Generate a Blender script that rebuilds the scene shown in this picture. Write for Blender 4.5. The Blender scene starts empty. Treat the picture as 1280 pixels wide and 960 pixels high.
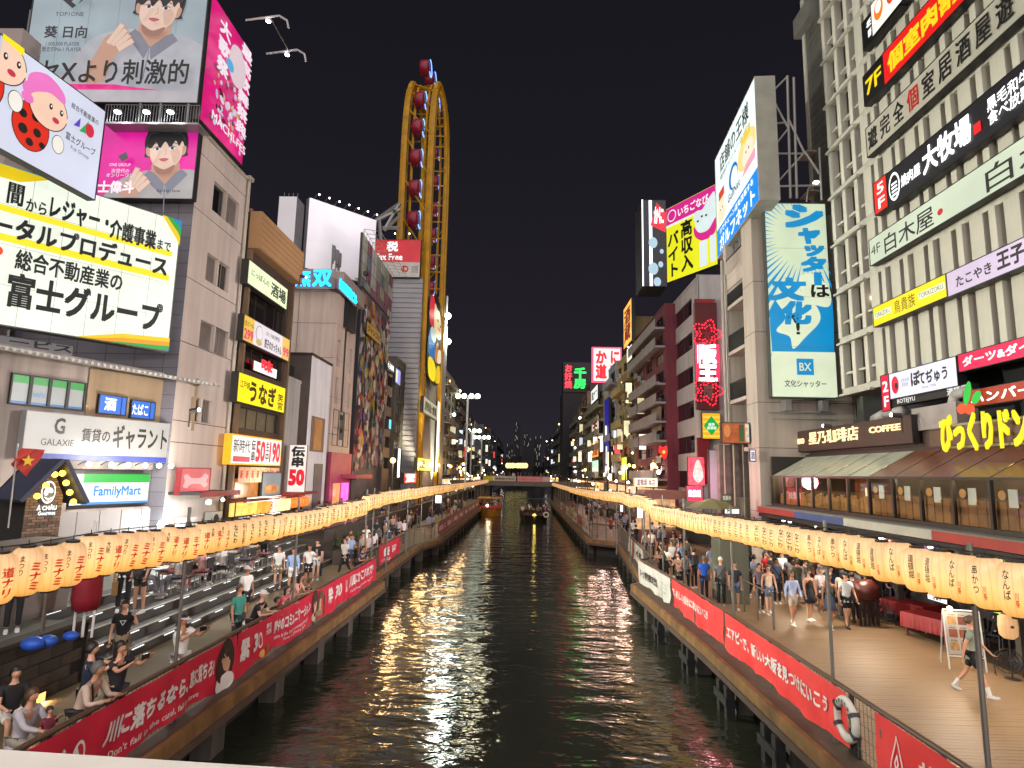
import bpy, bmesh, math, random
from mathutils import Vector, Matrix
random.seed(7)
SC = bpy.context.scene
COL = SC.collection
R = math.radians
# ---------------------------------------------------------------- camera
EYE = Vector((0, 0, 6.3))
F = 770.0
CAM_YAW, CAM_PITCH, CAM_ROLL = math.atan(15/F), math.atan(112/F), 0.02
cd = bpy.data.cameras.new('camera'); CAM = bpy.data.objects.new('camera', cd); COL.objects.link(CAM)
cd.sensor_width = 36; cd.lens = F/1280*36; cd.clip_start = 0.1; cd.clip_end = 4000
CR = Matrix.Rotation(CAM_YAW, 4, 'Z') @ Matrix.Rotation(math.pi/2 + CAM_PITCH, 4, 'X') @ Matrix.Rotation(CAM_ROLL, 4, 'Z')
CAM.matrix_world = Matrix.Translation(EYE) @ CR
SC.camera = CAM
# ---------------------------------------------------------------- sky, moonless city glow, exposure
SUN_EL, SUN_ROT = R(32), R(180)
w = bpy.data.worlds.new('World'); SC.world = w; w.use_nodes = True
nt = w.node_tree; nt.nodes.clear()
out = nt.nodes.new('ShaderNodeOutputWorld'); bg = nt.nodes.new('ShaderNodeBackground'); bg2 = nt.nodes.new('ShaderNodeBackground')
sky = nt.nodes.new('ShaderNodeTexSky'); sky.sky_type = 'NISHITA'; sky.sun_disc = False
sky.sun_elevation = R(-4); sky.sun_rotation = SUN_ROT
add = nt.nodes.new('ShaderNodeAddShader')
tc = nt.nodes.new('ShaderNodeTexCoord'); sp = nt.nodes.new('ShaderNodeSeparateXYZ'); rp = nt.nodes.new('ShaderNodeValToRGB')
nt.links.new(tc.outputs['Generated'], sp.inputs[0]); nt.links.new(sp.outputs[2], rp.inputs[0])
e = rp.color_ramp.elements
e[0].position = 0.0; e[0].color = (0.023, 0.019, 0.025, 1)
e[1].position = 0.6; e[1].color = (0.0085, 0.0078, 0.0115, 1)
m_ = e.new(0.25); m_.color = (0.014, 0.012, 0.018, 1)
nt.links.new(rp.outputs[0], bg2.inputs[0]); bg2.inputs[1].default_value = 1.0
nt.links.new(sky.outputs[0], bg.inputs[0]); bg.inputs[1].default_value = 0.05
nt.links.new(bg.outputs[0], add.inputs[0]); nt.links.new(bg2.outputs[0], add.inputs[1]); nt.links.new(add.outputs[0], out.inputs[0])
sl = bpy.data.lights.new('sun', 'SUN'); sl.energy = 2.4; sl.angle = R(100); sl.color = (1.0, 0.93, 0.92)
so = bpy.data.objects.new('sun', sl); COL.objects.link(so); so.rotation_euler = (R(90-28), 0, R(0))
SC.view_settings.view_transform = 'Standard'; SC.view_settings.look = 'None'
SC.view_settings.exposure = 0.1; SC.view_settings.gamma = 1.0
cy = SC.cycles
try:
    SC.render.engine = 'CYCLES'
    cy.use_denoising = True; cy.denoiser = 'OPENIMAGEDENOISE'; cy.max_bounces = 6; cy.diffuse_bounces = 3; cy.glossy_bounces = 3
    cy.transmission_bounces = 4; cy.sample_clamp_indirect = 4.0; cy.use_light_tree = True; cy.caustics_reflective = False; cy.caustics_refractive = False
except Exception: pass

# ---------------------------------------------------------------- pixel -> place helpers (photo is 1280 x 960)
C3 = CR.to_3x3()
def ray(px, py): return (C3 @ Vector(((px-640)/F, (480-py)/F, -1))).normalized()
def hit(px, py, o, n):
    d = ray(px, py); return EYE + d*((Vector(o)-EYE).dot(n)/d.dot(n))
def onz(px, py, z): return hit(px, py, (0, 0, z), Vector((0, 0, 1)))
def onx(px, py, x): return hit(px, py, (x, 0, 0), Vector((1, 0, 0)))
def ony(px, py, y): return hit(px, py, (0, y, 0), Vector((0, 1, 0)))
class Fr:                      # an upright wall plane: local x along it (to the right as one faces it), y into it, z up
    def __init__(s, x, y, deg):
        s.o = Vector((x, y, 0)); s.rz = R(deg); c, q = math.cos(s.rz), math.sin(s.rz)
        s.u = Vector((c, q, 0)); s.n = Vector((-q, c, 0))
    def p(s, px, py, d=0.0):   # pixel -> (u, z) on the plane d in front of the wall
        h = hit(px, py, s.o - s.n*d, s.n); return ((h-s.o).dot(s.u), h.z)
    def w(s, u, y, z): return s.o + s.u*u + s.n*y + Vector((0, 0, z))
def FL(x): return Fr(x, 0, 90)
def FR(x): return Fr(x, 0, -90)
def FC(y): return Fr(0, y, 0)

# ---------------------------------------------------------------- materials
def lin(c):
    if isinstance(c, str):
        c = [int(c[i:i+2], 16)/255 for i in (0, 2, 4)]
        c = [x/12.92 if x <= .04045 else ((x+.055)/1.055)**2.4 for x in c]
    return tuple(c[:3])
_mats = {}
def M(col, rough=.65, var=.15, scale=1.5, bump=.0, metal=0, bscale=30, streak=0.0):
    k = ('M', str(col), rough, var, scale, bump, metal, bscale, streak)
    if k in _mats: return _mats[k]
    c = lin(col); m = bpy.data.materials.new('surface'); m.use_nodes = True; n = m.node_tree; b = n.nodes['Principled BSDF']
    b.inputs['Roughness'].default_value = rough; b.inputs['Metallic'].default_value = metal
    t = n.nodes.new('ShaderNodeTexCoord'); ns = n.nodes.new('ShaderNodeTexNoise'); ns.inputs['Scale'].default_value = scale; ns.inputs['Detail'].default_value = 6
    n.links.new(t.outputs['Object'], ns.inputs['Vector'])
    r = n.nodes.new('ShaderNodeValToRGB'); a = r.color_ramp.elements
    a[0].position = .3; a[0].color = tuple(max(0, x*(1-var)) for x in c)+(1,)
    a[1].position = .7; a[1].color = tuple(min(1, x*(1+var*.7)) for x in c)+(1,)
    n.links.new(ns.outputs['Fac'], r.inputs['Fac']); last = r.outputs['Color']
    if streak:
        mp = n.nodes.new('ShaderNodeMapping'); mp.inputs['Scale'].default_value = (2.3, 2.3, .16)
        n2 = n.nodes.new('ShaderNodeTexNoise'); n2.inputs['Scale'].default_value = 1.0; n2.inputs['Detail'].default_value = 5
        n.links.new(t.outputs['Object'], mp.inputs[0]); n.links.new(mp.outputs[0], n2.inputs['Vector'])
        r2 = n.nodes.new('ShaderNodeValToRGB'); r2.color_ramp.elements[0].position = .35; r2.color_ramp.elements[1].position = .62
        r2.color_ramp.elements[0].color = (1-streak,)*3+(1,); r2.color_ramp.elements[1].color = (1, 1, 1, 1)
        n.links.new(n2.outputs['Fac'], r2.inputs['Fac'])
        mx = n.nodes.new('ShaderNodeMix'); mx.data_type = 'RGBA'; mx.blend_type = 'MULTIPLY'; mx.inputs[0].default_value = 1
        n.links.new(last, mx.inputs[6]); n.links.new(r2.outputs['Color'], mx.inputs[7]); last = mx.outputs[2]
    n.links.new(last, b.inputs['Base Color'])
    if bump:
        nb = n.nodes.new('ShaderNodeTexNoise'); nb.inputs['Scale'].default_value = bscale; nb.inputs['Detail'].default_value = 4
        bp = n.nodes.new('ShaderNodeBump'); bp.inputs['Strength'].default_value = bump; bp.inputs['Distance'].default_value = .02
        n.links.new(t.outputs['Object'], nb.inputs['Vector']); n.links.new(nb.outputs['Fac'], bp.inputs['Height']); n.links.new(bp.outputs[0], b.inputs['Normal'])
    _mats[k] = m; return m
def E(col, s=1.0, var=.06, scale=.9, light=True):      # something that gives off light: a backlit face, a bulb, a neon tube; on front-lit boards glow replaces lamp light
    k = ('E', str(col), s, var, scale, light)
    if k in _mats: return _mats[k]
    c = lin(col); m = bpy.data.materials.new('lit_surface'); m.use_nodes = True; n = m.node_tree; b = n.nodes['Principled BSDF']
    b.inputs['Base Color'].default_value = tuple(x*.2 for x in c)+(1,); b.inputs['Roughness'].default_value = .35
    b.inputs['Emission Color'].default_value = c+(1,); b.inputs['Emission Strength'].default_value = s
    if var:
        t = n.nodes.new('ShaderNodeTexCoord'); ns = n.nodes.new('ShaderNodeTexNoise'); ns.inputs['Scale'].default_value = scale; ns.inputs['Detail'].default_value = 2
        mr = n.nodes.new('ShaderNodeMapRange'); mr.inputs[1].default_value = .3; mr.inputs[2].default_value = .7; mr.inputs[3].default_value = s*(1-var); mr.inputs[4].default_value = s*(1+var)
        n.links.new(t.outputs['Object'], ns.inputs['Vector']); n.links.new(ns.outputs['Fac'], mr.inputs[0]); n.links.new(mr.outputs[0], b.inputs['Emission Strength'])
    if not light: m.cycles.emission_sampling = 'NONE'
    _mats[k] = m; return m
def glass(col='11161a', rough=.06):
    k = ('G', col, rough)
    if k in _mats: return _mats[k]
    m = bpy.data.materials.new('window_glass'); m.use_nodes = True; b = m.node_tree.nodes['Principled BSDF']
    b.inputs['Base Color'].default_value = lin(col)+(1,); b.inputs['Roughness'].default_value = rough; b.inputs['Specular IOR Level'].default_value = .9
    _mats[k] = m; return m
def clear_glass():
    if 'CG' in _mats: return _mats['CG']
    m = bpy.data.materials.new('clear_glass'); m.use_nodes = True; n = m.node_tree; n.nodes.clear()
    o = n.nodes.new('ShaderNodeOutputMaterial'); g = n.nodes.new('ShaderNodeBsdfGlossy'); t = n.nodes.new('ShaderNodeBsdfTransparent'); x = n.nodes.new('ShaderNodeMixShader')
    f = n.nodes.new('ShaderNodeFresnel'); f.inputs[0].default_value = 1.5; g.inputs['Roughness'].default_value = .02; t.inputs[0].default_value = (.86, .88, .87, 1)
    n.links.new(f.outputs[0], x.inputs[0]); n.links.new(t.outputs[0], x.inputs[1]); n.links.new(g.outputs[0], x.inputs[2]); n.links.new(x.outputs[0], o.inputs[0])
    _mats['CG'] = m; return m

# ---------------------------------------------------------------- mesh builder
_txt = {}
def text_geo(body, ls=1.0, bold=0.0):
    k = (body, ls, bold)
    if k in _txt: return _txt[k]
    t = bpy.data.curves.new('t', 'FONT'); t.body = body; t.size = 1; t.resolution_u = 2; t.align_x = 'CENTER'; t.space_line = ls; t.fill_mode = 'FRONT'
    o = bpy.data.objects.new('t', t); COL.objects.link(o)
    dg = bpy.context.evaluated_depsgraph_get(); dg.update(); me = bpy.data.meshes.new_from_object(o.evaluated_get(dg))
    v = [(a.co.x, a.co.y) for a in me.vertices]; f = [tuple(p.vertices) for p in me.polygons]
    bpy.data.objects.remove(o); bpy.data.curves.remove(t); bpy.data.meshes.remove(me)
    if not v: v = [(0, 0), (.1, 0), (0, .1)]; f = [(0, 1, 2)]
    xs = [a[0] for a in v]; ys = [a[1] for a in v]
    d = bold*.75; x0, y0 = min(xs)-d, min(ys)-d; W = max(max(xs)+d-x0, .01); H = max(max(ys)+d-y0, .01)
    _txt[k] = ([((a-x0)/W, (b-y0)/H) for a, b in v], f, W/H, d/W, d/H)
    return _txt[k]
class MB:
    def __init__(s): s.v = []; s.f = []; s.m = []; s.mats = []; s.T = None
    def mi(s, m):
        if m not in s.mats: s.mats.append(m)
        return s.mats.index(m)
    def add(s, vs, fs, m):
        b = len(s.v)
        if s.T is not None: vs = [tuple(s.T @ Vector(a)) for a in vs]
        s.v += [tuple(a) for a in vs]; i = s.mi(m)
        for f in fs: s.f.append(tuple(b+k for k in f)); s.m.append(i)
        return s
    def box(s, x0, y0, z0, x1, y1, z1, m):
        if x0 > x1: x0, x1 = x1, x0
        if y0 > y1: y0, y1 = y1, y0
        if z0 > z1: z0, z1 = z1, z0
        return s.add([(x0, y0, z0), (x1, y0, z0), (x1, y1, z0), (x0, y1, z0), (x0, y0, z1), (x1, y0, z1), (x1, y1, z1), (x0, y1, z1)],
                     [(3, 2, 1, 0), (4, 5, 6, 7), (0, 1, 5, 4), (1, 2, 6, 5), (2, 3, 7, 6), (3, 0, 4, 7)], m)
    def quad(s, a, b, c, d, m): return s.add([a, b, c, d], [(0, 1, 2, 3)], m)
    def prism(s, pts, y0, y1, m):      # outline in x,z pushed from y0 to y1
        n = len(pts); v = [(x, y0, z) for x, z in pts]+[(x, y1, z) for x, z in pts]
        return s.add(v, [tuple(range(n)), tuple(range(2*n-1, n-1, -1))]+[(i, i+n, (i+1) % n+n, (i+1) % n) for i in range(n)], m)
    def tube(s, p0, p1, r, m, n=8, r1=None, cap=True):
        p0 = Vector(p0); p1 = Vector(p1); d = p1-p0
        if d.length < 1e-6: return s
        d.normalize(); a = d.cross(Vector((0, 0, 1)) if abs(d.z) < .9 else Vector((1, 0, 0))).normalized(); b = d.cross(a)
        r1 = r if r1 is None else r1
        ring = [(math.cos(2*math.pi*i/n), math.sin(2*math.pi*i/n)) for i in range(n)]
        v = [p0+(a*c+b*q)*r for c, q in ring]+[p1+(a*c+b*q)*r1 for c, q in ring]
        f = [(i, (i+1) % n, (i+1) % n+n, i+n) for i in range(n)]
        if cap: f += [tuple(range(n-1, -1, -1)), tuple(range(n, 2*n))]
        return s.add(v, f, m)
    def path(s, pts, r, m, n=6):
        for a, b in zip(pts[:-1], pts[1:]): s.tube(a, b, r, m, n)
        return s
    def lathe(s, prof, m, c=(0, 0, 0), n=16, sx=1, sy=1, flute=0, nf=0):
        v = []; f = []; k = len(prof)
        for r, z in prof:
            for i in range(n):
                a = 2*math.pi*i/n; q = r*(1+flute*(abs(math.cos(a*nf/2))-.6)) if nf else r
                v.append((c[0]+q*sx*math.cos(a), c[1]+q*sy*math.sin(a), c[2]+z))
        for j in range(k-1):
            for i in range(n): f.append((j*n+i, j*n+(i+1) % n, (j+1)*n+(i+1) % n, (j+1)*n+i))
        f.append(tuple(range(n-1, -1, -1))); f.append(tuple((k-1)*n+i for i in range(n)))
        return s.add(v, f, m)
    def ball(s, c, r, m, sz=1, n=10, k=6, sx=1, sy=1):
        return s.lathe([(max(r*math.sin(math.pi*j/k), 1e-4), -r*sz*math.cos(math.pi*j/k)) for j in range(k+1)], m, c, n, sx, sy)
    def text(s, body, x0, z0, x1, z1, y, m, bold=0, ls=1.0, ext=0, slant=0, keep=False):
        v, f, asp, dx, dz = text_geo(body, ls, bold)
        if keep:
            w = (z1-z0)*asp
            if w < x1-x0: c = (x0+x1)/2; x0, x1 = c-w/2, c+w/2
        for i, (a_, b_) in enumerate(((0, 0), (-1, 0), (1, 0), (0, 1), (0, -1), (-1, -1), (1, 1), (-1, 1), (1, -1)) if bold > .05 else ((-1, -1), (1, 1), (-1, 1), (1, -1)) if bold > 0 else ((0, 0),)):
            yy = y-i*max(.0006, (z1-z0)*.0012)
            V = [(x0+(a+a_*dx+slant*(b-.5))*(x1-x0), yy, z0+(b+b_*dz)*(z1-z0)) for a, b in v]
            s.add(V, f, m)
            if ext:
                cnt = {}
                for p in f:
                    for q0, q1 in zip(p, p[1:]+p[:1]):
                        q = (min(q0, q1), max(q0, q1)); cnt[q] = None if q in cnt else (q0, q1)
                n = len(V); s.add(V+[(p, q+ext, r) for p, q, r in V], [(p, q, q+n, p+n) for p, q in (t for t in cnt.values() if t)], m)
        return s
    def mesh(s, smooth=False):
        me = bpy.data.meshes.new('mesh'); me.from_pydata(s.v, [], s.f)
        for m in s.mats: me.materials.append(m)
        me.polygons.foreach_set('material_index', s.m)
        if smooth: me.polygons.foreach_set('use_smooth', [True]*len(me.polygons))
        me.update(); return me
    def build(s, name, parent=None, smooth=False, **kw):
        if not s.v: return None
        o = put(name, s.mesh(smooth), parent)
        for k, v in kw.items(): o[k] = v
        return o
def put(name, me, parent=None, loc=None, rz=0, **kw):
    o = bpy.data.objects.new(name, me); COL.objects.link(o)
    if me is not None: me.name = name
    if parent is not None: o.parent = parent
    if loc is not None: o.location = loc
    if rz: o.rotation_euler = (0, 0, rz)
    for k, v in kw.items(): o[k] = v
    return o
def thing(name, label, cat, loc=(0, 0, 0), rz=0, group=None):
    o = put(name, None, None, loc, rz); o['label'] = label; o['category'] = cat
    if group: o['group'] = group
    return o
def tag(o, label, cat, group=None):
    o['label'] = label; o['category'] = cat
    if group: o['group'] = group
    return o
def setting(name, mb, loc=None, smooth=False):
    o = mb.build(name, None, smooth); o['kind'] = 'structure'
    if loc: o.location = loc
    return o
def dup(o, parent=None):
    c = o.copy(); COL.objects.link(c); c.parent = parent
    for ch in o.children: dup(ch, c)
    return c
def dupat(o, loc, rz=0, label=None):
    c = dup(o); c.location = loc; c.rotation_euler = (0, 0, rz)
    if label: c['label'] = label
    return c
def lamp(name, kind, loc, energy, color=(1, .85, .65), size=.2, parent=None, target=None, spot=None):
    l = bpy.data.lights.new(name, kind); l.energy = energy; l.color = color
    if kind == 'AREA': l.size = size
    else: l.shadow_soft_size = size
    if kind == 'SPOT': l.spot_size = R(spot or 90); l.spot_blend = .6
    o = bpy.data.objects.new(name, l); COL.objects.link(o); o.location = loc
    if target is not None: o.rotation_euler = (Vector(target)-Vector(loc)).to_track_quat('-Z', 'Y').to_euler()
    if parent: o.parent = parent
    return o

# ---------------------------------------------------------------- signs
DARK = M('24211f', .5); STEEL = M('8d8c8a', .45, .1, metal=.6); WHITE = M('c9c7c3', .6); BLACKP = M('100f10', .45)
class Sign:
    """quad = four photo pixels (TL, TR, BR, BL) read on the wall plane fr, d in front of it"""
    def __init__(s, name, label, fr, quad, d=.3, th=.18, face=None, edge=DARK, cat='sign', umax=None, umin=None, rim=.04, group=None):
        q = [fr.p(a, b, d) for a, b in quad]
        s.u0 = (q[0][0]+q[3][0])/2; s.u1 = (q[1][0]+q[2][0])/2; s.z1 = (q[0][1]+q[1][1])/2; s.z0 = (q[2][1]+q[3][1])/2
        if umax is not None: s.u1 = umax
        if umin is not None: s.u0 = umin
        s.W = s.u1-s.u0; s.H = s.z1-s.z0; s.q = q; s.fr = fr; s.d = d
        s.o = thing(name, label, cat, fr.w(s.u0, -d, s.z0), fr.rz, group)
        s.k = 0; s.step = max(.004, .00012*(s.o.location-EYE).length)
        b = MB(); b.box(0, 0.004, 0, s.W, th, s.H, edge); b.build('casing', s.o)
        if face is not None:
            b = MB(); b.quad((rim, 0, rim), (s.W-rim, 0, rim), (s.W-rim, 0, s.H-rim), (rim, 0, s.H-rim), face); b.build('face', s.o)
            if rim > .02:
                b = MB(); r2 = rim*.9
                for a in ((0, 0, s.W, r2), (0, s.H-r2, s.W, s.H), (0, r2, r2, s.H-r2), (s.W-r2, r2, s.W, s.H-r2)): b.box(a[0], -.015, a[1], a[2], .003, a[3], edge)
                b.build('frame', s.o)
        s.L = MB(); s.A = MB(); s.clip = face is not None
    def y(s): s.k += 1; return -s.k*s.step
    def X(s, x): return x*s.W
    def Z(s, z): return z*s.H
    def t(s, body, x0, z0, x1, z1, m, bold=.01, ext=0, ls=1.0, slant=0, keep=False):
        s.L.text(body, s.X(x0), s.Z(z0), s.X(x1), s.Z(z1), s.y()-ext, m, bold, ls, ext, slant, keep); return s
    def r(s, x0, z0, x1, z1, m):
        y = s.y(); s.A.quad((s.X(x0), y, s.Z(z0)), (s.X(x1), y, s.Z(z0)), (s.X(x1), y, s.Z(z1)), (s.X(x0), y, s.Z(z1)), m); return s
    def poly(s, pts, m):
        for ax, lim, sg in ((0, 0.004, 1), (0, .996, -1), (1, 0.004, 1), (1, .996, -1)):
            if not s.clip or not pts: break
            out = []
            for p, q in zip(pts, pts[1:]+pts[:1]):
                a, b = (p[ax]-lim)*sg, (q[ax]-lim)*sg
                if a >= 0: out.append(p)
                if (a >= 0) != (b >= 0): t = a/(a-b); out.append((p[0]+(q[0]-p[0])*t, p[1]+(q[1]-p[1])*t))
            pts = out
        if len(pts) < 3: return s
        y = s.y(); s.A.add([(s.X(a), y, s.Z(b)) for a, b in pts], [tuple(range(len(pts)))], m); return s
    def ell(s, cx, cz, rx, rz, m, n=28, a0=0, a1=360, rot=0):
        pts = []
        for i in range(n if a1-a0 == 360 else n+1):
            a = R(a0+(a1-a0)*i/n); x, z = rx*math.cos(a)*s.W, rz*math.sin(a)*s.H; c, q = math.cos(R(rot)), math.sin(R(rot))
            pts.append((cx+(x*c-z*q)/s.W, cz+(x*q+z*c)/s.H))
        return s.poly(pts, m)
    def curve(s, pts, m, steps=8):       # closed smooth outline through the points
        n = len(pts); o = []
        for i in range(n):
            p0, p1, p2, p3 = pts[i-1], pts[i], pts[(i+1) % n], pts[(i+2) % n]
            for j in range(steps):
                t = j/steps; o.append(tuple(.5*((2*p1[k])+(-p0[k]+p2[k])*t+(2*p0[k]-5*p1[k]+4*p2[k]-p3[k])*t*t+(-p0[k]+3*p1[k]-3*p2[k]+p3[k])*t**3) for k in (0, 1)))
        return s.poly(o, m)
    def line(s, pts, wd, m):             # stroke of width wd (metres)
        y = s.y(); P = [Vector((s.X(a), s.Z(b))) for a, b in pts]
        for a, b in zip(P[:-1], P[1:]):
            if (b-a).length < 1e-6: continue
            n = (b-a).normalized(); t = Vector((-n.y, n.x))*wd/2; a2 = a-n*wd*.3; b2 = b+n*wd*.3
            s.A.add([(p.x, y, p.y) for p in (a2-t, b2-t, b2+t, a2+t)], [(0, 1, 2, 3)], m)
        return s
    def done(s):
        s.A.build('artwork', s.o); s.L.build('lettering', s.o); return s.o
def lights_row(parent, pts, out, m=None, watt=0, color=(1, 1, 1), aim=None):
    """small floodlights on arms; local coordinates of parent"""
    for (x, y, z) in pts:
        a = MB(); a.path([(x, y, z), (x, y-out*.6, z+.25*out), (x, y-out, z+.1*out)], .02, STEEL, 5); la = a.build('lamp_arm', parent)
        b = MB(); b.ball((x, y-out, z+.1*out-.03), .09, m or E('FFFFF0', 14, 0), n=8, k=4); b.build('bulb', la)

# ---------------------------------------------------------------- buildings
def wall_mesh(b, W, H, ops, m, y=0.0, x0=0.0, z0=0.0, reveal=None):
    """wall face at y with openings (x0,z0,x1,z1,depth[,back material]) cut through it, with their reveals"""
    xs = sorted({x0, x0+W} | {min(max(v, x0), x0+W) for o in ops for v in (o[0], o[2])}); zs = sorted({z0, z0+H} | {min(max(v, z0), z0+H) for o in ops for v in (o[1], o[3])})
    for i in range(len(xs)-1):
        if xs[i+1]-xs[i] < 1e-5: continue
        j = 0
        while j < len(zs)-1:
            def op(j):
                cx, cz = (xs[i]+xs[i+1])/2, (zs[j]+zs[j+1])/2
                return any(o[0] < cx < o[2] and o[1] < cz < o[3] for o in ops)
            if op(j) or zs[j+1]-zs[j] < 1e-5: j += 1; continue
            k = j
            while k+1 < len(zs)-1 and not op(k+1): k += 1
            b.quad((xs[i], y, zs[j]), (xs[i+1], y, zs[j]), (xs[i+1], y, zs[k+1]), (xs[i], y, zs[k+1]), m); j = k+1
    for o in ops:
        a, c, e, g, d = o[:5]; rm = reveal or m
        b.quad((a, y, c), (a, y+d, c), (a, y+d, g), (a, y, g), rm); b.quad((e, y+d, c), (e, y, c), (e, y, g), (e, y+d, g), rm)
        b.quad((a, y, c), (e, y, c), (e, y+d, c), (a, y+d, c), rm); b.quad((a, y+d, g), (e, y+d, g), (e, y, g), (a, y, g), rm)
        if len(o) > 5 and o[5] is not None: b.quad((a, y+d, c), (e, y+d, c), (e, y+d, g), (a, y+d, g), o[5])
_win = {}
def window(parent, x0, z0, x1, z1, y, fm=None, gm=None, n=2, m=1, fw=.05, mode=''):
    """window frame with n x m panes, panes are sub-parts"""
    fm = fm or STEEL; gm = gm or glass(); w, h = round(x1-x0, 2), round(z1-z0, 2)
    k = (w, h, fm.name, gm.name, n, m, fw)
    if k not in _win:
        b = MB(); b.box(0, 0, 0, fw, .07, h, fm); b.box(w-fw, 0, 0, w, .07, h, fm); b.box(fw, 0, 0, w-fw, .07, fw, fm); b.box(fw, 0, h-fw, w-fw, .07, h, fm)
        for i in range(1, n): b.box(w*i/n-fw*.4, .005, fw, w*i/n+fw*.4, .065, h-fw, fm)
        for i in range(1, m): b.box(fw, .01, h*i/m-fw*.3, w-fw, .06, h*i/m+fw*.3, fm)
        g = MB(); g.quad((fw*.5, .04, fw*.5), (w-fw*.5, .04, fw*.5), (w-fw*.5, .04, h-fw*.5), (fw*.5, .04, h-fw*.5), gm)
        _win[k] = (b.mesh(), g.mesh())
    o = put('window', _win[k][0], parent, (x0, y, z0)); put('pane', _win[k][1], o); return o
def ac_unit(b, x, y, z, s=1.0, m=None):
    m = m or M('b4b0a8', .6); b.box(x, y, z, x+.8*s, y+.32*s, z+.6*s, m); b.tube((x+.3*s, y-.01, z+.3*s), (x+.3*s, y+.03, z+.3*s), .22*s, M('2a2a2c', .6), 10)
class Bld:
    def __init__(s, name, label, fr, u0, u1, z0, z1, D, m, ops=(), cat='building', side=None, roof=None, parapet=.0, sides=True, top=None):
        s.fr = fr; s.u0 = u0; s.u1 = u1; s.z0 = z0; s.z1 = z1; s.W = u1-u0; s.H = z1-z0
        s.o = thing(name, label, cat, fr.w(u0, 0, z0), fr.rz); b = MB(); W, H = s.W, s.H; sm = side or m
        wall_mesh(b, W, H, ops, m)
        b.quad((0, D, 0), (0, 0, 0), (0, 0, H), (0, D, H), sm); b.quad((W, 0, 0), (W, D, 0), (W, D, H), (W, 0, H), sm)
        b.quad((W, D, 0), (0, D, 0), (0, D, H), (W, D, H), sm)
        s.wall = b.build('wall', s.o)
        b = MB(); b.quad((0, 0, H-.3), (W, 0, H-.3), (W, D, H-.3), (0, D, H-.3), roof or M('4a4846', .9)); 
        c = top or sm
        b.box(-.04, -.05, H, W+.04, .2, H+.18, c); b.box(-.04, D-.2, H, W+.04, D+.04, H+.18, c); b.box(-.04, .2, H, .2, D-.2, H+.18, c); b.box(W-.2, .2, H, W+.04, D-.2, H+.18, c)
        b.build('roof', s.o)
    def lx(s, px, py, d=0): return s.fr.p(px, py, d)[0]-s.u0
    def lz(s, px, py, d=0): return s.fr.p(px, py, d)[1]-s.z0
# ================================================================ SETTING
PZ = 1.4; SZ = 2.6            # promenade and street levels above the water
# ---- water
def water_mat():
    m = bpy.data.materials.new('canal_water'); m.use_nodes = True; n = m.node_tree; b = n.nodes['Principled BSDF']
    b.inputs['Base Color'].default_value = (.022, .024, .016, 1); b.inputs['Roughness'].default_value = .09; b.inputs['IOR'].default_value = 1.33
    b.inputs['Specular IOR Level'].default_value = 1.0
    g = n.nodes.new('ShaderNodeNewGeometry'); last = None
    for sx, sy, sc, st, ds in ((1, 1.0, .7, 1, .026), (1, .8, 2.0, 1, .013), (1, 1, 6, 1, .0022)):
        mp = n.nodes.new('ShaderNodeMapping'); mp.inputs['Scale'].default_value = (sx*.42, sy, 1); mp.inputs['Rotation'].default_value = (0, 0, .12)
        ns = n.nodes.new('ShaderNodeTexNoise'); ns.inputs['Scale'].default_value = sc; ns.inputs['Detail'].default_value = 3; ns.inputs['Distortion'].default_value = .5
        bp = n.nodes.new('ShaderNodeBump'); bp.inputs['Strength'].default_value = st; bp.inputs['Distance'].default_value = ds*4
        n.links.new(g.outputs['Position'], mp.inputs[0]); n.links.new(mp.outputs[0], ns.inputs['Vector']); n.links.new(ns.outputs['Fac'], bp.inputs['Height'])
        if last: n.links.new(last, bp.inputs['Normal'])
        last = bp.outputs[0]
    n.links.new(last, b.inputs['Normal']); return m
b = MB(); WZ = .22; b.quad((-9.5, -30, WZ), (9.5, -30, WZ), (9.5, 600, WZ), (-9.5, 600, WZ), water_mat()); setting('canal_water', b)
b = MB(); gm = M('1f1e1d', .8, .3, .4)
G0 = SZ-.25
for x0, x1, y0, y1 in ((-900, -16, -60, 900), (16, 900, -60, 900)): b.quad((x0, y0, G0), (x1, y0, G0), (x1, y1, G0), (x0, y1, G0), gm)
b.quad((-16, 400, G0), (16, 400, G0), (16, 900, G0), (-16, 900, G0), gm); setting('ground', b)

CONC = M('4c4640', .8, .3, 1.2, .3, streak=.4); DECK_L = M('75684f', .7, .2, .7, .15); FASC = M('7c5a34', .65, .35, 2.5, .2, streak=.35)
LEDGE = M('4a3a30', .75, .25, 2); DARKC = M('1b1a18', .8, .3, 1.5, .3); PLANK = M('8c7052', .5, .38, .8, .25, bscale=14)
LR = [(-6.75, 2), (-6.68, 13), (-6.5, 28.3), (-7.3, 29), (-7.3, 43), (-6.4, 46.5), (-6.25, 118)]     # rail lines; the deck edges run outside them
LE = [(-6.28, 2), (-6.22, 13), (-6.04, 28.4), (-6.86, 29.1), (-6.86, 42.8), (-5.94, 46.4), (-5.8, 118)]
RR = [(6.15, 2), (6.03, 12), (5.97, 18.6), (5.77, 24.5), (5.5, 29.2), (6.2, 30), (7.55, 48), (5.6, 50), (5.6, 118)]
RE = [(5.6, 2), (5.47, 13), (5.4, 19), (5.2, 24.5), (5.02, 29.2), (5.75, 30), (7.05, 47.2), (5.1, 49), (5.1, 118)]
def interp(L, y):
    for (a, ya), (c, yc) in zip(L[:-1], L[1:]):
        if y <= yc: return a+(c-a)*max(0, (y-ya))/(yc-ya)
    return L[-1][0]
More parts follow.
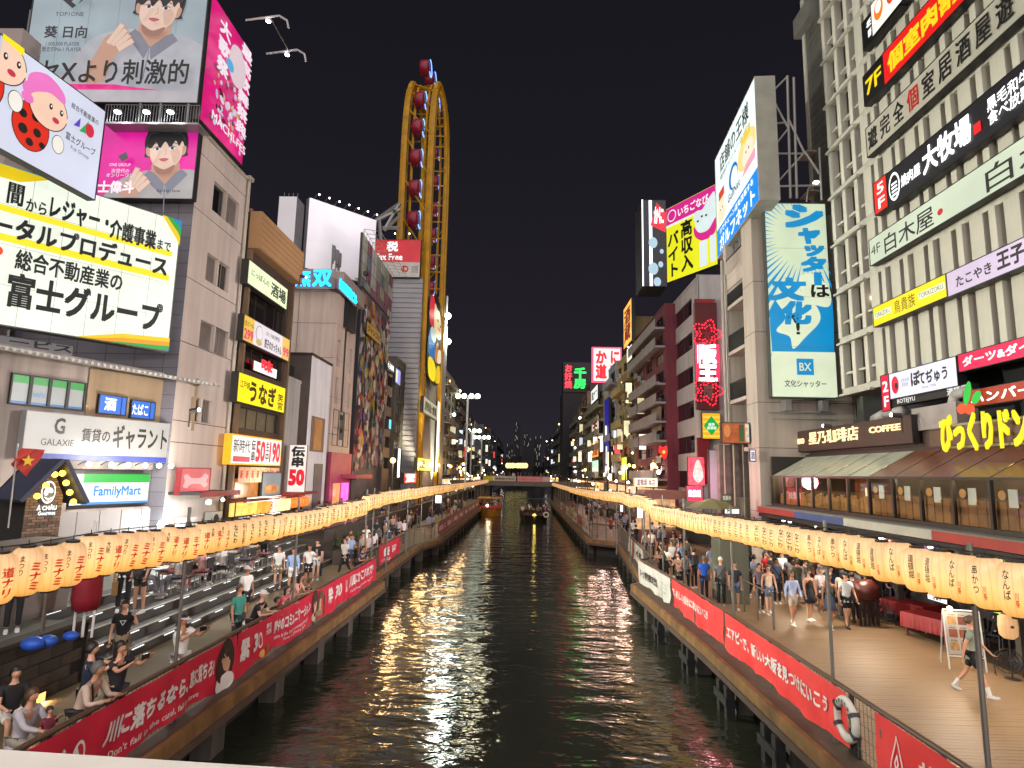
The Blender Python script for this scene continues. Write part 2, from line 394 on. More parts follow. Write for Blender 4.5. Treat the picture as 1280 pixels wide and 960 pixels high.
def promenade(name, E_, R_, back, sgn, dm):
    b = MB()
    for (xa, ya), (xb, yb) in zip(E_[:-1], E_[1:]):
        v = [(xa, ya), (xb, yb), (back, yb), (back, ya)]
        if sgn > 0: v = v
        b.add([(p[0], p[1], PZ) for p in v], [(3, 2, 1, 0) if sgn < 0 else (0, 1, 2, 3)][::-1], dm)
    o = setting(name, b)
    f = MB(); l = MB(); u = MB()
    for (xa, ya), (xb, yb), (ra, _), (rb, _) in zip(E_[:-1], E_[1:], R_[:-1], R_[1:]):
        d = Vector((xb-xa, yb-ya, 0)).normalized(); n = Vector((-d.y, d.x, 0))*(.12 if sgn > 0 else -.12)
        for z0, z1, off in ((PZ-.26, PZ+.03, 0), (PZ-.42, PZ-.262, .35)):
            a = Vector((xa, ya, 0))-n*off*-1; c = Vector((xb, yb, 0))-n*off*-1
            q = [a, c, c-n, a-n]
            q = [a+n*0, c+n*0, c+n, a+n] if False else q
            v = [(p.x, p.y, z0) for p in q]+[(p.x, p.y, z1) for p in q]
            f.add(v, [(0, 1, 2, 3), (7, 6, 5, 4), (0, 4, 5, 1), (1, 5, 6, 2), (2, 6, 7, 3), (3, 7, 4, 0)], FASC if off == 0 else LEDGE)
        l.add([(xa, ya, PZ+.006), (xb, yb, PZ+.006), (rb+.02*sgn, yb, PZ+.006), (ra+.02*sgn, ya, PZ+.006)], [(0, 1, 2, 3) if sgn > 0 else (3, 2, 1, 0)], LEDGE)
        w = .75*sgn
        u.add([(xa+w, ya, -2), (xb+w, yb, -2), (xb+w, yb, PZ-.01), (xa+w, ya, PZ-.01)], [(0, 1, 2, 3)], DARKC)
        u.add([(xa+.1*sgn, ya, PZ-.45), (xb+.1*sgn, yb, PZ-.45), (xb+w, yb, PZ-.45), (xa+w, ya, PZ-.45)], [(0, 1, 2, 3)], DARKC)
    f.build('edge_beam', o); l.build('kerb_ledge', o); u.build('quay_wall', o)
    pm = MB(); pm.box(-.22, -.3, -1.6, .22, .3, PZ-.46, CONC); me = pm.mesh()
    y = 7.5
    while y < 100: put('pier', me, o, (interp(E_, y)+.45*sgn, y, 0)); y += 3.3
    return o
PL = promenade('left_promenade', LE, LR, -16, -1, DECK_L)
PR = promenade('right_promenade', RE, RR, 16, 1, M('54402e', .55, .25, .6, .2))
pm = MB(); pm.box(0, -.066, 0, 1, .066, .014, PLANK); pme = pm.mesh()
y = 6.6; i = 0
while i < 290:
    x0 = interp(RR, y)+.08; o = put('plank', pme, PR, (x0, y, PZ+.006+random.uniform(0, .003))); o.scale = (12.9-x0, 1, 1); y += .14; i += 1
# dark timber fenders below the near right edge
fm_ = MB(); DT = M('1c1b1a', .7, .4, 3, .3)
for a in (-.3, .3): fm_.box(-.09, a-.11, -.8, .12, a+.11, 1.0, DT)
fm_.box(-.14, -.5, .55, -.09, .5, .75, DT); fm_.box(-.14, -.5, .0, -.09, .5, .2, DT); fme = fm_.mesh()
for y in (8.2, 11.4, 14.2, 17.2, 20.6, 24.2):
    o = put('timber_fender', fme, None, (interp(RE, y)-.03, y, 0)); tag(o, 'dark timber fender frame standing in the water under the right deck edge', 'fender', 'timber fenders along the right quay')
# ---- left terrace: wall, platform, lit steps
STONE = M('37322e', .85, .35, 2.0, .5); TERR = M('62665c', .5, .25, .8, .15)
b = MB(); b.quad((-10, 2, SZ+.12), (-10, 14.8, SZ+.12), (-20, 14.8, SZ+.12), (-20, 2, SZ+.12), TERR); b.quad((-10, 14.8, PZ), (-12.4, 14.8, PZ), (-12.4, 14.8, SZ+.12), (-10, 14.8, SZ+.12), STONE)
b.box(-10.3, 2, SZ+.125, -9.93, 14.83, SZ+.2, M('45403a', .8)); pf = setting('terrace_platform', b)
b = MB(); b.quad((-10.03, 2, PZ-.1), (-10.03, 14.8, PZ-.1), (-10.03, 14.8, SZ+.12), (-10.03, 2, SZ+.12), M('1d1b19', .9)); b.build('wall_core', pf)
sm = [MB() for _ in range(3)]
for k, q in enumerate(sm): q.box(0, .006, .006, .04, .62, .25, M(('3b3632', '34302c', '413b36')[k], .85, .3, 3, .5))
sme = [q.mesh() for q in sm]
for r_ in range(5):
    y = 4+(.3 if r_ % 2 else 0)
    while y < 14.2: put('stone', sme[random.randrange(3)], pf, (-10.03+random.uniform(-.008, .008), y, PZ+.01+r_*.262)); y += .626
for px, py in ((107, 847), (50, 873)):
    h = onx(px, py, -9.96); t = thing('wall_light', 'recessed warm light in the dark stone wall, the one '+('nearer the steps' if px == 107 else 'nearer the bridge'), 'light', (-9.96, h.y, h.z), 0, 'wall lights')
    b = MB(); b.box(-.04, -.16, -.13, .015, .16, .13, DARK); b.build('housing', t); b = MB(); b.quad((.02, -.12, -.1), (.02, .12, -.1), (.02, .12, .1), (.02, -.12, .1), E('FFB060', 2.6, 0)); b.build('lens', t)
    lamp('wall_light_glow', 'SPOT', (.08, 0, 0), 14, (1, .62, .28), .06, t, (.9, 0, -.75), 130)
st = thing('terrace_steps', 'x', 'x'); del st['label']; del st['category']; st['kind'] = 'structure'; st.name = 'stairs'
rs = .24; tr = .47
for i in range(5):
    b = MB(); x0 = -10-i*tr; b.box(-20 if i == 4 else x0-tr-.02, 14.83, PZ-.05, x0, 33.5, PZ+(i+1)*rs-.012*0, M('464542', .6, .2, 1.2)); b.box(x0-.09, 14.83, PZ+(i+1)*rs+.002, x0+.012, 33.5, PZ+(i+1)*rs+.012, M('8a867c', .6)); b.build('step', st)
lm = MB(); lm.box(-.012, 0, -.008, .012, .5, .008, E('F4F8FF', 1.6, 0)); lme = lm.mesh()
for i in range(5):
    y = 15.1+(i*.5) % 1.2
    while y < 32:
        if random.random() < .86: put('led_strip', lme, st, (-10-i*tr+.014, y, PZ+(i+1)*rs-.03))
        y += 1.45
b = MB(); b.quad((-12.4, 14.8, SZ+.009), (-20, 14.8, SZ+.009), (-20, 400, SZ+.009), (-12.4, 400, SZ+.009), TERR)
b.box(-12.39, 33.52, PZ, -10.0, 400, SZ+.004, STONE); b.box(-10.5, 33.5, SZ+.006, -10.0, 118, SZ+.5, M('3a332c', .8, .3, 2)); setting('left_street', b)
b = MB(); b.box(10.2, 47, PZ-.1, 40, 400, SZ, M('3a3430', .7, .25, 1)); setting('right_street', b)
# ---- parapet of the bridge the photograph is taken from
a, c = ony(-60, 933, 1.5), ony(395, 962, 1.5)
b = MB(); d = (c-a); wv = Vector((0, .5, 0)); up = Vector((0, 0, -.25)); p = [a, c+d*.2, c+d*.2-wv, a-wv]
b.add([tuple(q) for q in p]+[tuple(q+up) for q in p], [(0, 3, 2, 1), (4, 5, 6, 7), (0, 1, 5, 4), (1, 2, 6, 5), (2, 3, 7, 6), (3, 0, 4, 7)], M('b9b6ae', .5, .1, 3))
tag(b.build('bridge_parapet'), 'pale smooth parapet coping of the bridge at the bottom of the view', 'parapet')

# ---------------------------------------------------------------- railings and poles
RAILW = M('4a3426', .5, .2, 3); RAILM = M('6b655c', .5, .15, 3, metal=.4)
def railing(label, P, Z0, hgt, posts=1.6, wires=4, top=RAILW, topr=.045, post=RAILM, group=None, mesh_infill=True):
    """P list of (x,y)"""
    o = thing('railing', label, 'railing', (P[0][0], P[0][1], Z0), 0, group); O = Vector((P[0][0], P[0][1], 0))
    t = MB(); w_ = MB(); pp = MB(); pp.box(-.025, -.03, 0, .025, .03, hgt, post); pme = pp.mesh()
    for a, c in zip(P[:-1], P[1:]):
        A = Vector((a[0], a[1], 0))-O; B = Vector((c[0], c[1], 0))-O; L = (B-A).length
        t.tube(A+Vector((0, 0, hgt)), B+Vector((0, 0, hgt)), topr, top, 8)
        for k in range(1, wires+1): w_.tube(A+Vector((0, 0, hgt*k/(wires+1))), B+Vector((0, 0, hgt*k/(wires+1))), .008, post, 4, cap=False)
        if mesh_infill:
            m = int(L/.12); 
            for k in range(m):
                q = A.lerp(B, (k+.5)/m); w_.tube(q+Vector((0, 0, .05)), q+Vector((0, 0, hgt-.05)), .006, post, 3, cap=False)
        n = max(1, round(L/posts))
        for k in range(n): q = A.lerp(B, k/n); put('post', pme, o, tuple(q))
    t.build('top_rail', o); w_.build('infill', o, kind='stuff'); return o
def seg(L, y0, y1, n=1): return [(interp(L, y0+(y1-y0)*i/n), y0+(y1-y0)*i/n) for i in range(n+1)]
railing('brown topped railing along the near left deck behind the red banners', seg(LR, 5, 28.2, 6), PZ, 1.1, 1.7)
railing('mesh railing along the set-back part of the left deck', [(-6.5, 28.3), (-7.3, 29), (-7.3, 43), (-6.4, 46.5)], PZ, 1.1, 1.7)
railing('mesh railing along the far left deck with a row of pink banners', seg(LR, 46.6, 112), PZ, 1.1, 3.2, 3, mesh_infill=False)
railing('brown topped railing along the near right deck behind the red banners', seg(RR, 5, 29.2, 8), PZ, 1.1, 1.7)
railing('mesh railing along the set-back part of the right deck', [(5.5, 29.25), (6.2, 30), (7.55, 48), (5.6, 50)], PZ, 1.1, 1.7)
railing('mesh railing along the far right deck with banners on it', seg(RR, 50.1, 112), PZ, 1.1, 3.2, 3, mesh_infill=False)
railing('steel railing on the dark stone wall of the left terrace', [(-10.1, 5), (-10.1, 14.7)], SZ+.2, 1.1, 1.25, 0, RAILM, .03, mesh_infill=False)
railing('glass panelled railing round the grey pier on the right promenade', [(8.3, 21.2), (8.3, 26.6), (9.6, 26.6)], PZ, 1.15, 1.5, 1, RAILM, .025, mesh_infill=False)

# ---------------------------------------------------------------- lanterns on their strings
PAPER = E('FFC681', .92, .05, 3); CAPM = M('1a1512', .5)
def lant_mat():
    m = bpy.data.materials.new('lantern_paper'); m.use_nodes = True; n = m.node_tree; b = n.nodes['Principled BSDF']
    b.inputs['Base Color'].default_value = lin('9A8462')+(1,); b.inputs['Roughness'].default_value = .6
    t = n.nodes.new('ShaderNodeTexCoord'); s_ = n.nodes.new('ShaderNodeSeparateXYZ'); r = n.nodes.new('ShaderNodeValToRGB'); n.links.new(t.outputs['Object'], s_.inputs[0])
    mr = n.nodes.new('ShaderNodeMapRange'); mr.inputs[1].default_value = -.28; mr.inputs[2].default_value = .28; n.links.new(s_.outputs[2], mr.inputs[0]); n.links.new(mr.outputs[0], r.inputs[0])
    e = r.color_ramp.elements; e[0].position = 0; e[0].color = lin('F2A548')+(1,); e[1].position = 1; e[1].color = lin('BE8C5C')+(1,)
    for p, c in ((.25, 'FFC066'), (.5, 'FFC982'), (.8, 'EDB784')): q = e.new(p); q.color = lin(c)+(1,)
    n.links.new(r.outputs[0], b.inputs['Emission Color']); 
    at_ = n.nodes.new('ShaderNodeMath'); at_.operation = 'ARCTAN2'; n.links.new(s_.outputs[1], at_.inputs[0]); n.links.new(s_.outputs[0], at_.inputs[1])
    mu = n.nodes.new('ShaderNodeMath'); mu.operation = 'MULTIPLY'; mu.inputs[1].default_value = 7; n.links.new(at_.outputs[0], mu.inputs[0]); co = n.nodes.new('ShaderNodeMath'); co.operation = 'COSINE'; n.links.new(mu.outputs[0], co.inputs[0])
    ab = n.nodes.new('ShaderNodeMath'); ab.operation = 'ABSOLUTE'; n.links.new(co.outputs[0], ab.inputs[0]); m2 = n.nodes.new('ShaderNodeMapRange'); m2.inputs[1].default_value = 0; m2.inputs[2].default_value = .45; m2.inputs[3].default_value = .74; m2.inputs[4].default_value = 1.0; n.links.new(ab.outputs[0], m2.inputs[0])
    oi = n.nodes.new('ShaderNodeObjectInfo'); m3 = n.nodes.new('ShaderNodeMapRange'); m3.inputs[3].default_value = .86; m3.inputs[4].default_value = 1.12; n.links.new(oi.outputs['Random'], m3.inputs[0]); m4 = n.nodes.new('ShaderNodeMath'); m4.operation = 'MULTIPLY'; n.links.new(m2.outputs[0], m4.inputs[0]); n.links.new(m3.outputs[0], m4.inputs[1]); n.links.new(m4.outputs[0], b.inputs['Emission Strength'])
    return m
LM = lant_mat(); INKR = M('b8150c', .6, .1); INKK = M('1d140d', .6, .1)
LPROF = [(.085, -.275), (.125, -.266), (.16, -.238), (.187, -.19), (.203, -.11), (.208, 0), (.203, .11), (.187, .19), (.16, .238), (.125, .266), (.085, .275)]
def lrad(z):
    for (r0, z0), (r1, z1) in zip(LPROF[:-1], LPROF[1:]):
        if z <= z1: return r0+(r1-r0)*(z-z0)/(z1-z0)
    return .09
def lantern(kind, side):      # side +1: lettering towards +x
    o = thing('paper_lantern', '', 'lantern'); b = MB(); b.lathe(LPROF, LM, n=28, flute=.045, nf=14); b.build('paper_shade', o, True)
    b = MB(); b.lathe([(.095, .268), (.095, .3)], CAPM, n=12); b.tube((0, 0, .3), (0, 0, .36), .008, CAPM, 4); b.build('top_cap', o)
    b = MB(); b.lathe([(.09, -.295), (.09, -.268)], CAPM, n=12); b.build('bottom_ring', o)
    b = MB()
    def wrap(body, a0, a1, z0, z1, m, bold):
        v, f, _, dx, dz = text_geo(body, .95, bold); V = []; f = f+[tuple(i+len(v) for i in p) for p in f]; j = 0
        v = [(x-dx, z-dz) for x, z in v]+[(x+dx, z+dz) for x, z in v]; nv = len(v)//2
        for x, z in v:
            j += 1
            zz = z0+(z1-z0)*z; a = a0+(a1-a0)*x; r = lrad(zz)*1.035+.004+(.0015 if j > nv else 0)
            V.append((r*math.cos(a), r*math.sin(a), zz))
        b.add(V, f, m)
    c = 0 if side > 0 else math.pi; k = .55 if side > 0 else .55
    def W(body, off, half, z0, z1, m, bold=.02):
        wrap(body, c+off-half, c+off+half, z0, z1, m, bold)
    sh = -.25 if side > 0 else .3
    IR = E('D2301C', .75, 0)
    if kind == 'red': W('ミ\nナ\nミ', sh, .36, -.2, .12, IR, .05); W('ま\nつ\nり', sh-.8, .14, -.02, .2, INKK, .02)
    elif kind == 'red2': W('道\nナ\nリ', sh, .34, -.19, .14, IR, .05); W('大\n阪', sh-.8, .14, .04, .2, INKK, .02)
    elif kind == 'black': W('な\nに\nわ', sh, .3, -.16, .2, INKK, .03)
    elif kind == 'small': W('千\n日\n前', sh, .17, -.2, .2, INKK, .02); W('通\nり', sh+.45, .12, .0, .2, INKR, .02)
    elif kind[:3] == 'mix': W({'mix': '道\n頓\n堀', 'mix2': 'な\nん\nば', 'mix3': '串\nか\nつ'}[kind], sh+.1, .17, -.1, .2, INKK, .02); W('川\n祭', sh+.5, .08, -.17, -.02, IR, .03)
    b.build('lettering', o); return o
def string_line(pts, X):
    q = sorted((h.y, h.z) for h in (onx(a, c, X if not callable(X) else X(a)) for a, c in pts)); return q
LS = string_line([(-30, 722), (20, 715), (63, 705), (139, 689), (232, 677), (300, 663), (373, 652), (455, 633)], -6.65)
LS2 = string_line([(462, 627), (480, 622), (510, 617), (530, 614), (560, 609.5), (590, 605), (610, 601)], -6.65)
RS = string_line([(1310, 741), (1274, 735), (1217, 723), (1141, 705), (1077, 691), (1017, 680), (960, 667), (908, 659), (855, 648), (818, 640)], 5.95)
RS2 = string_line([(812, 632), (802, 626), (790, 625.5), (777, 620.5), (760, 619.5), (740, 617), (721, 613.5), (702, 608.5), (684, 602.5)], 5.95)
def at(S, y):
    if y <= S[0][0]: return S[0][1]
    for a, c in zip(S[:-1], S[1:]):
        if y <= c[0]: return a[1]+(c[1]-a[1])*(y-a[0])/(c[0]-a[0])
    return S[-1][1]
nl = 0; far = MB()
for side, X, A, B2, ynear in ((1, -6.65, LS, LS2, 7.2), (-1, 5.95, RS, RS2, 6.8)):
    kinds = ('red', 'red2', 'black', 'small') if side > 0 else ('mix', 'mix2', 'mix3', 'small', 'black'); first = {k: lantern(k, side) for k in kinds}; used = set()
    y = ynear; i = 0; cab = []; brk = A[-1][0]
    sname = 'left' if side > 0 else 'right'
    while y < 117:
        S = A if y < brk+.1 else B2; z = at(S, y)-.025*math.sin((y % 6)/6*math.pi); x = X+random.uniform(-.015, .015)+(0 if y < 60 else (y-60)*.003*side)
        cab.append((x, y, z+.36))
        if i < 150:
            z += random.uniform(-.045, .008)
            if side > 0: k = random.choice(('red', 'red', 'red2')) if (y < 14.2 or (random.random() < .15 and y < 30)) else ('black' if random.random() < .6 else 'small')
            else: k = random.choice(('mix', 'mix2', 'mix3')) if y < 13 else ('black' if y < 19 else 'small')
            lab = {'red': 'cream paper lantern with large red vertical lettering on the %s bank string', 'black': 'cream paper lantern with bold black vertical lettering on the %s bank string',
                   'small': 'cream paper lantern with small black vertical lettering on the %s bank string', 'red2': 'cream paper lantern with red lettering beginning with a complex kanji on the %s bank string', 'mix': 'cream paper lantern with three black kanji over a small red mark on the %s string', 'mix2': 'cream paper lantern with three black hiragana over a small red mark on the %s string', 'mix3': 'cream paper lantern with black skewer lettering over a red mark on the %s string'}[k] % sname
            if k not in used: o = first[k]; used.add(k)
            else: o = dup(first[k])
            o.scale = (.97, .97, 1.14) if side > 0 else (1.06, 1.06, 1.14); o.location = (x, y, z); o.rotation_euler = (random.uniform(-.07, .07), random.uniform(-.06, .06), random.uniform(-.2, .2)); o['label'] = lab; o['group'] = 'paper lanterns strung along the %s bank' % sname
        else:
            far.lathe([(.1, -.27), (.2, -.15), (.21, .1), (.1, .27)], LM, (x, y, z), 8)
        y += (.415 if side > 0 else .465)+random.uniform(-.008, .008); i += 1
    t = MB(); t.path(cab, .009, CAPM, 4); tag(t.build('lantern_cable'), 'thin black cable that carries the lanterns on the %s bank' % sname, 'cable')
    for k in kinds:
        if k not in used:
            for c in list(first[k].children): bpy.data.objects.remove(c)
            bpy.data.objects.remove(first[k])
o = far.build('lantern_string'); o['kind'] = 'stuff'
pb = MB(); pb.tube((0, 0, 0), (0, 0, 4.1), .035, M('77736c', .4, .1, metal=.6), 8); pb.tube((0, 0, 0), (0, 0, .25), .06, RAILM, 8); pme = pb.mesh()
for X, L_, ys, nm in ((-6.72, LR, (12.6, 18.8, 27.1, 28.4, 31.6, 36.9, 42, 47, 53, 59, 65, 71, 77, 83, 89, 95, 101, 107), 'left'), (6.02, RR, (8.6, 12.6, 18.2, 23.5, 27, 29.6, 31, 35, 40, 45, 50, 56, 62, 68, 74, 80, 86, 92, 98, 104), 'right')):
    for y in ys:
        o = put('lantern_pole', pme, None, (X, y, PZ)); tag(o, 'thin grey steel pole at the %s railing holding up the lantern string' % nm, 'pole', 'lantern poles on the %s bank' % nm)

# ---------------------------------------------------------------- cloth banners on the railings
def banner(label, p, q, z0, z1, base, design, group=None, rip=.034, seed=0):
    """cloth sheet from p to q (x,y) as seen from the canal left to right; design(b, T, W, H) adds print"""
    P = Vector((p[0], p[1], 0)); Q = Vector((q[0], q[1], 0)); W = (Q-P).length; H = z1-z0; rz = math.atan2(Q.y-P.y, Q.x-P.x)
    o = thing('cloth_banner', label, 'banner', (P.x, P.y, z0), rz, group); rnd = random.Random(seed)
    ph = [rnd.uniform(0, 6) for _ in range(6)]
    def disp(x, z):
        k = 1-(z/H)*.75
        return -.03-rip*k*(math.sin(x*2.1+ph[0]+z*1.3)+.7*math.sin(x*5.3+ph[1]-z*3)+.5*math.sin(x*9.7+z*5+ph[2]))-.012*k*math.sin(z*9+x*3+ph[3])
    def edge(x): return .05*math.sin(x*1.7+ph[4])+.025*math.sin(x*4.1+ph[5])
    def zz(x, z): return z if z > H*.6 else z+edge(x)*(1-z/(H*.6))
    nx, nz = max(6, int(W/.12)), 10; b = MB()
    b.add([(W*i/nx, disp(W*i/nx, H*j/nz), zz(W*i/nx, H*j/nz)) for j in range(nz+1) for i in range(nx+1)], [(j*(nx+1)+i, j*(nx+1)+i+1, (j+1)*(nx+1)+i+1, (j+1)*(nx+1)+i) for j in range(nz) for i in range(nx)], base)
    b.build('cloth', o, True)
    b = MB(); design(b, W, H)
    b.v = [(x, disp(x, z)-.02+y, zz(x, z)) for x, y, z in b.v]; b.build('lettering', o)
    return o
def tx(b, body, W, H, x0, z0, x1, z1, m, bold=.02, sl=0): b.text(body, x0*W, z0*H, x1*W, z1*H, 0, m, bold, slant=sl)
def rc(b, W, H, x0, z0, x1, z1, m, y=0):
    n = max(1, int((x1-x0)*W/.12))
    for i in range(n):
        a = x0+(x1-x0)*i/n; c = x0+(x1-x0)*(i+1)/n; b.quad((a*W, y, z0*H), (c*W, y, z0*H), (c*W, y, z1*H), (a*W, y, z1*H), m)
def el(b, W, H, cx, cz, r1, r2, m, y=0, n=20): b.add([(cx*W+r1*math.cos(2*math.pi*i/n), y, cz*H+r2*math.sin(2*math.pi*i/n)) for i in range(n)], [tuple(range(n))], m)
RED1 = M('c01a38', .55, .12, 1.5); RED2 = M('e23c3c', .55, .08, 1.5); BW = M('cfcac2', .6, .08); PW = M('d8d0cc', .6, .05)
def face_print(b, W, H, cx, w, h0, h1, hairc, cloth):      # a plain generic head and shoulders
    z = (h0+h1)/2; S = (h1-h0)*H
    el(b, W, H, cx, z+.08, w*.62, S*.50, M(hairc, .7), -.002); el(b, W, H, cx, h0+.12, w*.6, S*.2, M(cloth, .7), -.004)
    el(b, W, H, cx, z+.02, w*.33, S*.30, M('c99a7f', .6), -.006); el(b, W, H, cx, z+.27, w*.42, S*.14, M(hairc, .7), -.008)
    for s in (-1, 1): el(b, W, H, cx+s*w*.14/W, z+.03, w*.05, S*.02, M('2a1c18', .6), -.009, 8)
    el(b, W, H, cx, z-.13, w*.08, S*.018, M('a8434a', .6), -.009, 8)
def dA(b, W, H):
    a = onx(140, 905, -6.9).y; L = lambda px, py: (onx(px, py, -6.66).y-6)/W
    tx(b, '川に落ちるなら、', W, H, L(130, 900), .36, L(232, 855), .74, PW, .05, .03); tx(b, '恋に落ちろ!', W, H, L(233, 850), .4, L(263, 830), .78, PW, .05)
    tx(b, "Don't fall in the canal, fall in love", W, H, L(138, 905), .1, L(246, 845), .24, PW, .01)
    tx(b, '30', W, H, L(62, 930), .3, L(82, 925), .72, PW, .04); el(b, W, H, L(97, 925), .5, .13, .2, PW); el(b, W, H, L(97, 925), .5, .09, .15, RED1, -.003)
    face_print(b, W, H, L(278, 815), .62, .0, .96, '2c1d18', 'd9d2cd')
y1, y2, y3 = onx(296, 790, -6.62).y, onx(404, 733, -6.56).y, onx(469, 698, -6.5).y
ZB0, ZB1 = PZ+.1, PZ+1.06
banner('crimson banner with white lettering and a printed portrait, nearest on the left railing', (interp(LR, 6)+.04, 6), (interp(LR, y1)+.04, y1-.05), ZB0, ZB1, RED1, dA, seed=1)
def dB(b, W, H):
    tx(b, '緊', W, H, .03, .3, .09, .8, PW, .05); tx(b, '3', W, H, .13, .3, .17, .78, PW, .06); el(b, W, H, .2, .52, .16, .2, PW); el(b, W, H, .2, .52, .1, .14, RED1, -.003)
    tx(b, '粋な\n大阪', W, H, .26, .55, .31, .85, PW, .02); tx(b, '酔やのコミュニケーション', W, H, .34, .42, .8, .8, PW, .05)
    tx(b, 'Sake is the best communication', W, H, .36, .24, .78, .34, PW, .01); tx(b, 'Have a glass here', W, H, .45, .1, .72, .2, PW, .01)
    face_print(b, W, H, .86, .4, .05, .95, '402a20', 'b9a58c'); face_print(b, W, H, .94, .4, .1, .9, '5a4630', '8a7a5c')
    el(b, W, H, .22, .14, .14, .1, M('c9a04c', .6)); el(b, W, H, .28, .16, .1, .1, M('8a6a3c', .6))
banner('crimson cloth banner with two printed figures, middle one of the near left railing', (interp(LR, y1)+.04, y1+.02), (interp(LR, y2)+.04, y2), ZB0, ZB1, RED1, dB, seed=2)
def dC(b, W, H):
    tx(b, '粋', W, H, .05, .3, .13, .85, PW, .05); tx(b, '30', W, H, .17, .32, .28, .8, PW, .05); tx(b, '川\n面', W, H, .32, .35, .36, .8, PW, .02)
    tx(b, '川風にかこまれてや', W, H, .4, .42, .93, .86, PW, .05); tx(b, 'Feel the river breeze with us', W, H, .42, .2, .9, .3, PW, .01)
banner('crimson cloth banner ending at the bend of the left deck', (interp(LR, y2)+.04, y2+.04), (interp(LR, y3)+.04, y3-.05), ZB0, ZB1, RED1, dC, seed=3)
def dS(b, W, H): tx(b, '祭 30', W, H, .2, .3, .8, .8, PW, .05); tx(b, 'OSAKA', W, H, .15, .08, .5, .22, PW, .02)
banner('short crimson banner hung on the mesh railing of the set-back left deck', (-7.25, onx(473, 690, -7.25).y), (-7.25, onx(500, 662, -7.25).y), ZB0, ZB1, RED1, dS, seed=4)
PKB = M('9c3a4a', .6, .2, 2)
for k in range(8):
    ya = 48+k*5.2; banner('faded pink banner on the far left railing with small white print', (interp(LR, ya)+.04, ya), (interp(LR, ya)+.04, ya+4.9), ZB0, ZB1, PKB, lambda b, W, H: (tx(b, '道頓堀 30', W, H, .1, .3, .6, .75, PW, .04), tx(b, '川に', W, H, .68, .3, .9, .75, PW, .04)), 'faded pink banners on the far left railing', seed=10+k)
# right bank, seen from the canal: local x runs towards the camera
def rp(px, py): h = onz(px, py, PZ+1.06); return (h.x-.1, h.y)
def dW(b, W, H): tx(b, 'アーク 期間限定出店', W, H, .05, .3, .66, .66, INKK, .03); [tx(b, s_, W, H, .72, .3+.14*i, .92, .38+.14*i, M('8a8683', .6), .0) for i, s_ in enumerate(('観光船乗場', 'のりば案内', '水都大阪'))]
banner('white cloth banner with black print at the bend of the right deck', rp(801, 700), rp(842, 723), ZB0, ZB1, M('b9b6ae', .6, .1, 2), dW, seed=5)
banner('shorter red banner with a white slogan between the white banner and the long red one', rp(844, 724), rp(909, 764), ZB0, ZB1, RED2, lambda b, W, H: tx(b, 'で、新しい自分に会いにいこう', W, H, .02, .42, .78, .72, PW, .045), seed=6)
banner('long red banner with a white slogan about Osaka beside the lifebuoy', rp(912, 766), rp(1066, 867), ZB0, ZB1, RED2, lambda b, W, H: tx(b, 'エアビーで、新しい大阪を見つけにいこう', W, H, .03, .36, .9, .7, PW, .045), seed=7, rip=.03)
def dD(b, W, H):
    pts = [(.16, .05), (.2, .3), (.27, .6), (.3, .72), (.33, .6), (.4, .3), (.43, .1), (.4, -.02), (.33, .08), (.27, .3), (.3, .42), (.33, .3), (.27, .08), (.2, -.02), (.16, .05)]
    w_ = .028
    for (xa, za), (xb, zb) in zip(pts[:-1], pts[1:]):
        A = Vector((xa*1.35*.9, za*H+.1)); B = Vector((xb*1.35*.9, zb*H+.1)); d = (B-A).normalized(); n = Vector((-d.y, d.x))*w_/2; A -= d*w_*.4; B += d*w_*.4
        b.add([(v.x+.25, 0, v.y) for v in (A-n, B-n, B+n, A+n)], [(0, 1, 2, 3)], PW)
    tx(b, 'ぜいたく', 1, 1, 1.15, .42, 2.6, .72, PW, .04)
banner('red banner with a white looped outline mark, nearest on the right railing', rp(1103, 889), rp(1330, 1040), ZB0, ZB1, RED2, dD, seed=8, rip=.026)
banner('white and brown banner on the mesh railing of the set-back right deck', (interp(RR, 41)-.05, 41), (interp(RR, 33)-.05, 33), ZB0, ZB1, M('a39c92', .7, .25, 1.2), lambda b, W, H: (rc(b, W, H, .3, .0, .42, 1, M('7c4a38', .6)), tx(b, '水都', W, H, .6, .35, .9, .7, INKK, .03)), seed=9)
for k in range(7):
    ya = 52+k*5.5; c = ('a8a39b', '9a5a52', 'b0aca4', '8f8f50', 'a59f98', '98605a', 'aaa59c')[k]
    banner(('pale', 'pinkish', 'white', 'olive', 'cream', 'reddish', 'light grey')[k]+' banner hung on the far right railing', (5.55, ya+5), (5.55, ya), ZB0, ZB1, M(c, .7, .3, 1), lambda b, W, H: (el(b, W, H, .3, .5, .4, .3, INKR), tx(b, 'OSAKA', W, H, .5, .3, .9, .6, INKK, .03)), seed=20+k)
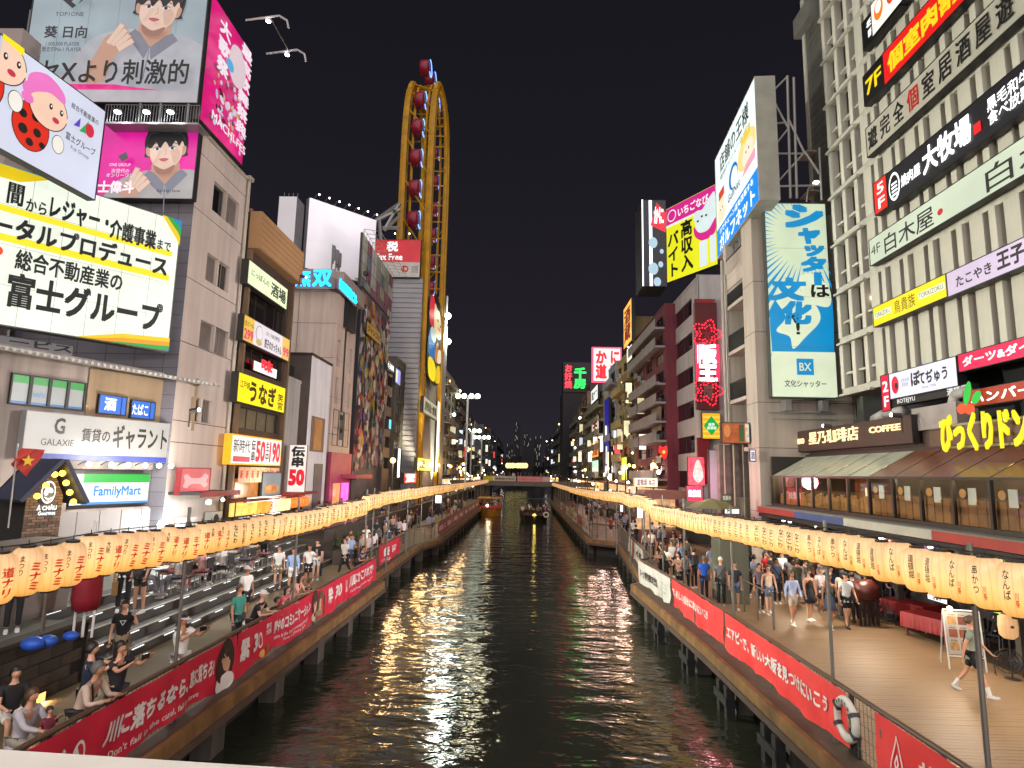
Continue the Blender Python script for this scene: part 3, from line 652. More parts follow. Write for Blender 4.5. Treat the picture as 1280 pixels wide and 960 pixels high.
# lifebuoy on its stand
h = onz(1083, 905, PZ+.55); t = thing('lifebuoy', 'white ring lifebuoy with dark straps hanging on the right railing between two red banners', 'lifebuoy', (interp(RR, h.y)-.09, h.y, PZ+.62), 0)
def torus(b, R_, r_, m, n=28, k=10, ax='x'):
    v = []; f = []
    for i in range(n):
        a = 2*math.pi*i/n
        for j in range(k):
            c = 2*math.pi*j/k; rr = R_+r_*math.cos(c); v.append((r_*.75*math.sin(c), rr*math.cos(a), rr*math.sin(a)))
    for i in range(n):
        for j in range(k): f.append((i*k+j, i*k+(j+1) % k, ((i+1) % n)*k+(j+1) % k, ((i+1) % n)*k+j))
    b.add(v, f, m)
b = MB(); torus(b, .31, .085, M('c3c0b8', .5, .12, 5)); b.build('ring', t, True)
b = MB()
for a in (30, 150, 210, 330):
    c, s_ = math.cos(R(a)), math.sin(R(a)); b.T = Matrix.Translation((0, .31*c, .31*s_)) @ Matrix.Rotation(R(a), 4, 'X'); b.box(-.07, -.092, -.035, .07, .092, .035, M('3a3a3c', .6))
b.T = None; b.build('strap', t)
b = MB()
for i, ch in enumerate('大阪市道頓堀川'):
    a = R(150-i*20); b.T = Matrix.Translation((-.067, .31*math.cos(a)*-1*-1, .31*math.sin(a))) @ Matrix.Rotation(R(-90), 4, 'Z'); b.text(ch, -.035, -.035, .035, .035, 0, INKK, .02)
b.T = None; b.build('lettering', t)
b = MB(); b.box(.09, -.16, -.62, .15, .16, -.2, BLACKP); b.box(.09, -.04, -.3, .14, .04, .5, BLACKP); b.build('stand', t)
# ================================================================ LEFT BANK
K = M('141414', .5, .05); INK = K
def faceboard(s, cx, cz, r, hair='1d1c20', skin='E3C3B0', coat='C9C8CC', tilt=0, em=.75, hand=True, asp=1):
    """a plain invented portrait on a poster: hair, face, neck, collar"""
    Sk = E(skin, em, .05, 1); Sd = E('C99A84', em*.9, .05, 1); Hr = M(hair, .5, .2, 3); Cm = E(coat, em*.8, .15, .8); Cd = E('8E90A0', em*.7, .1); W, H = s.W, s.H
    rx = r/W*asp; rz = r/H
    P = lambda pts: [(cx+(a*math.cos(tilt)-c*math.sin(tilt))*rx, cz+(a*math.sin(tilt)+c*math.cos(tilt))*rz) for a, c in pts]
    s.curve(P([(-2.9, -3.4), (-2.7, -1.9), (-1.6, -1.15), (-.5, -1.0), (.5, -1.0), (1.6, -1.15), (2.6, -1.8), (2.9, -3.4)]), Cm)
    s.curve(P([(-.55, -.5), (-.62, -1.3), (0, -1.75), (.62, -1.3), (.55, -.5)]), Sd)
    s.poly(P([(-.8, -1.0), (-1.1, -1.3), (-.15, -2.3), (0, -1.75), (-.55, -1.15)]), Cd); s.poly(P([(.8, -1.0), (1.1, -1.3), (.15, -2.3), (0, -1.75), (.55, -1.15)]), Cd)
    s.line(P([(0, -1.9), (.02, -3.2)]), .02*r*2, Cd)
    s.curve(P([(-1.02, -.1), (-1.05, .6), (-.75, 1.15), (0, 1.4), (.75, 1.15), (1.05, .6), (1.02, -.1), (.9, -.35), (-.9, -.35)]), Hr)
    s.curve(P([(-.8, .5), (-.84, -.05), (-.66, -.6), (-.3, -.95), (0, -1.03), (.3, -.95), (.66, -.6), (.84, -.05), (.8, .5), (0, .8)]), Sk)
    for q in (-1, 1): s.curve(P([(q*.82, .15), (q*.98, .12), (q*.95, -.2), (q*.8, -.3)]), Sd)
    s.curve(P([(-.9, .2), (-.95, .8), (-.4, 1.25), (.4, 1.25), (.95, .8), (.9, .2), (.78, .42), (.62, .18), (.45, .45), (.2, .12), (-.05, .42), (-.3, .1), (-.5, .4), (-.7, .12)]), Hr)
    for k in range(16): a0 = R(20+k*9.3); s.line(P([(.35*math.cos(a0), .75+.3*math.sin(a0)), (.8*math.cos(a0), .55+.72*math.sin(a0)), (1.0*math.cos(a0), .1+1.0*math.sin(a0))]), .022*r, E('4A4650' if k % 3 else '6A6672', em*.4, 0))
    s.curve(P([(-.5, -.83), (0, -1.05), (.5, -.83), (.3, -1.25), (-.3, -1.25)]), E('A87868', em*.8, 0)); s.curve(P([(.3, -.1), (.6, .0), (.74, -.3), (.5, -.75), (.35, -.45)]), E('D8B09C', em*.95, 0)); s.curve(P([(-.3, -.1), (-.55, .0), (-.7, -.3), (-.5, -.6)]), E('E8C4B2', em, 0))
    Ey = M('20181a', .4, .0); Wh = E('F2EEEC', em*.8, 0)
    for q in (-1, 1):
        s.curve(P([(q*.55, .02), (q*.37, .1), (q*.18, .0), (q*.36, -.08)]), Wh); s.ell(*P([(q*.37, .01)])[0], .08*rx, .08*rz, Ey, 10)
        s.line(P([(q*.2, .04), (q*.37, .12), (q*.56, .04)]), .03*r, Ey); s.line(P([(q*.18, .22), (q*.4, .3), (q*.6, .22)]), .035*r, Hr)
    s.line(P([(.05, -.02), (.1, -.3), (-.02, -.36)]), .03*r, Sd)
    s.curve(P([(-.24, -.56), (0, -.5), (.24, -.56), (0, -.68)]), E('C2556A', em*.9, 0))
    if hand:
        s.curve(P([(-2.3, -3.6), (-1.95, -2.0), (-1.7, -1.5), (-1.1, -1.45), (-1.0, -1.9), (-1.3, -2.6), (-1.5, -3.6)]), Sd)
        for k in range(4): a, c = (-1.62+k*.2, -1.85-k*.05), (-1.25+k*.19, -1.02-k*.22); s.line(P([a, c]), .27*r, Sd); s.line(P([a, (c[0]-.02, c[1]-.02)]), .22*r, Sk)
        s.line(P([(-1.1, -2.1), (-.72, -1.75)]), .22*r, Sk)
XF = -14.0; fB = FL(XF)
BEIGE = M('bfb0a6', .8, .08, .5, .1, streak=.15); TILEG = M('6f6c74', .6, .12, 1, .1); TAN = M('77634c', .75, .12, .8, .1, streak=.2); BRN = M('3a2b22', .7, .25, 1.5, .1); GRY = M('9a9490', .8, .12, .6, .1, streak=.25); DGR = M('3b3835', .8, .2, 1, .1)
# ---- beige office building with three bays of sash windows
u0 = fB.p(228, 400)[0]; u1 = fB.p(296, 400)[0]; zt = fB.p(250, 163)[1]; zb = SZ
u0_beige = u0; W_ = u1-u0; ops = []; wins = []
def wr(q, d=.0):
    p = [fB.p(a, c) for a, c in q]; return ((p[0][0]+p[3][0])/2-u0, (p[2][1]+p[3][1])/2-zb, (p[1][0]+p[2][0])/2-u0, (p[0][1]+p[1][1])/2-zb)
for q in ([(267, 227), (299, 252), (297, 290), (266, 262)], [(259, 314), (287, 335), (285, 366), (257, 350)], [(250, 401), (287, 414), (283, 445), (249, 436)], [(239, 497), (266, 500), (264, 530), (237, 526)]):
    x0, z0, x1, z1 = wr(q); mid = (x0+x1)/2
    for a, c in ((x0, mid-.05), (mid+.05, x1)): wins.append((a, z0, c, z1)); ops.append((a, z0, c, z1, .28))
jt = M('4e4641', .9)
for z in [fB.p(300, y)[1]-zb for y in (305, 385, 455, 538)]: ops.append((0, z, W_, z+.035, .03, jt))
for z in [fB.p(240, y)[1]-zb for y in (180, 555)]: ops.append((0, z, W_, z+.035, .03, jt))
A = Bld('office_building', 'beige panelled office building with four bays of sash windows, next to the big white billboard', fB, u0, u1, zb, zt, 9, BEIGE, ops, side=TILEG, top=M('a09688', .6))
for i, (x0, z0, x1, z1) in enumerate(wins): window(A.o, x0, z0, x1, z1, .14, M('8a8078', .5), glass('15161b') if i in (0, 3, 6) else M('6e6560', .5, .2), 2 if i % 2 else 1)
b = MB(); b.tube((W_-.15, -.1, 0), (W_-.15, -.1, A.H+.25), .09, M('a39a8c', .5), 8); b.box(W_-.35, -.25, A.H+.0, W_+.05, -.05, A.H+.2, M('a39a8c', .5)); b.build('drain_pipe', A.o)
b = MB()
for i in range(40):
    z = .5+i*.55
    if z < A.H-.3: b.box(-.006, .0, z, -.002, 9, z+.02, jt)
for i in range(7): b.box(-.007, .6+i*1.2, 0, -.003, .62+i*1.2, A.H, jt)
b.build('tile_joints', A.o, kind='stuff')
# ---- its ground floor: pink bone sign, awning, clutter, air conditioner
s = Sign('bone_sign', 'small pink lightbox sign with a bone outline below the beige building', FL(-13.8), [(225, 584), (263, 585), (262, 618), (225, 618)], .25, .2, E('D9606A', .8, .15), M('7a1f24', .5))
s.curve([(.15, .5), (.1, .7), (.22, .75), (.35, .62), (.65, .62), (.8, .78), (.92, .66), (.86, .5), (.92, .34), (.8, .25), (.65, .38), (.35, .38), (.22, .25), (.1, .32)], E('F1A6AA', .9, 0)); s.done()
t = thing('shop_awning', 'dark awning with a red edge under the pink bone sign', 'awning', fB.w(u0+.2, 0, SZ+2.6), fB.rz)
b = MB(); b.prism([(0, 0), (3.4, 0), (3.4, .12), (0, .12)], -1.3, 0, M('2b2426', .6)); b.build('cover', t); b = MB(); b.box(0, -1.34, -.08, 3.4, -1.3, .14, E('8c1f2a', .5, .2)); b.build('valance', t)
b = MB(); b.ball((.9, -1.2, -.3), .1, E('F2FFFF', 30, 0)); b.ball((2.1, -1.2, -.25), .07, E('F2FFFF', 18, 0)); b.build('bulb', t)
lamp('awning_light', 'POINT', tuple(fB.w(u0+1.1, -1.5, SZ+2.2)), 90, (.88, 1, .98), .15)
# ---- FamilyMart corner building, turned towards the bridge
fA = Fr(-14.0, 25.9, 70)
q = [fA.p(a, c) for a, c in ((212, 533), (90, 560), (0, 470), (212, 478))]
zr = fA.p(110, 462)[1]; uL = fA.p(72, 620)[0]
CW = M('9a8e86', .75, .12, .8, .1, streak=.3)
x_ = lambda px, py: fA.p(px, py)[0]; z_ = lambda px, py: fA.p(px, py)[1]
U0 = x_(-60, 600); ZB = SZ; fm0, fm1 = fA.p(86, 634), fA.p(191, 592)
opsA = [(fm0[0]-U0-.1, fm0[1]-ZB-.1, fm1[0]-U0+.1, z_(140, 590)-ZB+.1, .35, DARK)]
Bm = Bld('corner_building', 'grey brown two storey corner building carrying the convenience store signs', fA, U0, 0, ZB, z_(150, 462), 12, CW, opsA, roof=M('6b6864', .8), cat='building')
W = Bm.W
b = MB(); b.quad((W+x_(107, 500), -.05, z_(150, 531)-ZB), (W, -.05, z_(150, 531)-ZB), (W, -.05, z_(150, 466)-ZB), (W+x_(107, 500), -.05, z_(150, 466)-ZB), M('8f7a60', .8, .1, .8, .1, streak=.2)); b.build('tan_panel', Bm.o)
b = MB(); ze = z_(110, 458)-ZB
b.add([(W+x_(-60, 440), -1.0, ze-.1), (W+.3, -1.0, ze-.1), (W+.3, 3, ze+.5), (W+x_(-60, 440), 3, ze+.5), (W+x_(-60, 440), -1.0, ze-.02), (W+.3, -1.0, ze-.02), (W+.3, 3, ze+.58), (W+x_(-60, 440), 3, ze+.58)], [(0, 3, 2, 1), (4, 5, 6, 7), (0, 1, 5, 4), (1, 2, 6, 5), (2, 3, 7, 6), (3, 0, 4, 7)], M('8b8780', .6, .1)); b.build('eave', Bm.o)
b = MB()
for i in range(44): x = W-.0-i*.22; b.tube((x, -1.06, ze-.03), (x, -.2, ze+.12), .06, M('b5b2ac', .5, .1), 6)
b.build('corrugated_edge', Bm.o, kind='stuff')
pn = MB(); pw = .82; pn.box(.01, -.05, 0, pw-.015, .0, 1, M('8a8482', .6, .12, 1)); pme = pn.mesh(); zt2 = z_(140, 636)-ZB
for i in range(9):
    o = put('panel', pme, Bm.o, (W-.4-(i+1)*pw, -.005, 0)); o.scale = (1, 1, zt2-.05)
for px0, px1, n in ((14, 103, 4),):
    a, c = fA.p(px0, 465), fA.p(px1, 512); zz0 = z_(60, 508)-ZB; zz1 = z_(60, 474)-ZB; wd = (c[0]-a[0])/4
    for k in range(4):
        x0 = W+a[0]+k*wd+.05; x1 = x0+wd-.1; f = MB(); f.box(x0-.05, -.08, zz0-.05, x1+.05, -.002, zz0, DARK); f.box(x0-.05, -.08, zz1, x1+.05, -.002, zz1+.05, DARK); f.box(x0-.05, -.08, zz0, x0, -.002, zz1, DARK); f.box(x1, -.08, zz0, x1+.05, -.002, zz1, DARK); wo = f.build('window', Bm.o)
        g = MB(); g.quad((x0, -.03, zz0), (x1, -.03, zz0), (x1, -.03, zz1), (x0, -.03, zz1), E('B9BDB9', .45, .15)); h_ = zz1-zz0
        g.quad((x0, -.035, zz1-h_*.27), (x1, -.035, zz1-h_*.27), (x1, -.035, zz1), (x0, -.035, zz1), E('1FA83F', .55, .1)); g.quad((x0, -.035, zz0), (x1, -.035, zz0), (x1, -.035, zz0+.08), (x0, -.035, zz0+.08), E('2E7FC4', .5)); 
        if k == 1: g.text('FamilyMart', x0+.05, zz0+.2, x1-.05, zz0+.45, -.04, E('2E8FD4', .6), .0)
        g.build('pane', wo)
s = Sign('wall_sign', 'long white signboard reading GALAXIE with black lettering, lit from below by small lamps', fA, [(30, 508), (213, 533), (207, 578), (30, 574)], .45, .3, E('CFCDC6', .42, .1, .6), M('8b8988', .5), rim=.02)  # face glows too: part of the lamp light sits in its colour
s.r(0, 0, 1, .13, M('20307e', .5)); s.t('G', .17, .55, .235, .9, K, .03); s.t('GALAXIE', .1, .3, .3, .44, K, .0)
s.t('賃貸の', .345, .42, .54, .72, K, .02); s.t('ギャラント', .56, .3, .985, .86, K, .03); s.done()
lights_row(s.o, [(s.W*k, .02, -.15) for k in (.35, .5, .62, .75, .86, .96)], .55, E('FBFFF0', 12, 0))
for k in (.4, .6, .8, .97): lamp('signboard_light', 'SPOT', tuple(s.o.matrix_basis @ Vector((s.W*k, -.75, -.2))), 34, (1, 1, .86), .08, target=tuple(s.o.matrix_basis @ Vector((s.W*k, 0, .5))), spot=100)
s = Sign('blue_sign', 'small blue lit sign with the white character for sake', fA, [(124, 491), (159, 497), (157.5, 521), (122.5, 516)], .15, .12, E('1F6FE0', .75, .1), DARK); s.t('酒', .2, .2, .62, .85, E('F4F8FF', 1.1, 0), .04); s.r(.78, .03, .82, .97, DARK); s.done()
s = Sign('blue_sign', 'small blue lit tobacco sign in white hiragana, right of the sake sign', fA, [(164, 499), (195, 503), (193, 526), (163, 522)], .15, .12, E('1F6FE0', .75, .1), DARK); s.t('たばこ', .06, .2, .7, .8, E('F4F8FF', 1.1, 0), .03); s.r(.76, .03, .8, .97, DARK); s.done()
s = Sign('store_sign', 'lit FamilyMart sign with a green top band and blue lettering', fA, [(87, 592), (191, 591), (187, 628), (87, 634)], -.1, .2, E('E2EAE8', .95, .04, .5), DARK)
s.r(.14, .7, 1, 1, E('17B03C', .8, .05)); s.r(.14, 0, 1, .1, E('2C8CE0', .85, .05)); s.r(0, 0, .13, 1, E('F2F6F6', .95)); s.t('FamilyMart', .27, .2, .86, .6, E('1C86D8', .85, 0), .03); s.done()
# a light column at the far left edge
b = MB(); xr = ony(20, 100, 22.6).x; b.box(xr-8, 22.6, SZ+8, xr, 24, 24, M('9b8c86', .7, .1, .6)); o = b.build('tower_block'); tag(o, 'plain pinkish wall strip at the upper left edge of the view', 'building')
b = MB(); b.box(ony(24, 100, 24.6).x, 24.6, SZ+10, ony(48, 100, 24.6).x, 26, ony(30, 12, 24.6).z, M('77736f', .7, .1, .6)); o = b.build('tower_block'); tag(o, 'plain grey wall slab showing between the pinkish strip and the top portrait billboard', 'building')
# ---- the big Fuji board
fF = Fr(-13.3, 24.2, 53)
LW = E('EFF6E6', .9, .1, .45); s = Sign('billboard', 'huge white lit billboard with black Japanese lettering and a coloured striped corner', fF, [(0, 200), (228, 280), (209, 441), (0, 405)], .2, .5, LW, M('5a5854', .5), cat='billboard', umin=None, rim=.05)
W0 = s.W; ext = 2.2/W0      # runs on past the frame
s.o.location = fF.w(s.u0-2.2, -s.d, s.z0)
for c in list(s.o.children): bpy.data.objects.remove(c)
s.W += 2.2; f = lambda x: (x*W0+2.2)/s.W
b = MB(); b.box(0, .004, 0, s.W, .5, s.H, M('5a5854', .5)); b.build('casing', s.o); b = MB(); b.quad((.04, 0, .04), (s.W-.04, 0, .04), (s.W-.04, 0, s.H-.04), (.04, 0, s.H-.04), LW); b.build('face', s.o)
YL = E('F4E22A', .9, .03)
for k in range(1, 8): s.r(k/8, .004, k/8+.0016, .996, M('9a9c94', .6))
for k in (.25, .5, .75): s.r(.003, k, .997, k+.002, M('9a9c94', .6))
s.r(f(-.1), .705, f(.955), .745, YL); s.r(f(-.1), .52, f(.95), .565, YL)
for body, x0, z0, x1, z1 in (('間', 0, .76, .08, .9), ('から', .095, .745, .2, .83), ('レジャー・', .215, .74, .54, .89), ('介護事業', .55, .72, .84, .86), ('まで', .85, .735, .94, .81), ('ータルプロデュース', -.05, .545, .93, .69), ('総合不動産業の', .08, .36, .66, .49), ('富士グループ', .06, .12, .93, .34)):
    s.t(body, f(x0), z0, f(x1), z1, K, .03 if z1-z0 < .14 or x0 == .85 else .045)
s.ell(f(-.01), .45, .02, .03, E('E8502A', .9))
for c, o_ in (('F0D020', 0), ('F0A030', .03), ('2FA84F', .06), ('2A78C8', .09)): s.poly([(f(.42+o_*2), .0), (f(1), .0), (f(1), .1-o_), (f(.7), .075-o_)], E(c, .8))
for c, o_ in (('F0D020', 0), ('3AA84A', .03), ('2A88C8', .06)): s.poly([(f(.86+o_), .995), (f(.995), .995), (f(.995), .8+o_*2), (f(.975), .84+o_*2)], E(c, .8))
for c, o_ in (('2A88D8', 0), ('2FB06F', .02), ('F0D020', .04)): s.poly([(0, .995), (f(.2), .995-o_*.2), (f(.05), .95-o_), (0, .93-o_)], E(c, .8))
s.done()
s = Sign('roof_board', 'grey unlit board with a branch name and phone number below the huge white billboard', fF, [(-20, 420), (92, 428), (90, 462), (-20, 455)], -.6, .1, M('77767a', .6, .15, 1), DARK, rim=.02)
s.t('日本橋支店 ▶ 4396-7080', .3, .25, .95, .55, K, .02); s.t('ービス', .25, .7, .98, .98, K, .04); s.done()
fr_ = thing('scaffold_frame', 'dark steel frame holding the huge billboard above the corner building roof', 'frame', fF.w(s.u0-2.2, .6, 0), fF.rz)
b = MB(); zz = s.z0-1.15
for i in range(5):
    x = .4+i*1.15; b.tube((x, 0, zz), (x, 0, zz+1.5), .05, DGR, 5); b.tube((x, 0, zz+.1), (x+1.15, 0, zz+1.2), .03, DGR, 4)
b.tube((0, 0, zz+.6), (5.4, 0, zz+.6), .04, DGR, 5); b.tube((0, 0, zz+1.1), (5.4, 0, zz+1.1), .04, DGR, 5); b.build('strut', fr_)
# ---- mascot board (plain invented child and insect shapes), canal side of the corner building
fL_ = Fr(-13.2, 0, 84.0)
s = Sign('billboard', 'pale blue lit board with two cartoon children in spotted suits above the white billboard', Fr(-14.6, 21.5, 83), [(-12, 34), (131, 137), (122, 240), (-12, 195)], .0, .3, E('D4D8EA', .86, .08, .4), DARK, cat='billboard', rim=.03)
def kid(cx, cz, k, hat):
    H_ = s.H; W2 = s.W; e = lambda a, c, rx, rz, m, **kw: s.ell(cx+a*k/W2, cz+c*k/H_, rx*k/W2, rz*k/H_, m, **kw)
    O = M('1a1618', .5)
    e(.5, -.9, .22, .3, O); e(.5, -.9, .2, .28, E('F2EEE4', .8)); e(-.45, -.85, .62, .75, O); e(-.45, -.85, .59, .72, E('E0301C', .8))
    for a, c, r in ((-.75, -.6, .13), (-.35, -.5, .13), (-.7, -1.05, .15), (-.25, -.95, .13), (-.45, -1.35, .12), (-.05, -1.25, .1)): e(a, c, r, r, O)
    e(0, 0, .68, .66, O); e(0, 0, .65, .63, E('F4CDB4', .85))
    s.curve([(cx+a*k/W2, cz+c*k/H_) for a, c in ((-.7, .1), (-.75, .65), (-.2, 1.0), (.4, .8), (.5, .45), (0, .5), (-.4, .3))], hat)
    e(-.75, .2, .17, .2, hat); e(-.72, -.08, .2, .16, hat)
    for a in (.05, .42): e(a, .1, .06, .1, O); e(a+.01, .12, .025, .04, E('FFFFFF', .8))
    e(.25, -.25, .12, .09, E('C83A50', .8)); e(.62, -.05, .07, .08, E('F4CDB4', .85))
kid(.45, .62, 1.02, E('E878C0', .85)); kid(.03, .78, 1.1, E('F0E020', .9))
s.t('総合不動産業の', .62, .76, .9, .82, K, .01); s.poly([(.66, .6), (.72, .72), (.72, .62)], E('5A48C0', .8)); s.poly([(.72, .58), (.8, .74), (.8, .6)], E('2FA84F', .8)); s.ell(.82, .65, .045, .07, E('D03048', .8)); s.t('富士グループ', .6, .42, .9, .5, K, .01); s.t('Fuji Group', .66, .34, .84, .39, K, .0)
s.done()
# ---- portrait board facing the bridge, and the magenta one under it
fP = FC(u0_beige-.05)
s = Sign('billboard', 'top portrait billboard of a dark haired youth in a pale jacket with magenta underlined handwriting', fP, [(38, -40), (262, -40), (250, 131), (32, 126)], .7, .4, E('A9BAC2', .62, .22, .35), DARK, cat='billboard', rim=.05)  # front-lit board; the lamp light is put into its face as glow
[s.r(k/6, .005, k/6+.0015, .995, M('77808a', .6)) for k in range(1, 6)]; s.r(.005, .005, .995, .2, E('C4BFC6', .62, .15)); s.r(.2, .09, .97, .13, E('E02C86', .85))
faceboard(s, .73, .68, 1.02, tilt=-.12, coat='BFC0C8', em=.72)
s.t('セXより刺激的', .12, .11, .95, .29, K, .02); s.t('葵 日向', .12, .44, .36, .53, M('2b2b33', .5), .03); s.t('1,000,000 PLAYER\n歴史的No.1 PLAYER', .12, .34, .34, .41, M('4a4a55', .5), .01)
s.poly([(.2, .74), (.27, .82), (.31, .78), (.25, .71), (.28, .68), (.26, .66), (.2, .72)], M('2b2b33', .5)); s.poly([(.27, .86), (.33, .74), (.29, .69), (.31, .74), (.28, .8)], M('2b2b33', .5)); s.t('TOP1ONE', .17, .6, .33, .63, M('2b2b33', .5), .0); s.done()
s = Sign('billboard', 'magenta portrait billboard of a youth in a grey hoodie beside the beige building', fP, [(129, 153), (247, 155), (243, 257), (122, 240)], .5, .3, E('E0189A', .8, .25, .5), DARK, cat='billboard', rim=.03)
s.L0 = 0; faceboard(s, .68, .64, .86, coat='B9B4B4', em=.78, tilt=.05); s.t('次世代の\nオンリーワン', .12, .25, .4, .36, E('F0D8E8', .8), .02); s.t('ONE GROUP', .14, .39, .36, .43, E('F0D8E8', .8), .01); s.t('士偉斗', .05, .04, .42, .2, E('F4E4EC', .9), .05); s.t('briler.law', .66, .06, .9, .1, K, .0)
s.poly([(.22, .52), (.3, .58), (.33, .5), (.27, .45)], M('55505a', .5)); s.done()
t = thing('catwalk', 'steel catwalk with a thin railing and three floodlights between the two portrait billboards', 'catwalk', ony(130, 152, u0_beige-1.2))
b = MB(); Wc = ony(248, 152, u0_beige-1.2).x-ony(130, 152, u0_beige-1.2).x; b.box(0, 0, -.08, Wc, .9, 0, STEEL); b.build('deck', t); b = MB()
for i in range(34): b.tube((Wc*i/33, 0, 0), (Wc*i/33, 0, .75), .012, STEEL, 4)
b.tube((0, 0, .75), (Wc, 0, .75), .02, STEEL, 5); b.build('railing', t); b = MB()
for k in (.28, .5, .8): b.tube((Wc*k, .5, 0), (Wc*k, .5, 1.6), .06, STEEL, 6)
b.build('strut', t)
for px in (147, 183, 213):
    h = ony(px, 139, u0_beige-1.3); d_ = MB(); d_.box(h.x-t.location.x-.2, -.2, h.z-t.location.z, h.x-t.location.x+.2, .1, h.z-t.location.z+.08, DARK); fl = d_.build('floodlight', t); d_ = MB(); d_.ball((h.x-t.location.x, -.1, h.z-t.location.z-.04), .14, E('F4FFFF', 9, 0), .4); d_.build('lens', fl)
    lamp('floodlight_beam', 'SPOT', (h.x, h.y-.3, h.z), 60, (.95, 1, 1), .1, target=(h.x, u0_beige-.3, h.z-3), spot=110)
s = Sign('billboard', 'tall magenta side poster with white graffiti lettering on the beige roof, turned to the canal', FL(-13.9), [(266, -20), (313, 75), (304, 206), (249, 152)], .1, .35, E('E01C7C', .72, .2, .6), DARK, cat='billboard', rim=.03)
rn = random.Random(3)
for i in range(60):
    x, z = rn.uniform(.1, .9), rn.uniform(.05, .55); c = rn.choice(('E8E4EC', 'E8A8C8', 'D0D0E8', '8A2048', 'C8C070', '5A2030', 'E0D8E0')); s.ell(x, z, rn.uniform(.02, .06), rn.uniform(.01, .03), E(c, .65, 0), 7, rot=rn.uniform(0, 180))
for i, ch in enumerate('最高歌舞祭典'): s.t(ch, .62, .83-i*.13, .9, .94-i*.13, E('F6E8F2', .8, 0), .05)
for i, ch in enumerate('大歌祭'): s.t(ch, .1, .75-i*.15, .36, .88-i*.15, E('F6E8F2', .8, 0), .05)
s.curve([(.35, .6), (.4, .78), (.6, .82), (.75, .7), (.7, .55), (.5, .5)], E('EAD6DC', .7, 0)); s.ell(.38, .6, .09, .045, E('60B8E8', .7)); s.t('MACHI FES', .1, .05, .9, .12, E('F6E8F2', .8, 0), .03); s.done()
t = thing('floodlight_rig', 'white lamp arms reaching out over the top of the magenta side poster', 'lamp', FL(-13.9).w(fB.p(300, 20)[0], -.2, fB.p(290, 10)[1]), R(90))
b = MB()
for dx in (0, 2.4): b.path([(dx, 0, 0), (dx, -1.6, .25), (dx, -2.0, 0), (dx, -2.1, -.4)], .05, M('aaa6a4', .5), 6)
b.tube((0, -1.2, .1), (2.4, -1.2, .1), .03, STEEL, 5); b.build('arm', t); b = MB()
for dx in (0, 2.4): b.ball((dx, -1.1, -.05), .12, E('FFFFFF', 10, 0), .5)
b.build('bulb', t)
# ---- brown restaurant building with stacked signs
f3 = FL(XF+.15); u0 = fB.p(297, 400)[0]+.1; u1 = fB.p(358, 400)[0]; zt = (f3.p(312, 265)[1]+f3.p(369, 317)[1])/2; zr = lambda px, py: f3.p(px, py)[1]-SZ
ops = []; wl = []
for (a, c, z0, z1) in (((312, 355), (358, 395), None, None), ((308, 430), (355, 460), None, None), ((299, 510), (352, 545), None, None)): pass
W3 = u1-u0
for z0, z1 in ((zr(330, 408), zr(330, 372)), (zr(330, 470), zr(330, 440)), (zr(330, 540), zr(330, 515))): ops.append((.5, z0, W3-.5, z1, .3)); wl.append((.5, z0, W3-.5, z1))
ops.append((.3, .2, W3-.4, zr(310, 592), .5, M('1e1612', .8)))
B3 = Bld('restaurant_building', 'narrow brown restaurant building stacked with white and yellow signs', f3, u0, u1, SZ, zt, 9, BRN, ops, side=M('4d3d30', .8), top=M('8b6b4c', .6))
for i, (x0, z0, x1, z1) in enumerate(wl): window(B3.o, x0, z0, x1, z1, .15, DARK, (glass('1a1613'), glass('1a1613'), M('57503e', .4, .3, 2))[i], 4)
b = MB(); b.box(-.05, -.6, B3.H-1.9, W3+.05, -.02, B3.H+.02, M('9a7550', .6, .1, 1)); 
for i in range(6): b.box(-.06, -.61, B3.H-1.85+i*.31, W3+.06, -.604, B3.H-1.83+i*.31, M('6b4d33', .7))
b.build('cornice', B3.o)
b = MB(); b.box(-.05, -.25, 0, .12, -.01, B3.H-1.95, M('6b5540', .6)); b.box(W3-.25, -.25, 0, W3-.05, -.01, B3.H-1.95, M('5b4836', .6)); b.build('pilaster', B3.o)
s = Sign('lightbox_sign', 'pale green lit sign with brushed black lettering, topmost on the brown restaurant building', f3, [(311, 324), (360, 361), (358, 390), (309, 352)], .45, .35, E('E4F0C4', .95, .12, 1), DARK)
s.t('にっぽんの', .08, .45, .5, .72, K, .01); s.t('酒場', .55, .2, .95, .8, K, .03); s.done()
s = Sign('lightbox_sign', 'white gyoza sign with yellow price ends on the brown restaurant building', f3, [(305, 391), (362, 425), (361, 452), (303, 426)], .5, .3, E('E6DCE2', .85, .05, 1), DARK)
s.r(0, 0, .2, 1, E('E8C050', .85)); s.r(.82, 0, 1, 1, E('E8C060', .85)); s.t('299', .02, .1, .19, .5, E('D83070', .9, 0), .04); s.t('生ビール', .02, .6, .19, .8, K, .01); s.t('99', .84, .15, .98, .55, E('D83070', .9, 0), .04)
s.t('餃子のかっちゃん', .42, .12, .8, .5, K, .03); s.t('ひとくち餃子専門店', .44, .62, .74, .8, K, .01); s.ell(.3, .55, .07, .3, K); s.ell(.3, .55, .065, .28, E('E6DCE2', .85)); s.ell(.3, .2, .06, .13, E('C8B070', .8)); s.done()
s = Sign('neon_sign', 'tiny red and white lit sign in the window gap above the yellow eel sign', f3, [(316, 449), (346, 463), (346, 469), (318, 468)], .2, .1, E('F0F0F0', 1, .1), M('8a1018', .5), rim=.0); s.t('味', .3, .3, .8, 1.6, E('FF2030', 2, 0), .06); s.done()
s = Sign('lightbox_sign', 'bright yellow lit eel sign with thick brushed brown hiragana', f3, [(299, 463), (357, 486), (355, 517), (295, 502)], .5, .35, E('F8E414', 1.0, .05, 1), DARK)
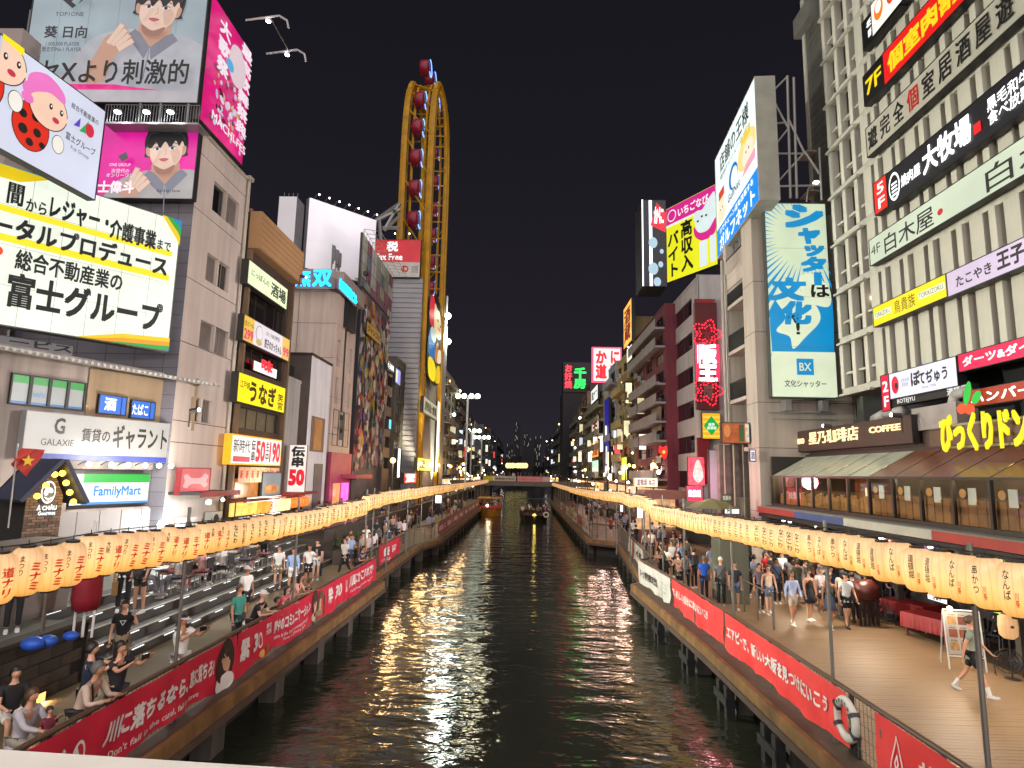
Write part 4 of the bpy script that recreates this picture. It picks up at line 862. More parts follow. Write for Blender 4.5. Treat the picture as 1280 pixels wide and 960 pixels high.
s.t('うなぎ', .22, .12, .78, .86, M('33200c', .5), .05); s.t('江戸焼', .04, .5, .22, .75, M('33200c', .5), .01); s.t('笑\n宮', .82, .1, .95, .7, M('33200c', .5), .02); s.done()
s = Sign('lightbox_sign', 'white lit sign with big red 50 and 190 prices in a yellow rim', f3, [(290, 541), (352, 551), (350, 583), (287, 580)], .5, .35, E('F4F0EC', 1.0, .05, 1), E('F0A820', 1.2, .1), rim=.07)
s.t('新時代', .04, .4, .34, .85, M('333438', .5), .01); s.t('伝\n串', .36, .12, .44, .88, K, .03); s.t('50', .45, .12, .64, .88, E('D81838', .9, 0), .05); s.t('生\n中', .65, .12, .72, .88, K, .02); s.t('190', .73, .12, .97, .88, E('D81838', .9, 0), .05); s.r(.04, .1, .34, .28, E('D85060', .8)); s.done()
t = thing('shop_curtain', 'short white shop curtain with red marks over the restaurant entrance', 'curtain', f3.w(u0+.3, -.35, SZ+zr(300, 603)), f3.rz)
for i in range(8):
    b = MB(); b.box(i*.62, 0, 0, i*.62+.57, .02, .75, M('c99c80', .7, .15)); c = b.build('cloth_panel', t); b = MB(); b.text('新', i*.62+.15, .2, i*.62+.42, .6, -.006, INKR, .03); b.build('lettering', c)
t = thing('lit_shop', 'glowing shopfront with warm curtains and menu photographs on the ground floor', 'shop front', f3.w(u0+.3, -.2, SZ), f3.rz)
b = MB(); b.box(0, -.02, 1.6, 2.6, .1, 3.2, E('B8763A', .55, .5, 3)); b.build('warm_curtain', t)
s = Sign('menu_board', 'large menu photograph of a fried dish on a blue ground beside the warm curtains', f3, [(328, 590), (352, 591), (350, 620), (327, 620)], .4, .1, E('8FA0A8', .5, .1), DARK); s.ell(.5, .3, .4, .2, E('D89050', .7, .3, 4)); s.ell(.35, .35, .15, .1, E('E8B070', .7)); s.ell(.65, .33, .15, .1, E('C87840', .7)); s.done()
s = Sign('menu_board', 'bright white menu board with red prices at street level under the restaurant signs', f3, [(308, 622), (352, 618), (350, 648), (306, 652)], .9, .15, E('FFF8E8', 1.6, .15, 2), DARK); s.t('伝串 50', .45, .3, .95, .8, E('E02038', 1, 0), .05); s.ell(.25, .5, .12, .25, E('E8A040', 1.1)); s.done()
s = Sign('menu_board', 'small lilac sign on the ground at the foot of the glowing shopfront', f3, [(297, 645), (315, 645), (314, 655), (297, 655)], 2.6, .1, E('E8D0F0', 1.0, .1), DARK); s.t('焼鳥酒場', .05, .2, .95, .8, K, .04); s.done()
lamp('shopfront_light', 'POINT', tuple(f3.w(u0+2.5, -1.4, SZ+2.6)), 220, (1, .86, .66), .3)
fc = FC(36.6)
s = Sign('vertical_banner', 'tall white banner with black kanji over a big red 50, facing the bridge', fc, [(363, 556), (384, 556), (381, 620), (357, 620)], 0, .12, E('ECE0D8', .95, .08), M('8a2020', .5), cat='sign', rim=.02)
s.t('伝\n串', .12, .56, .88, .97, K, .06); s.t('50', .06, .2, .94, .52, E('E01830', .9, 0), .07); s.r(0, 0, 1, .06, E('E04040', .9)); s.done()
t = thing('lantern_row', 'row of small glowing red lanterns below the white 伝串 banner', 'lanterns', FL(-13.2).w(FL(-13.2).p(357, 625)[0], 0, FL(-13.2).p(370, 628)[1]), R(90))
for i in range(7): b = MB(); b.ball((i*.55, 0, 0), .25, E('FF6A28', 1.8, .1), 1.2, 10, 6); b.build('small_lantern', t)
b = MB(); b.box(-.3, -.5, .45, 4, .5, .6, M('7a1410', .5)); b.build('cover', t)
# ---- low grey buildings, white slab, pink shop
def simple(name, label, fr, pxs, pytop, m, D=8, rows=0, cols=0, wz=(.25, .8), wx=.7, side=None, z0=SZ, py=400, lit=(), gm=None, fm=None, seed=0, top=None, zfirst=3.4, extra=(), mode=None):
    a, c = fr.p(pxs[0], py)[0], fr.p(pxs[1], py)[0]; zt = fr.p((pxs[0] if mode == 'L' else pxs[1] if mode == 'R' else (pxs[0]+pxs[1])/2), pytop)[1]; W = c-a; H = zt-z0; ops = []; wl = []
    if rows:
        fh = (H-zfirst-.4)/rows
        for r_ in range(rows):
            for k in range(cols):
                cx = W*(k+.5)/cols; w2 = W/cols*wx/2; ops.append((cx-w2, zfirst+fh*(r_+wz[0]), cx+w2, zfirst+fh*(r_+wz[1]), .2)); wl.append(ops[-1][:4])
    B = Bld(name, label, fr, a, c, z0, zt, D, m, ops+list(extra), side=side, top=top); rn = random.Random(seed)
    for i, q in enumerate(wl):
        g = gm or glass('14151a'); p_ = rn.random()
        if p_ < .1: g = M('6a6058', .5, .3)
        elif p_ < .2: g = E('7A5A38', .25, .3)
        elif p_ < .24: g = E('C8D0C8', .5, .3)
        if i in lit: g = E('F0D8A0', .8, .2)
        window(B.o, q[0], q[1], q[2], q[3], .1, fm or DARK, g, 2)
    return B
simple('low_building', 'grey two storey building with a black rooftop box beside the white 50 banner', FL(-14.3), (356, 381), 482, GRY, py=520, mode='R', D=6)
b = MB(); h = FL(-14.3).p(356, 478); h2 = FL(-14.3).p(380, 452); q = FL(-14.3); o = thing('rooftop_box', 'black box on the roof of the low grey building', 'box', q.w(h[0], .5, h[1]-.6), R(90)); b.box(0, 0, 0, h2[0]-h[0], 3, h2[1]-h[1]+.2, M('141316', .6)); b.build('casing', o); b = MB(); b.box(1, 1, h2[1]-h[1]+.2, 1.5, 1.5, h2[1]-h[1]+.5, DARK); b.build('vent', o)
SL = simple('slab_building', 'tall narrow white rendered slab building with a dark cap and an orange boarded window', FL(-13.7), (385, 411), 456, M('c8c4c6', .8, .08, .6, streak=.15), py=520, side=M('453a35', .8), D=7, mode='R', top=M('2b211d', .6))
q = FL(-13.7); p0, p1 = q.p(387, 558), q.p(402, 523); b = MB(); x0 = p0[0]-SL.u0; b.box(x0, -.06, p0[1]-SZ-.3, x0+p1[0]-p0[0]+.6, -.003, p1[1]-SZ, M('6f5a50', .7)); b.box(x0+.4, -.12, p0[1]-SZ-.2, x0+p1[0]-p0[0]-.1, -.063, p1[1]-SZ-.1, M('a0703c', .6, .3, 1)); b.build('boarded_window', SL.o)
b = MB(); p0 = q.p(389, 636); p1 = q.p(403, 580); b.box(p0[0]-SL.u0, -.05, .05, p1[0]-SL.u0, -.003, p1[1]-SZ, M('5a5653', .6)); b.build('shutter_door', SL.o)
# the tall beige building with the blue neon cornice: one face to the bridge, one to the canal
q = FL(-14.0); uc = q.p(420, 420)[0]; ue = q.p(443, 450)[0]; ztN = q.p(420, 362)[1]; CRM = M('b8a498', .8, .07, .5, .1, streak=.2)
ops = []; dk = M('1d1b1c', .5)
cx = (q.p(430, 430)[0]+q.p(434, 430)[0])/2-uc; Wn = ue-uc
ops.append((Wn*.42, 6, Wn*.6, ztN-SZ-.6, .15, dk))
for r_, z in enumerate((8.6, 11.4)):
    for x in (.12, .74): ops.append((Wn*x, z, Wn*(x+.13), z+2.0, .2, dk))
for z in (6.3, 9, 11.9, 14.5): ops.append((0, z, Wn*.41, z+.03, .02, jt)); ops.append((Wn*.61, z, Wn*.72, z+.03, .02, jt))
NB = Bld('neon_building', 'tall beige building whose cornice carries blue neon characters', q, uc, ue, SZ, ztN, 10, CRM, [o for o in ops if True], side=CRM, top=GRY)
zc = q.p(420, 337)[1]; b = MB(); b.box(-.5, -.5, NB.H+.19, Wn+.3, 8.2, zc-SZ, M('8a7c74', .7, .08)); b.build('cornice', NB.o)
b = MB(); b.box(Wn*.3, -.35, 14.6, Wn*.75, -.003, 17.6, M('17181a', .4)); b.build('dark_screen', NB.o)
b = MB()
for z in (6.3, 9, 11.9, 14.5): b.box(-.012, .02, z, -.002, 9.9, z+.03, jt)
for y in (2.9, 6.2): b.box(-.012, y, 0, -.002, y+.03, NB.H, jt)
b.build('panel_joint', NB.o)
BL = E('1FA8FF', 3.2, .1); BLt = E('1FA8FF', 2.4, .1)
fcN = FC(uc-.5); s = Sign('neon_sign', 'blue neon characters on the bridge side of the beige building cornice', fcN, [(362, 335), (419, 337), (420, 360), (363, 362)], .06, .04, None, M('8a7c74', .7)); s.t('無', .1, .1, .46, .95, BL, .03, .08); s.t('双', .5, .1, .92, .95, BL, .03, .08); s.done()
s = Sign('neon_sign', 'blue neon characters on the canal side of the same beige cornice', FL(-13.5), [(423, 346), (446, 368), (446, 384), (423, 362)], .06, .04, None, M('8a7c74', .7)); s.t('無双酒場ビル', .03, .1, .97, .95, BL, .04, .08); s.done()
for px, py in ((424, 340), (432, 337), (428, 352)):
    h = q.p(px, py); o = put('roof_antenna', None, None, q.w(h[0], .6, zc), R(90)); tag(o, 'grey mobile phone antenna mast on the beige building, %s of three' % ('left', 'right', 'lowest')[(424, 432, 428).index(px)], 'antenna'); b = MB(); b.tube((0, 0, 0), (0, 0, 2.2), .06, STEEL, 6); b.build('mast', o); b = MB(); b.box(-.12, -.2, 1.0, .12, -.08, 2.1, M('6e6c6c', .5)); b.box(.15, -.05, .8, .3, .1, 1.8, M('6e6c6c', .5)); b.build('panel', o)
PK = M('9e3a56', .6, .15); p0 = q.p(408, 610)
t = thing('pink_shop', 'pink shop front with a magenta lit doorway and awning', 'shop', q.w(uc-.2, -.02, SZ), R(90)); b = MB(); zz = q.p(420, 566)[1]-SZ
b.box(0, -.25, .02, Wn+.1, .0, zz, PK); b.build('front', t); b = MB(); b.box(Wn*.55, -.3, .1, Wn*.9, -.252, zz*.55, E('F060D0', 1.5, .3, 2)); b.box(Wn*.15, -.3, .9, Wn*.45, -.252, zz*.55, E('F0A060', .9, .5, 4)); b.build('lit_doorway', t); b = MB(); b.prism([(Wn*.5, zz*.62), (Wn*1.5, zz*.62), (Wn*1.5, zz*.68), (Wn*.5, zz*.68)], -1.4, -.26, M('8e3a48', .6)); b.build('awning', t)
lamp('pink_shop_light', 'POINT', tuple(q.w(uc+2, -1.2, SZ+2.0)), 60, (1, .25, .7), .2)
wnd = MB()
for k in range(3): window(NB.o, Wn*(.1+.27*k), zz+.5, Wn*(.1+.27*k)+Wn*.24, zz+3.2, -.03, DARK, glass('2b2f2e'), 1, 2)
# blank billboards on the roofs
s = Sign('blank_billboard', 'very large blank grey billboard with a row of small lamps along its top', Fr(-15.2, 61, 45.3), [(387, 246), (471, 276), (466, 357), (381, 334)], 0, .6, M('d8d4d8', .7, .05, .5), M('77747a', .6), cat='billboard', rim=.02)
bb_ = s; lamp('billboard_light', 'SPOT', tuple(s.o.matrix_basis @ Vector((s.W*.5, -9, s.H*1.1))), 2600, (1, .96, 1), .5, target=tuple(s.o.matrix_basis @ Vector((s.W*.5, 0, s.H*.45))), spot=110); s.t('空き広告', .72, .01, .92, .05, K, .02); s.done(); lights_row(s.o, [(s.W*(k+.5)/7, .1, s.H+.1) for k in range(7)], 1.0, E('FFFFFF', 6, 0))
s = Sign('blank_billboard', 'small blank grey roof panel left of the very large blank one', FC(45), [(348, 245), (370, 246), (368, 316), (346, 303)], 0, 1.6, M('d8d4d8', .7, .05, .5), M('77747a', .6), cat='billboard', rim=.01); s.done()
b = MB()
for k in range(4): b.tube((s.W*(k+.5)/4, .5, s.H), (s.W*(k+.5)/4, .5, s.H+.5), .03, STEEL, 4)
b.build('spike', s.o)
# ---- manga mural building
q = FL(-14.0); MU = simple('mural_building', 'tall building whose whole canal side is a dense colourful comic mural', q, (446, 482), 352, M('5a5458', .7, .3, 1), py=480, side=M('201f26', .7), D=9, mode='L')
rn = random.Random(5); b = MB(); pal = ['8a2830', 'a89888', '6f6f78', 'b07828', '9a8c34', '3c4a68', 'c0b8b4', '50303c', '7c4a34', 'a8a4a8', '2c2c34', '8c5c50', '4a7a80', 'b04848', 'd0c8c0', '6a4a78']
zs_ = 4.0; Hm = MU.H
mats_ = [M(c, .6, .25, 2) for c in pal]
for i in range(420):
    x = rn.uniform(.3, MU.W-.5); z = rn.uniform(zs_, Hm-.5); r = rn.uniform(.18, .85)*(1.2 if i < 160 else .7); n = rn.randint(5, 9); y = -.02-.0004*i
    a0 = rn.uniform(0, 6); pts = [(min(max(x+r*rn.uniform(.6, 1.2)*math.cos(a0+6.283*k/n), .1), MU.W-.1), y, min(max(z+r*1.3*rn.uniform(.6, 1.2)*math.sin(a0+6.283*k/n), 3.6), Hm-.1)) for k in range(n)]
    b.add(pts, [tuple(range(n))], mats_[rn.randrange(len(mats_))])
y0 = -.22
for i in range(26):     # heads of printed figures
    x = rn.uniform(.9, MU.W-1); z = rn.uniform(zs_+1, Hm-1.6); r = rn.uniform(.35, .6); sk = mats_[1] if rn.random() < .5 else M('b08a70', .6, .1)
    for (dx, dz, rx, rz_, m) in ((0, .15, 1.25, 1.25, mats_[rn.choice((0, 10, 4, 12, 6))]), (0, 0, .85, 1, sk), (-.3, 0, .12, .12, K), (.3, 0, .12, .12, K), (0, .75, .95, .45, mats_[rn.choice((0, 10, 4))])):
        y0 -= .003; b.add([(x+dx*r+rx*r*math.cos(6.283*k/10), y0, z+dz*r+rz_*r*math.sin(6.283*k/10)) for k in range(10)], [tuple(range(10))], m)
b.build('comic_mural', MU.o, kind='stuff')
s = Sign('mural_sign', 'yellow sign with black katakana near the top of the comic mural', q, [(459, 403), (476, 416), (475, 430), (458, 417)], .6, .1, M('b8902c', .6), DARK, rim=.01); s.t('ジャンコミ', .06, .2, .94, .8, K, .05); s.done()
for k in range(7): b = MB(); b.box(-.02, -.35, 3+k*2.9, .5, -.02, 3.3+k*2.9, M('2b2a30', .6)); b.build('dark_fin', MU.o)
t = thing('roof_board', 'grid framed poster board on the roof above the comic mural', 'billboard', q.w(MU.u0+1, .5, MU.z1+.2), R(90)); Wb = MU.W+2; Hb = 5.2
b = MB(); b.box(0, 0, 0, Wb, .2, Hb, DGR); b.build('panel', t); b = MB()
for i in range(7):
    for j in range(4): b.box(i*Wb/7+.05, -.03-.002*(i+j), j*Hb/4+.05, (i+1)*Wb/7-.05, -.004, (j+1)*Hb/4-.05, M(rn.choice(('8a8c78', '7c4458', 'a8a49c', '5c6474', '989880', '6c3848')), .6, .3, 2))
b.build('poster', t, kind='stuff'); b = MB()
for i in range(13): b.tube((i*Wb/12, -.1, 0), (i*Wb/12, -.1, Hb+.3), .025, STEEL, 4); b.tube((i*Wb/12, -.1, Hb+.3), (i*Wb/12, -1.6, Hb+.1), .025, STEEL, 4)
for k in range(3): b.tube((0, -.1-.75*k, Hb+.3-.1*k), (Wb, -.1-.75*k, Hb+.3-.1*k), .025, STEEL, 4)
b.build('railing', t)
# ================================================================ RIGHT BANK
GBX = 15.0; fG = FR(GBX); ys = lambda px, py=400, fr=fG: -fr.p(px, py)[0]
CG = M('b4b2a4', .8, .08, .5, .12, streak=.22); GD = M('16171a', .5, .2, 1); FINM = M('c0bdae', .8, .08, .7, .1, streak=.2)
yfar = -fG.p(1043, 300)[0]; yf2 = -fG.p(1017, 200)[0]
# floor lines (z) from the sign bands
zf = [fG.p(1088, y)[1] for y in (500, 408, 333, 272, 200, 136, 85)]
fh = (fG.p(1088, 200)[1]-fG.p(1088, 408)[1])/3; zbase = fG.p(1088, 408)[1]-fh
NF = 9; U0 = -yfar; U1 = -12.0; Wg = U1-U0
GT = thing('concrete_building', 'huge pale concrete building with rows of upright fins and stacked restaurant signs', 'building', fG.w(U0, 0, SZ-1.2), fG.rz)
Hg = zbase+fh*NF-SZ+1.2; b = MB(); b.box(0, .9, 0, Wg, 12, Hg, GD); b.build('dark_core', GT)
b = MB(); 
for k in range(NF+1):
    z = zbase+fh*k-(SZ-1.2); b.box(0, -.02, z-.28, Wg, .9, z+.02, CG)
    b.box(-.02, -.2, z-.34, 2.6, -.021, z-.24, CG)
b.build('floor_slab', GT)
# far third: big grid windows, near: fins
gridw = -fG.p(1085, 300)[0]; Lg = yfar-gridw
fm = MB(); fm.box(-.14, -.1, 0, .14, .85, fh-.3, FINM); fme = fm.mesh(); fn = MB(); fn.box(-.3, -.04, 0, .3, .85, fh-.3, FINM); fne = fn.mesh()
gp = {}
def pane(w, h, m):
    k = (round(w, 2), round(h, 2), m.name)
    if k not in gp: q = MB(); q.quad((0, 0, 0), (w, 0, 0), (w, 0, h), (0, 0, h), m); gp[k] = q.mesh()
    return gp[k]
rn = random.Random(11); gls = [glass('101214'), glass('15130f'), M('221d18', .3), E('8A6038', .4, .5, 1), E('B89868', .5, .6, 2)]
for k in range(NF):
    z = zbase+fh*k+.02-(SZ-1.2); x = 0.0
    while x < Lg-.2:      # grid bays: mullion frame
        w_ = 1.05; o = put('fin', fme, GT, (x+.14, 0, z)); o.scale = (1, .6, 1)
        tb = MB(); tb.box(0, .0, fh*.27, w_-.28, .3, fh*.31, FINM); o2 = put('transom', tb.mesh() if 'tb_' not in gp else gp['tb_'], GT, (x+.28, .05, z)); gp['tb_'] = o2.data
        put('pane', pane(w_-.28, fh-.3, rn.choice(gls[:3])), GT, (x+.28, .28, z)); x += w_
    i = 0
    while x < Wg:
        wide = i % 2 == 0; o = put('fin', fne if wide else fme, GT, (x, 0, z)); 
        put('pane', pane(.62, fh-.3, rn.choice(gls[:3] if rn.random() < .84 else gls)), GT, (x+(.26 if wide else .1), .5, z)); x += .78 if wide else .72; i += 1
    if k in (2, 3, 4, 5): 
        pass
b = MB(); b.box(0, -.1, Hg, Wg, 12, Hg+.5, CG); b.build('roof', GT)
for (px, py, s_) in ((1092, 372, .12), (1148, 340, .1), (1262, 348, .16), (1124, 440, .1)):
    u, z = fG.p(px, py, -.3); b = MB(); b.ball((u-U0, .3, z-(SZ-1.2)), s_, E('FFE0B0', 6, 0)); b.build('ceiling_lamp', GT)
# set-back part with a fine dark screen
fS = FR(16.6); ua, ub = fS.p(1013, 150)[0], fS.p(1046, 150)[0]; zt = fS.p(1015, -20)[1]
t = thing('screened_block', 'narrow end block with a fine dark metal screen beyond the concrete building', 'building', fS.w(ua, 0, SZ), fS.rz)
b = MB(); b.box(.0, .15, 0, ub-ua+.8, 8, zt-SZ, M('4c4c48', .7)); b.box(-.3, -.1, 0, .05, .4, zt-SZ, CG); b.build('wall', t); b = MB()
n = 26
for i in range(n): x = (ub-ua)*(i+.5)/n; b.box(x-.015, -.03, 0, x+.015, .0, zt-SZ, M('6e6e66', .6))
for i in range(70): z = i*(zt-SZ)/70; b.box(0.05, -.05, z, ub-ua, -.031, z+.03, M('6e6e66', .6))
b.build('screen', t, kind='stuff'); b = MB()
for k in range(6): z = zbase+fh*(k+1)-SZ; b.box(-.5, -.6, z-.1, .6, .1, z, CG)
b.build('ledge', t); b = MB(); b.box(-.5, -.5, zt-SZ-2.4, 1.5, .1, zt-SZ-1.2, M('6a6a64', .6)); b.build('roof_grille', t)
# ---- its signs
SGX = .5; NE = -13.2
def gs(label, quad, face, umax=None, name='fascia_sign', th=.3, rim=.03, fr=fG, d=SGX): return Sign(name, label, fr, quad, d, th, face, BLACKP, umax=umax, rim=rim)
s = gs('black and white floor sign 8F with an orange round mark, highest on the concrete building', [(1076, 28), (1125, -30), (1125, 13), (1080, 60)], BLACKP); s.t('8\nF', .12, .25, .42, .85, E('F4F4F4', 1, 0), .02); s.done()
s = gs('white lit sign with an orange bowl mark beside the 8F panel', [(1089, 3), (1125, -40), (1125, 10), (1089, 44)], E('F4F2E8', .95), umax=NE, d=.56); s.ell(.05, .6, .03, .3, E('F08020', .9)); s.ell(.05, .68, .02, .18, E('F4F2E8', .95)); s.ell(.13, .6, .025, .28, E('E84830', .9)); s.done()
s = gs('black floor panel reading 7F in yellow', [(1079, 96), (1104, 66), (1104, 108), (1080, 135)], BLACKP); s.t('7F', .12, .25, .9, .75, E('F4D010', 1, 0), .03); s.done()
s = gs('red fascia sign with yellow private room meat restaurant kanji', [(1104, 66), (1150, 13), (1150, 64), (1104, 106)], E('E8201C', .85, .05), umax=NE)
s.t('個室肉割烹', .03, .2, .53, .8, E('F0D020', .95, 0), .05); s.t('一番', .6, .2, .8, .8, E('F0D020', .95, 0), .05); s.done()
s = gs('pale grey fascia sign with black brushed private izakaya lettering', [(1082, 162), (1150, 92), (1150, 137), (1084, 198)], M('a3a192', .7, .08, 1), umax=NE)
for i, ch in enumerate('遊完全個室居酒屋遊'): s.t(ch, .012+i*.077, .18, .07+i*.077, .85, INKR if i == 3 else K, .02 if i else .05); 
s.done()
s = gs('tall red floor panel reading 5F', [(1092, 229), (1109, 216), (1109, 260), (1093, 270)], E('E83020', .9, .03)); s.t('5\nF', .25, .12, .8, .88, E('FFFFFF', 1, 0), .02); s.done()
s = gs('black fascia sign with glowing white yakiniku ranch kanji and a round cow mark', [(1109, 215), (1160, 176), (1160, 229), (1109, 261)], M('1c1c22', .4, .1), umax=NE)
W1 = E('FFFFFF', 1.6, 0); s.ell(.045, .5, .034, .38, W1); s.ell(.045, .5, .028, .31, BLACKP)
for k in range(4): s.r(.03, .25+k*.1, .065, .3+k*.1, W1)
s.t('焼肉屋', .09, .3, .2, .62, W1, .02); s.t('大牧場', .215, .18, .45, .85, W1, .04); s.r(.46, .25, .49, .48, E('E02828', 1, 0)); s.t('黒毛和牛\n食べ放題', .52, .2, .68, .8, W1, .02); s.poly([(.72, .2), (.78, .85), (.9, .9), (.9, .2)], E('F0D8D8', .9)); s.done()
s = gs('pale green white fascia sign 4F with black white tree shop kanji', [(1086, 301), (1180, 237), (1180, 281), (1088, 331)], E('CDD8C0', .82, .12, .4), umax=NE)
s.t('4F', .01, .35, .065, .7, K, .0); s.t('白木屋', .09, .12, .34, .8, K, .01); s.ell(.37, .4, .012, .1, INKR); s.t('白木屋', .55, .1, .9, .8, K, .01); s.done()
s = gs('yellow fascia sign reading TORIKIZOKU on pale strips round three kanji', [(1091, 384), (1183, 342), (1184, 371), (1092, 410)], E('F4DC10', .95, .05)); s.r(.02, .38, .28, .68, E('E8ECD0', .95)); s.r(.66, .38, .98, .68, E('E8ECD0', .95)); s.t('TORIKIZOKU.', .03, .42, .27, .64, K, .0); s.t('TORIKIZOKU.', .67, .42, .97, .64, K, .0); s.t('鳥貴族', .33, .2, .62, .82, K, .0); s.done()
s = gs('pale lilac fascia sign with black octopus ball prince lettering', [(1183, 342), (1240, 314), (1240, 351), (1184, 371)], E('D6C4DC', .85, .08, .5), umax=NE); s.t('たこやき', .06, .25, .27, .68, K, .03); s.t('王子', .3, .2, .44, .85, K, .05); s.t('大阪名物', .48, .62, .62, .85, K, .02); s.t('串かつ', .48, .28, .62, .55, INKR, .03); s.done()
s = gs('tall crimson floor panel reading 2F', [(1100, 470), (1110.5, 467), (1114, 513.5), (1103.5, 514.5)], E('E01840', .85, .03)); s.t('2\nF', .2, .12, .85, .82, E('FFFFFF', 1, 0), .03); s.done()
s = gs('white lit fascia sign with a red round mark and black brushed hiragana', [(1110.5, 467), (1195.6, 445), (1198, 482.5), (1113, 500)], E('E4E2F4', .95, .05, .5)); s.ell(.1, .52, .06, .33, E('E01840', .85)); s.ell(.12, .48, .025, .12, K); s.t('お好み焼\n鉄板焼', .2, .38, .33, .7, M('77747a', .5), .0); s.t('ぼ', .36, .32, .5, .85, K, .05); s.t('てぢゅう', .48, .3, .88, .78, K, .04); s.t('Since 1946', .52, .16, .72, .26, M('77747a', .5), .0); s.done()
s = gs('black strip with small white lettering under the white round mark sign', [(1113, 500), (1212, 478), (1213, 489), (1114, 510)], BLACKP, d=.45); s.t('BOTEJYU', .1, .1, .35, .8, E('E8E8E8', .9, 0), .02); s.t('道頓堀', .75, .1, .97, .95, E('E8E8E8', .9, 0), .03); s.done()
s = gs('crimson fascia sign with white darts and dining lettering', [(1196, 443), (1240, 432), (1240, 456), (1199, 466)], E('F01450', .88, .04), umax=NE); s.t('ダーツ&ダイニングバー', .03, .25, .75, .78, E('FFFFFF', 1, 0), .04); s.done()
# ---- glass fronted restaurant storey with sloping glass roof
RX = 12.2; fR = FR(RX); u0 = fR.p(965, 612)[0]; u1 = -12.2; zg0 = fR.p(1100, 645)[1]; zg1 = fR.p(1100, 597)[1]; WR = u1-u0
RT = thing('glass_restaurant', 'glass fronted first floor restaurant with sloping panes and warm light inside', 'restaurant', fR.w(u0, 0, zg0), fR.rz)
FRM = M('1f1c1a', .4); zr_ = FR(13.9).p(1100, 566)[1]-zg0; hg = zg1-zg0
b = MB(); b.box(0, -.05, -.12, WR, 2.5, 0, FRM); b.box(-.05, .0, -.1, .08, 5, zr_, FRM); b.box(0, 1.7, zr_-.05, WR, 1.9, zr_+.1, FRM); b.box(0, -.04, hg-.04, WR, .04, hg+.04, FRM); b.build('frame', RT)
n = int(WR/1.5)+1; mul = MB(); mul.box(-.045, -.05, 0, .045, .05, hg, FRM); mul.add([(-.045, -.05, hg), (.045, -.05, hg), (.045, 1.7, zr_), (-.045, 1.7, zr_), (-.045, .02, hg-.06), (.045, .02, hg-.06), (.045, 1.7, zr_-.1), (-.045, 1.7, zr_-.1)], [(0, 1, 2, 3), (7, 6, 5, 4), (0, 4, 5, 1), (1, 5, 6, 2), (3, 2, 6, 7), (0, 3, 7, 4)], FRM); mme = mul.mesh()
ws = WR/n; pg = MB(); pg.quad((.045, 0, 0), (ws-.045, 0, 0), (ws-.045, 0, hg-.04), (.045, 0, hg-.04), clear_glass()); pge = pg.mesh()
rg = []
for c in ('a4a894', '6e4634'): pr = MB(); pr.quad((.045, 0, hg+.03), (ws-.045, 0, hg+.03), (ws-.045, 1.7, zr_), (.045, 1.7, zr_), M(c, .25, .2, 1.5)); rg.append(pr.mesh())
for i in range(n):
    put('mullion', mme, RT, (i*ws, 0, 0)); put('pane', pge, RT, (i*ws, 0, 0)); put('roof_pane', rg[0 if i < 6 else 1], RT, (i*ws, 0, 0))
b = MB(); b.quad((0, 4, 0), (WR, 4, 0), (WR, 4, zr_+.5), (0, 4, zr_+.5), M('6e4a30', .6, .4, 2)); b.quad((0, 0, .01), (WR, 0, .01), (WR, 4, .01), (0, 4, .01), M('3a2618', .6)); b.quad((0, 1.7, zr_-.02), (0, 4, zr_+.4), (WR, 4, zr_+.4), (WR, 1.7, zr_-.02), M('33261e', .7)); b.build('interior', RT)
b = MB(); rq = random.Random(2)  # glowing wall patches added to brighten the restaurant interior
for i in range(26): x = .4+i*WR/26; z = rq.uniform(.2, 1.4); b.box(x, 3.9, z, x+rq.uniform(.2, .6), 3.98, z+rq.uniform(.15, .5), E(rq.choice(('FFC070', 'F8E060', 'FFE0B0', 'F09040')), rq.uniform(.5, 1.6), .3, 4))
b.build('added_glow_patch', RT, kind='stuff'); b = MB()
for i in range(30): b.box(.1+i*ws*6/30, .35, 0, .1+(i+.9)*ws*6/30, .42, .5+.06*(i % 3), M('9b6a38', .5, .3, 4))
b.build('seat_back', RT, kind='stuff'); b = MB()
for i in range(int((WR-6*ws)/.35)): b.box(6*ws+.1+i*.35, .12, 0, 6*ws+.42+i*.35, .16, hg*.55, M('7a4c26', .5, .35, 3))
b.build('timber_board', RT, kind='stuff'); b = MB()
for i in range(14): b.ball((.8+i*WR/14, 1.2+.8*(i % 3), zr_-.5), .09, E('FFC878', 12, 0)); 
b.build('bulb', RT, kind='stuff'); b = MB()
for i in range(n):
    if i > 5: x = i*ws; b.box(x+ws*.35, .05, hg*.45, x+ws*.35+.3, .07, hg*.8, M('c8c4bc', .6)); b.tube((x+ws*.2, .05, hg*.68), (x+ws*.2, .07, hg*.68), .13, M('c88c50', .6), 10)
b.build('window_poster', RT)
for k in range(3): lamp('restaurant_lamp', 'POINT', tuple(fR.w(u0+2+k*6, 1.3, zg0+zr_-.7)), 190, (1, .66, .34), .25)
b = MB(); b.box(0, 1.95, zr_-.1, 6.3*ws, 6, zr_+1.3, M('3a2c24', .6)); b.box(6.3*ws, 1.95, zr_-.1, WR, 6, zr_+.75, M('5e4436', .6, .3)); b.build('upper_wall', RT)
